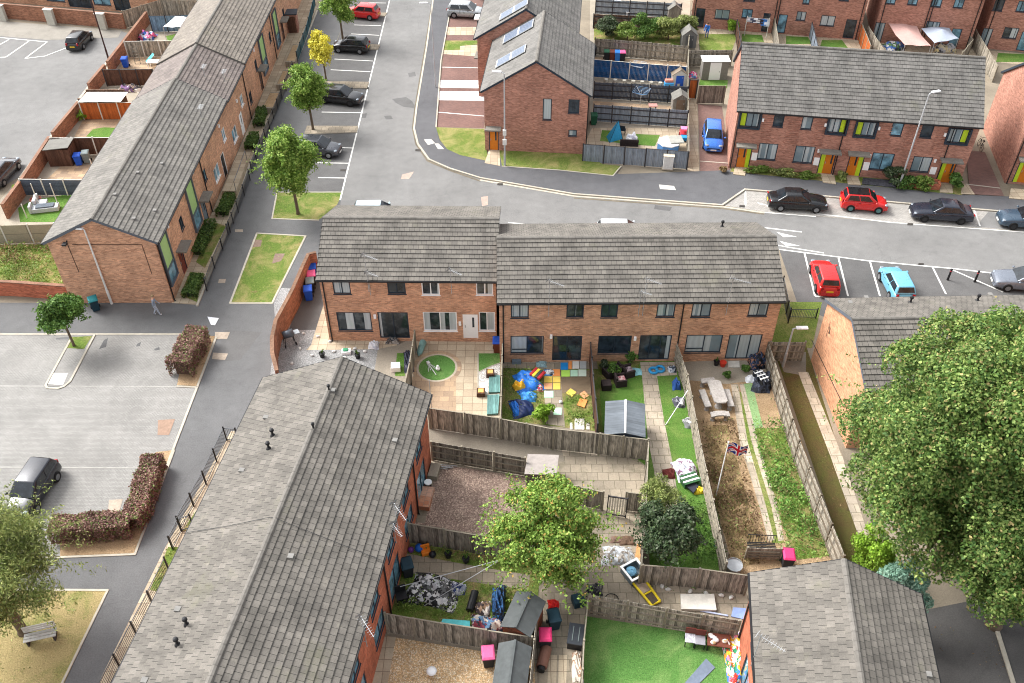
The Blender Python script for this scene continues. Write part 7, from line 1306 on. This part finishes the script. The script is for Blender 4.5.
mk('iron_bench', 'black iron trellis bench behind the little fence', 'bench', (760, 551), R(-3), [('backrest', BLACKP, lambda b: ([b.tube([(-.75+.15*i, .25, .45), (-.75+.15*i, .3, 1.0)], .015, 5) for i in range(11)], b.tube([(-.75, .3, 1.0), (.75, .3, 1.0)], .025, 6))), ('seat', BLACKP, lambda b: [b.bx(-.75, .75, -.22+.1*i, -.16+.1*i, .43, .46) for i in range(5)])]+[('leg', BLACKP, lambda b, x=x: b.tube([(x, -.2, 0), (x, -.2, .43)], .025, 6)) for x in (-.7, .7)])
one('metal_tub', 'round grey metal tub by the end of the white topped fence', 'tub', (733, 570), 0, GALV, lambda b: b.lathe((0, 0, 0), [(.38, 0), (.42, .5), (.44, .5), (.4, .44), (.02, .44)], 16)); one('plant_pot', 'dark green pot against the white topped fence', 'pot', (716.5, 548), 0, GRN, lambda b: b.lathe((0, 0, 0), [(.14, 0), (.2, .38), (.22, .38), (.18, .33), (.02, .33)], 12))
for px, py, rgb, lb, r in ((411, 551.5, (106, 52, 132), 'purple ball by the red brick wall', .17), (419.3, 550.5, (28, 96, 186), 'blue ball between the purple and orange toys', .24), (432.7, 556.5, (34, 36, 42), 'black ball beside the orange toy', .2)):
    one('toy_ball', lb, 'ball', (px, py), 0, col('ball_%d' % rgb[0], rgb, .4), lambda b, r=r: b.ball((0, 0, r), r, 12), smooth=True)
one('orange_toy', 'orange toy chair shape next to the blue ball', 'toy', (426, 553), .3, col('toy_orange', (232, 130, 40), .5), lambda b: (b.bx(-.25, .25, -.2, .2, 0, .25), b.bx(-.25, .25, .12, .22, .25, .55)), bevel=.04)
for px, py, lb in ((448.3, 557, 'dark plant pot in the weedy border, left'), (466, 562, 'dark plant pot in the weedy border, right'), (322.5, 357, 'small black planter on grey gravel, left of the basket'), (358, 358, 'small black planter on grey gravel, right of the basket'), (716, 365, 'dark pot under the right window'),):
    mk('plant_pot', lb, 'pot', (px, py), 0, [('pot', BLACKP, lambda b: b.lathe((0, 0, 0), [(.14, 0), (.2, .36), (.21, .36), (.17, .32), (.02, .32)], 10)), ('sprig', LF_DEEP, lambda b: [b.beam((0, 0, .3), (random.uniform(-.16, .16), random.uniform(-.16, .16), .62), .05, .01) for _ in range(9)])], 'plant pots')
one('plant_pot', 'orange red pot beside the right patio door', 'pot', (722.5, 366), 0, col('pot_red', (206, 64, 44)), lambda b: b.lathe((0, 0, 0), [(.16, 0), (.22, .36), (.23, .36), (.19, .32), (.02, .32)], 10)); one('basket', 'white and green basket between the two small planters', 'basket', (346.5, 353), .1, [UPVC, col('basket_green', (60, 140, 100))], lambda b: (b.bx(-.3, .3, -.2, .2, 0, .25, 0), b.bx(-.2, .12, -.12, .14, .251, .33, 1)), bevel=.02)
for i, (px, py) in enumerate(((318, 337), (330, 342), (300, 349), (312, 356), (334, 352), (292, 364), (345, 358), (355, 349), (303, 334), (365, 352))):
    one('stone', 'pale stone lying loose on the grey gravel yard', 'stone', (px, py), i, col('pale_stone', (210, 208, 202), .85), lambda b: b.ball((0, 0, .06), (.14, .1, .09), 8, jit=.15), 'loose pale stones')
mk('barbecue', 'dark barbecue trolley against the curved brick wall', 'barbecue', (290, 344), .5, [('hood', col('bbq_grey', (92, 98, 106), .4, .4), lambda b: b.tube([(-.35, 0, .9), (.35, 0, .9)], .27, 14), {'smooth': True}), ('shelf', col('bbq_shelf', (150, 156, 160), .5), lambda b: b.bx(.4, .75, -.22, .22, .84, .88))]+[('leg', BLACKP, lambda b, x=x, y=y: b.tube([(x, y, 0), (x*.8, y*.8, .8)], .025, 6)) for x in (-.35, .35) for y in (-.22, .22)]+[('wheel', TYRE, lambda b, x=x: b.tube([(x-.03, -.26, .1), (x+.03, -.26, .1)], .11, 10)) for x in (-.38, .38)])
one('folded_parasol', 'closed teal parasol lying by the dividing fence', 'parasol', (421.5, 350), R(80), plain('parasol_teal', c8(126, 164, 160), .8), lambda b: b.tube([(-.75, 0, .16), (-.5, 0, .22), (.5, 0, .26), (.8, 0, .12)], [.03, .2, .24, .05], 12), smooth=True)
one('rotary_airer', 'folded white rotary airer lying on the grass circle', 'airer', (431.5, 369), R(-62), col('airer_white', (216, 216, 214), .5), lambda b: (b.tube([(-.75, 0, .06), (.75, 0, .1)], .03, 6), [b.tube([(-.55, 0, .1), (.25, .16*k, .12+.05*(k % 2))], .016, 5) for k in (-2, -1, 1, 2)], b.box((-.5, 0, .12), (.25, .2, .16)))); one('garden_ornament', 'small white ornament on the grass circle', 'ornament', (438, 370), 0, UPVC, lambda b: (b.ball((0, 0, .14), (.16, .16, .14), 10), b.ball((0, 0, .34), .09, 8)), smooth=True)
one('washing_pole', 'leaning white washing line prop in the cushion lawn garden', 'pole', (665.5, 425), 0, UPVC, lambda b: b.tube([(0, 0, 0), tuple(A(688, 390, 1.7)-A(665.5, 425))], .025, 6)); one('clothes_pole', 'grey pole on the sandstone patio by the back fence', 'pole', (431.5, 408), 0, GALV, lambda b: b.tube([(0, 0, 0), (0, 0, ztop((431.5, 408), 380))], .03, 6))
for px, py, lb in ((653.4, 371.5, 'blue ring toy on the patio, left'), (660, 370, 'blue ring toy on the patio, right')): one('ring_toy', lb, 'ring toy', (px, py), 0, col('ring_blue', (52, 150, 206), .5), lambda b: b.tube([(.26*math.cos(a), .26*math.sin(a), .1) for a in [2*math.pi*i/18 for i in range(19)]], .09, 8, caps=False), 'ring toys', smooth=True)
heap('towel', 'pale turquoise towel on the patio edge', 'towel', (637, 372), (.3, .35, .12), plain('towel_turq', c8(150, 206, 214), .85), 33)
# yellow framed barrow, crate, bicycle in the alley
yc = A(644, 590); ydir = heading((653, 598), (632, 572)); YEL = col('frame_yellow', (232, 206, 40), .5)
mk('garden_barrow', 'yellow framed flat barrow lying in the alley', 'barrow', yc, ydir, [('frame', YEL, lambda b: (b.tube([(-1.0, -.26, .12), (-1.0, .26, .12), (.7, .34, .2), (.75, -.34, .2), (-1.0, -.26, .12)], .07, 8), b.tube([(-.3, -.3, .15), (-.3, .3, .15)], .05, 6))), ('tray', col('tray_dark', (84, 74, 62), .8), lambda b: b.box((-.65, 0, .1), (.6, .46, .05))), ('tray', col('tray_tan', (170, 150, 132), .8), lambda b: b.box((.15, 0, .13), (.75, .5, .05)))])
mk('plastic_crate', 'white rimmed grey crate with blue cloth at the barrow end', 'crate', (633.5, 575), ydir, [('shell', col('crate_grey', (112, 124, 132)), lambda b: (b.bx(-.5, .5, -.5, .5, 0, .05), [b.bx(*q, 0, .45) for q in ((-.5, .5, -.5, -.45), (-.5, .5, .45, .5), (-.5, -.45, -.45, .45), (.45, .5, -.45, .45))])), ('rim', UPVC, lambda b: [b.bx(*q, .451, .5) for q in ((-.54, .54, -.54, -.43), (-.54, .54, .43, .54), (-.54, -.43, -.43, .43), (.43, .54, -.43, .43))]), ('cloth', col('crate_cloth_blue', (110, 160, 190), .85), lambda b: b.ball((.1, .1, .3), (.32, .28, .16), 10, jit=.12))])
flat('board', 'orange brown board lying beside the alley fence', 'board', [(635, 557), (642, 559), (643, 547), (637, 544.5)], col('board_orange', (206, 150, 98), .8), .06); flat('board', 'buff cardboard sheet above the crate', 'cardboard', [(628, 563), (640, 564), (641, 556), (630, 557)], col('cardboard_buff', (204, 172, 138), .85), .04)
def bicycle(label, at, rz, tilt, col_):
    t = thing('bicycle', label, 'bicycle', A(*at), rz); t.rotation_euler = (tilt, 0, rz)
    def wh(b, x): b.tube([(x+.33*math.cos(a), 0, .34+.33*math.sin(a)) for a in [2*math.pi*i/20 for i in range(21)]], .022, 6, caps=False); [b.tube([(x, 0, .34), (x+.33*math.cos(a), 0, .34+.33*math.sin(a))], .004, 4) for a in [math.pi*i/4 for i in range(8)]]
    for nm, m, fn in (('wheel', TYRE, lambda b: wh(b, -.52)), ('wheel', TYRE, lambda b: wh(b, .52)), ('frame', col_, lambda b: [b.tube(p, .022, 6) for p in (((-.52, 0, .34), (-.1, 0, .3), (.36, 0, .72), (-.2, 0, .74), (-.1, 0, .3)), ((-.2, 0, .74), (-.52, 0, .34)), ((.36, 0, .8), (.52, 0, .34)), ((-.22, 0, .74), (-.24, 0, .88)))]), ('handlebar', BLACKP, lambda b: b.tube([(.32, -.28, .95), (.36, 0, .92), (.32, .28, .95)], .016, 6)), ('saddle', BLACKP, lambda b: b.box((-.24, 0, .9), (.26, .13, .06)))):
        b = MB(); fn(b); b.build(nm, m, t)
    t.location.z = .05 if tilt else 0
bicycle('dark bicycle lying on the alley slabs near the turf fence', (603, 592), R(-15), R(82), POST_DK); bicycle('dark bicycle leaning in the passage beside the last house', (978.5, 149), R(80), R(8), POST_DK)
heap('junk_heap', 'dark bicycle parts heap beside the lying bicycle', 'junk heap', (595, 590), (.4, .35, .3), patterned('dark_parts', [(52, 52, 56), (96, 92, 90), (30, 30, 32)], 7), 36)
one('gas_barrel', 'rusty brown barrel lying on the slab path', 'barrel', (544, 660), R(75), [col('barrel_rust', (130, 92, 78), .7), BLACKP], lambda b: (b.tube([(-.55, 0, .28), (.5, 0, .28)], .27, 14), b.tube([(-.75, 0, .28), (-.551, 0, .28)], .2, 12, 1)), smooth=False); mk('storage_box', 'black lidded storage box on the slab path', 'storage box', (575.5, 640), R(80), [('box', BLACKP, lambda b: b.bx(-.55, .55, -.36, .36, 0, .5), {'bevel': .02}), ('lid', col('box_lid_dark', (60, 64, 70), .4), lambda b: b.bx(-.58, .58, -.39, .39, .501, .58), {'bevel': .02}), ('lid_rib', GRY, lambda b: [b.bx(-.4, .4, y-.02, y+.02, .581, .6) for y in (-.15, .15)])])
one('dark_crate', 'dark teal crate beyond the turf corner under the tree', 'crate', (578, 603), .3, DKT, lambda b: b.bx(-.3, .3, -.3, .3, 0, .45), bevel=.03)
mk('garden_light', 'white round dish light on the tan gravel', 'light', (432, 675), 0, [('post', GALV, lambda b: b.tube([(0, 0, 0), (0, 0, .3)], .05, 8)), ('dish', UPVC, lambda b: b.lathe((0, 0, .3), [(.1, 0), (.24, .04), (.25, .1), (.12, .16)], 16), {'smooth': True})])
mk('brick_step', 'two brick and timber steps by the patio door of the chippings garden', 'step', (426, 500), R(82), [('tread', paving('step_bricks', c8(186, 122, 92), c8(202, 150, 120), c8(150, 130, 116), .3, .3), lambda b: b.bx(-.75, 0, -.35, .35, 0, .35)), ('tread', paving('step_bricks_pale', c8(206, 160, 136), c8(190, 150, 130), c8(150, 130, 116), .3, .3), lambda b: b.bx(.01, .75, -.35, .35, 0, .3))]); one('concrete_block', 'grey concrete block at the corner of the chippings garden', 'block', (434.5, 474), R(80), CONC, lambda b: b.bx(-.5, .5, -.28, .28, 0, .4), bevel=.02); one('stool', 'white topped black stool by the patio door', 'stool', (428.5, 487), 0, [BLACKP, UPVC], lambda b: (b.lathe((0, 0, 0), [(.2, 0), (.16, .4)], 10), b.lathe((0, 0, .401), [(.22, 0), (.22, .06)], 12, 1))); one('metal_rods', 'pale metal rods bundle under the railed fence', 'rods', (440, 468), R(-8), GALV, lambda b: [b.tube([(-.8, .05*k, .1), (.7+.1*k, .06*k, .12)], .025, 6) for k in (-2, 0, 1, 3)])
mk('garden_bench', 'grey white bench on the dry grass at the lower left', 'bench', (43, 640), R(15), [('seat', plain('bench_pale', c8(196, 196, 190), .8), lambda b: [b.bx(-.75, .75, -.24+.17*i, -.1+.17*i, .42, .46) for i in range(3)]), ('backrest', plain('bench_pale', c8(196, 196, 190), .8), lambda b: [b.bx(-.75, .75, .27, .31, .5+.16*i, .62+.16*i) for i in range(3)]), ('leg', POST_DK, lambda b: b.bx(-.65, -.57, -.22, .3, 0, .42)), ('leg', POST_DK, lambda b: b.bx(.57, .65, -.22, .3, 0, .42))])
# flag on its pole
fz = ztop((716, 496), 442.5); t = mk('flagpole', 'white flagpole rising from the dead weeds', 'flagpole', (716, 496), 0, [('pole', UPVC, lambda b: b.tube([(0, 0, -.1), (0, 0, fz)], [.04, .028], 8)), ('finial', UPVC, lambda b: b.ball((0, 0, fz+.04), .055, 8))])
fb = MB(); NX, NY = 44, 26; FW_, FH_ = 1.35, .75
def fpos(i, j): u, v = i/NX, j/NY; return (.04+u*FW_*.86, .14*math.sin(u*7.5+v*.8)*u**.6+u*.1, fz-.1-v*FH_-.42*u*u+.05*math.sin(u*9))
def fcol(u, v):
    x, y = u*2-1, v*2-1; X, Y = abs(x)*2, abs(y)      # 2:1 field measured in half heights
    if abs(x)*2 < .2 or Y < .2: return 0
    if abs(x)*2 < .33 or Y < .33: return 1
    d = abs(X-2*Y)/math.sqrt(5)*1.0; return 0 if d < .075 else 1 if d < .2 else 2
for i in range(NX+1):
    for j in range(NY+1): fb.v.append(fpos(i, j))
for i in range(NX):
    for j in range(NY): a = i*(NY+1)+j; fb.f.append((a, a+1, a+NY+2, a+NY+1)); fb.m.append(fcol((i+.5)/NX, (j+.5)/NY))
fo = fb.build('flag', [col('flag_red', (196, 24, 44), .7, var=.05), col('flag_white', (230, 230, 232), .7, var=.05), col('flag_blue', (24, 44, 124), .7, var=.05)], None, smooth=True); fo.location = t.location; tag(fo, 'small waving union flag on the white flagpole', 'flag')
# ---- things in the top gardens
mk('pop_up_tent', 'turquoise triangular pop-up tent behind the slate grey fence', 'tent', (614, 139), R(20), [('canopy', plain('tent_turquoise', c8(48, 152, 198), .6), lambda b: (b.quad([(-.7, -.5, 0), (.7, -.3, 0), (.35, .1, 1.75)]), b.quad([(.7, -.3, 0), (.6, .7, 0), (.35, .1, 1.75)]), b.quad([(.6, .7, 0), (-.5, .6, 0), (.35, .1, 1.75)]), b.quad([(-.5, .6, 0), (-.7, -.5, 0), (.35, .1, 1.75)]))), ('pole', BLACKP, lambda b: b.tube([(-.72, -.52, 0), (.36, .1, 1.77), (.72, -.31, 0)], .02, 6))])
mk('hot_tub', 'blue and white octagonal tub with grey cover in the corner', 'hot tub', (668, 149), .1, [('shell', col('tub_blue', (92, 146, 206), .5), lambda b: b.lathe((0, 0, 0), [(.95, 0), (1.0, .1), (1.0, .6), (.95, .68)], 8)), ('rim', UPVC, lambda b: b.lathe((0, 0, .681), [(1.02, 0), (1.0, .08), (.8, .09)], 8)), ('cover', col('tub_cover', (158, 158, 150), .8), lambda b: b.bx(.05, 1.25, -.55, .75, .78, .9), {'bevel': .03})])
for at, rgb, lb in (((622.5, 134), (44, 46, 50), 'black garden chair behind the turquoise tent'),): chair(lb, at, R(160), col('chair_black', rgb), col('chair_black', rgb), 'chairs in the tent garden')
heap('cushion_pile', 'white cushions piled behind the slate grey fence', 'cushions', (632, 140), (.5, .45, .7), patterned('cushion_white', [(222, 222, 228), (190, 190, 204), (230, 230, 230)], 4), 41); one('rattan_bench', 'grey rattan bench along the slate grey fence', 'bench', (629, 145), R(-4), RAT, lambda b: (b.bx(-.8, .8, -.3, .3, 0, .4), b.bx(-.8, .8, -.38, -.28, .4, .7)), bevel=.02)
mk('toy_car', 'red and blue ride-on toy car in the corner of the tent garden', 'toy car', (683.5, 138), R(85), [('body', col('toy_red', (204, 54, 66), .5), lambda b: b.bx(-.2, .8, -.35, .35, .12, .5), {'bevel': .06}), ('hood', col('toy_blue', (52, 150, 210), .5), lambda b: b.bx(-.75, -.205, -.35, .35, .12, .45), {'bevel': .06}), ('roof', col('toy_pink', (222, 130, 170), .5), lambda b: b.bx(-.1, .5, -.33, .33, .85, .92), {'bevel': .02})]+[('wheel', TYRE, lambda b, x=x, y=y: b.tube([(x, y-.05, .13), (x, y+.05, .13)], .13, 10)) for x in (-.5, .55) for y in (-.36, .36)])
def airer(label, at, h, r, m):
    mk('rotary_airer', label, 'airer', at, .4, [('pole', GALV, lambda b: b.tube([(0, 0, 0), (0, 0, h)], .03, 6)), ('arm', GALV, lambda b: [b.tube([(0, 0, h-.5), (r*math.cos(a), r*math.sin(a), h)], .02, 5) for a in (0, math.pi/2, math.pi, 1.5*math.pi)]), ('line', m, lambda b: [b.tube([(k*r*math.cos(a), k*r*math.sin(a), h-.5+.5*k) for a in [math.pi/2*i for i in range(5)]], .014, 4) for k in (.4, .55, .7, .85, 1)])], 'rotary airers')
airer('blue grey rotary airer before the charcoal fence', (640, 106), 1.6, 1.0, col('airer_line_blue', (120, 160, 200))); airer('white rotary airer before the navy fence', (637, 79), 1.6, .9, col('airer_line_white', (200, 214, 226)))
mk('small_table', 'small pink topped table in the rotary airer garden', 'table', (652.5, 110), 0, [('top', col('table_pink', (206, 150, 140)), lambda b: b.bx(-.4, .4, -.3, .3, .45, .52)), ('leg', BLACKP, lambda b: b.bx(-.3, -.22, -.2, .2, 0, .45)), ('leg', BLACKP, lambda b: b.bx(.22, .3, -.2, .2, 0, .45))]); one('toy_box', 'light blue box beside the small playhouse', 'box', (668.5, 87), 0, [col('box_sky', (70, 160, 220)), col('box_salmon', (214, 140, 120))], lambda b: (b.bx(-.45, .45, -.25, .25, 0, .5, 0), b.bx(-.4, .4, -.1, .3, .501, .75, 1)), bevel=.02)
for i, px in enumerate(range(606, 680, 9)): one('flower_pot', 'small pale flower pot along the navy fence', 'pot', (px, 82+i*.55), 0, col('pot_pale', (200, 196, 184)), lambda b: b.lathe((0, 0, 0), [(.14, 0), (.2, .32), (.02, .3)], 8), 'pots along the navy fence')
one('plastic_chair', 'white plastic chair before the bluish top fence', 'chair', (628, 15), .3, UPVC, lambda b: (b.bx(-.3, .3, -.3, .3, .38, .45), b.bx(-.3, .3, .24, .3, .45, .9), [b.bx(x-.03, x+.03, y-.03, y+.03, 0, .38) for x in (-.25, .25) for y in (-.25, .25)])); one('bird_table', 'white bird table on two posts at the top edge', 'bird table', (615, 13), 0, UPVC, lambda b: (b.bx(-.5, .5, -.3, .3, 1.4, 1.52), b.bx(-.35, -.27, -.05, .05, 0, 1.4), b.bx(.27, .35, -.05, .05, 0, 1.4)))
heap('toy_heap', 'pink and blue boxes between white shed and gate', 'boxes', (692, 77), (.45, .35, .6), patterned('pink_blue_boxes', [(222, 70, 120), (80, 140, 210), (226, 210, 220)], 5), 43)
def canopy(name, label, q, z, m, sag, peak, legs=True):
    P = [A(*p, z) for p in q]; O = sum(P, Vector())/4; O = Vector((O.x, O.y, 0)); n = 10
    def cl(b):
        for i in range(n+1):
            for j in range(n+1):
                u, v = i/n, j/n; p = P[0].lerp(P[1], u).lerp(P[3].lerp(P[2], u), v)-O; k = (1-abs(2*u-1))*(1-abs(2*v-1)); b.v.append((p.x, p.y, p.z+peak*k-sag*(1-abs(2*v-1))*(1-k)+.04*math.sin(9*u+4*v)))
        for i in range(n):
            for j in range(n): b.f.append((i*(n+1)+j, (i+1)*(n+1)+j, (i+1)*(n+1)+j+1, i*(n+1)+j+1)); b.m.append(0)
    mk(name, label, 'gazebo', O, 0, [('cover', m, cl, {'smooth': True})]+[('leg', GALV, lambda b, p=p: b.tube([(p.x-O.x, p.y-O.y, 0), (p.x-O.x, p.y-O.y, z)], .03, 6)) for p in P])
canopy('gazebo', 'faded pink sagging canopy gazebo in the back gardens', [(905, 45), (931, 46), (914, 20), (888, 22)], 2.2, plain('canopy_pink', c8(186, 150, 142), .85, var=.12), .25, .1); canopy('gazebo', 'blue grey peaked canopy gazebo in the back gardens', [(934.5, 43), (958.5, 38.5), (948, 26), (921.5, 28)], 2.2, plain('canopy_bluegrey', c8(158, 166, 180), .85, var=.1), .1, .45)
canopy('parasol_shade', 'white shade sail in the blue fenced yard', [(163, 27), (180, 27), (190, 17), (175, 16)], 2.1, plain('shade_white', c8(222, 222, 222), .8, var=.06), .1, .2)
heap('junk_heap', 'dark and blue clutter under the pink gazebo', 'junk heap', (894, 48), (1.0, .8, .7), patterned('gazebo_clutter', [(44, 50, 66), (60, 92, 150), (190, 190, 190), (80, 110, 70)], 3), 44); heap('junk_heap', 'pale furniture clutter under the blue gazebo', 'junk heap', (944, 50), (1.1, .7, .7), patterned('gazebo_clutter_pale', [(206, 190, 140), (176, 176, 180), (70, 70, 74), (216, 206, 180)], 3), 45); heap('junk_heap', 'blue and pink clutter in the blue fenced yard', 'junk heap', (147, 38), (.9, .8, .8), patterned('yard_clutter', [(60, 92, 168), (214, 96, 140), (40, 44, 54), (190, 196, 206)], 3), 46); heap('bag_heap', 'pale and dark junk pile in the brown fenced yard', 'junk heap', (130, 90), (1.1, .6, .6), patterned('yard_pile', [(196, 190, 180), (60, 56, 60), (150, 130, 110), (120, 90, 130)], 3), 47)
mk('deck_chair', 'turquoise deck chair in the left yard', 'chair', (152, 64), R(-60), [('sling', col('sling_turq', (72, 190, 204)), lambda b: b.quad([(-.3, -.5, .3), (.3, -.5, .3), (.3, .4, 1.0), (-.3, .4, 1.0)])), ('frame', F_PALE, lambda b: [b.tube([(x, -.6, 0), (x, .45, 1.05)], .025, 6) for x in (-.32, .32)]+[b.tube([(x, .5, 0), (x, -.5, .35)], .025, 6) for x in (-.34, .34)])]); one('leaning_ladder', 'pale leaning ladder beside the blue bin in the left yard', 'ladder', (138, 64), .3, F_PALE, lambda b: ([b.beam((x, 0, 0), (x, .9, 1.6), .06, .06) for x in (-.25, .25)], [b.beam((-.25, .15*k, .27*k), (.25, .15*k, .27*k), .05, .05) for k in range(1, 6)])); one('white_table', 'white table at the terrace wall in the left yard', 'table', (155, 68), 0, UPVC, lambda b: (b.bx(-.6, .6, -.4, .4, .68, .74), [b.bx(x-.03, x+.03, y-.03, y+.03, 0, .68) for x in (-.5, .5) for y in (-.3, .3)]))
for px, py, lb, h in ((40, 207, 'white washing line post on the small lawn, left', 2.2), (59, 207, 'white washing line post on the small lawn, right', 2.2), (27, 218, 'white stake at the lawn edge', 1.3), (97, 180, 'white post in the paved bin yard', 2.0)): one('washing_post', lb, 'post', (px, py), 0, POST_WHITE, lambda b, h=h: b.tube([(0, 0, 0), (0, 0, h)], .04, 8))
one('fire_bowl', 'red brown round fire bowl behind the pale grey sofa', 'fire bowl', (37, 203), 0, col('bowl_brown', (128, 66, 52)), lambda b: b.lathe((0, 0, 0), [(.3, 0), (.45, .4), (.48, .4), (.4, .32), (.02, .3)], 14))
# washing line with clothes in the back row garden
lp, lq = A(744, 36), A(766, 38); d = lq-lp; t = mk('washing_line', 'washing line hung with clothes in the back row garden', 'washing line', lp, math.atan2(d.y, d.x), [('post', POST_WHITE, lambda b: b.tube([(0, 0, 0), (0, 0, 2.2)], .04, 6)), ('post', POST_WHITE, lambda b: b.tube([(d.length, 0, 0), (d.length, 0, 2.2)], .04, 6)), ('line', UPVC, lambda b: b.tube([(0, 0, 2.1), (d.length/2, 0, 2.0), (d.length, 0, 2.1)], .012, 5))])
for i, (x, wd, ln, rgb, lb) in enumerate(((.12, .3, .5, (206, 206, 214), 'pale grey shirt'), (.28, .3, .55, (70, 74, 96), 'dark blue shirt'), (.45, .35, .5, (220, 220, 224), 'white shirt'), (.62, .3, .6, (60, 56, 62), 'black trousers'), (.78, .3, .75, (66, 122, 196), 'bright blue trousers'), (.92, .28, .8, (214, 222, 232), 'pale blue towel'))):
    b = MB(); w_ = wd
    for k in range(6):
        z0, z1 = -ln*k/6, -ln*(k+1)/6; y0, y1 = .03*math.sin(k*1.3+i), .03*math.sin((k+1)*1.3+i); b.quad([(-w_, y1, z1), (w_, y1, z1), (w_, y0, z0), (-w_, y0, z0)])
    o = b.build('hung_clothes', col('cloth_%d' % i, rgb, .85)); o.location = lp+d*x+Vector((0, 0, 2.05)); o.rotation_euler = (0, 0, math.atan2(d.y, d.x)); tag(o, lb+' hanging on the back row washing line', 'clothes', 'clothes on the washing line')
# cable running over the long roof and the loose wires of the weedy garden
b = MB(); h = B2; pts = []
for sgn, px, py in ((1, 186, 534), (1, 230, 527), (1, 270, 518.5), (0, 277, 520), (0, 330, 541), (0, 383, 562)):
    u, tt = h.slope_hit(sgn, px, py); pts.append(h.slope_pt(sgn, u, min(1, max(0, tt)), .1))
b.tube(pts, .014, 6); b.build('cable', col('cable_grey', (70, 70, 70)), h.root)
one('support_wire', 'pale wire stretched across the weedy garden to the tree', 'wire', (402, 600), 0, GALV, lambda b: (b.tube([(0, 0, 1.2), tuple(A(500, 560, 1.8)-A(402, 600)), ], .02, 5), b.tube([(1.2, -.6, .4), tuple(A(500, 560, 1.8)-A(402, 600))], .02, 5)))

# smaller clutter of the yards
one('plastic_crate', 'grey slatted crate against the wall beside the inflatable', 'crate', (516.5, 362.5), 0, col('crate_slate', (116, 128, 138)), lambda b: (b.bx(-.3, .3, -.2, .2, 0, .28), [b.bx(-.32, .32, -.22+.1*i, -.18+.1*i, .281, .31) for i in range(5)]), bevel=.01)
heap('cushion', 'grey teal cushion near the inflatable at the house wall', 'cushion', (541.5, 364.5), (.35, .28, .2), col('cushion_teal_grey', (140, 168, 172), .85), 51)
one('white_box', 'white square box on the green strip of the dark framed yard', 'box', (396, 369.5), .1, UPVC, lambda b: (b.bx(-.3, .3, -.28, .28, 0, .4), b.bx(-.2, .2, -.2, .2, .401, .43)), bevel=.02)
heap('bag_heap', 'dark bags along the weathered dividing fence', 'bags', (408.5, 362), (.3, 1.0, .5), patterned('fence_bags', [(40, 44, 58), (70, 74, 90), (30, 30, 36), (96, 92, 110)], 4.5), 52, .15)
heap('cloth_bundle', 'pale bundle on the slabs before the dark patio door', 'cloth', (374, 346), (.35, .35, .4), patterned('pale_bundle', [(206, 206, 210), (176, 180, 190), (216, 216, 216)], 5), 53)
heap('garden_bag', 'dark bundle of garden tools by the dark patio door', 'bundle', (393, 342), (.45, .25, .4), patterned('tool_bundle', [(50, 50, 54), (90, 84, 78), (150, 146, 140)], 6), 54)
one('football', 'small white ball lying on the grass near the shed', 'ball', (590.5 if False else 560.5, 403), 0, UPVC, lambda b: b.ball((0, 0, .11), .11, 10), smooth=True)
heap('soil_bag', 'white sack on the weedy soil below the patio door mats', 'sack', (549.5, 373), (.32, .22, .2), patterned('sack_mono', [(226, 226, 226), (50, 50, 56), (206, 206, 210)], 5), 55)
one('garden_chair', 'black chair frame at the red brick wall of the weedy garden', 'chair', (402, 600), .3, BLACKP, lambda b: (b.bx(-.28, .28, -.28, .28, .4, .47), b.bx(-.28, .28, .22, .28, .47, .95), [b.bx(x-.025, x+.025, y-.025, y+.025, 0, .4) for x in (-.25, .25) for y in (-.25, .25)]))
heap('leaf_heap', 'brown leaf litter heap at the alley wall', 'heap', (627, 541), (.4, .3, .15), plain('leaf_brown', c8(104, 82, 66), .95, var=.4), 56); heap('cloth_bundle', 'dark scrap on the alley slabs under the gate', 'cloth', (616, 540), (.3, .22, .12), plain('scrap_brown', c8(120, 96, 84), .95, var=.3), 57)
for i, (px, py) in enumerate(((668, 590), (690, 592), (706, 594), (721, 596), (731, 598), (662, 587))): one('stone', 'pale stone lying along the foot of the mossy boarded fence', 'stone', (px, py), i, col('pale_stone', (210, 208, 202), .85), lambda b: b.ball((0, 0, .06), (.16, .11, .1), 8, jit=.15), 'stones along the mossy fence')
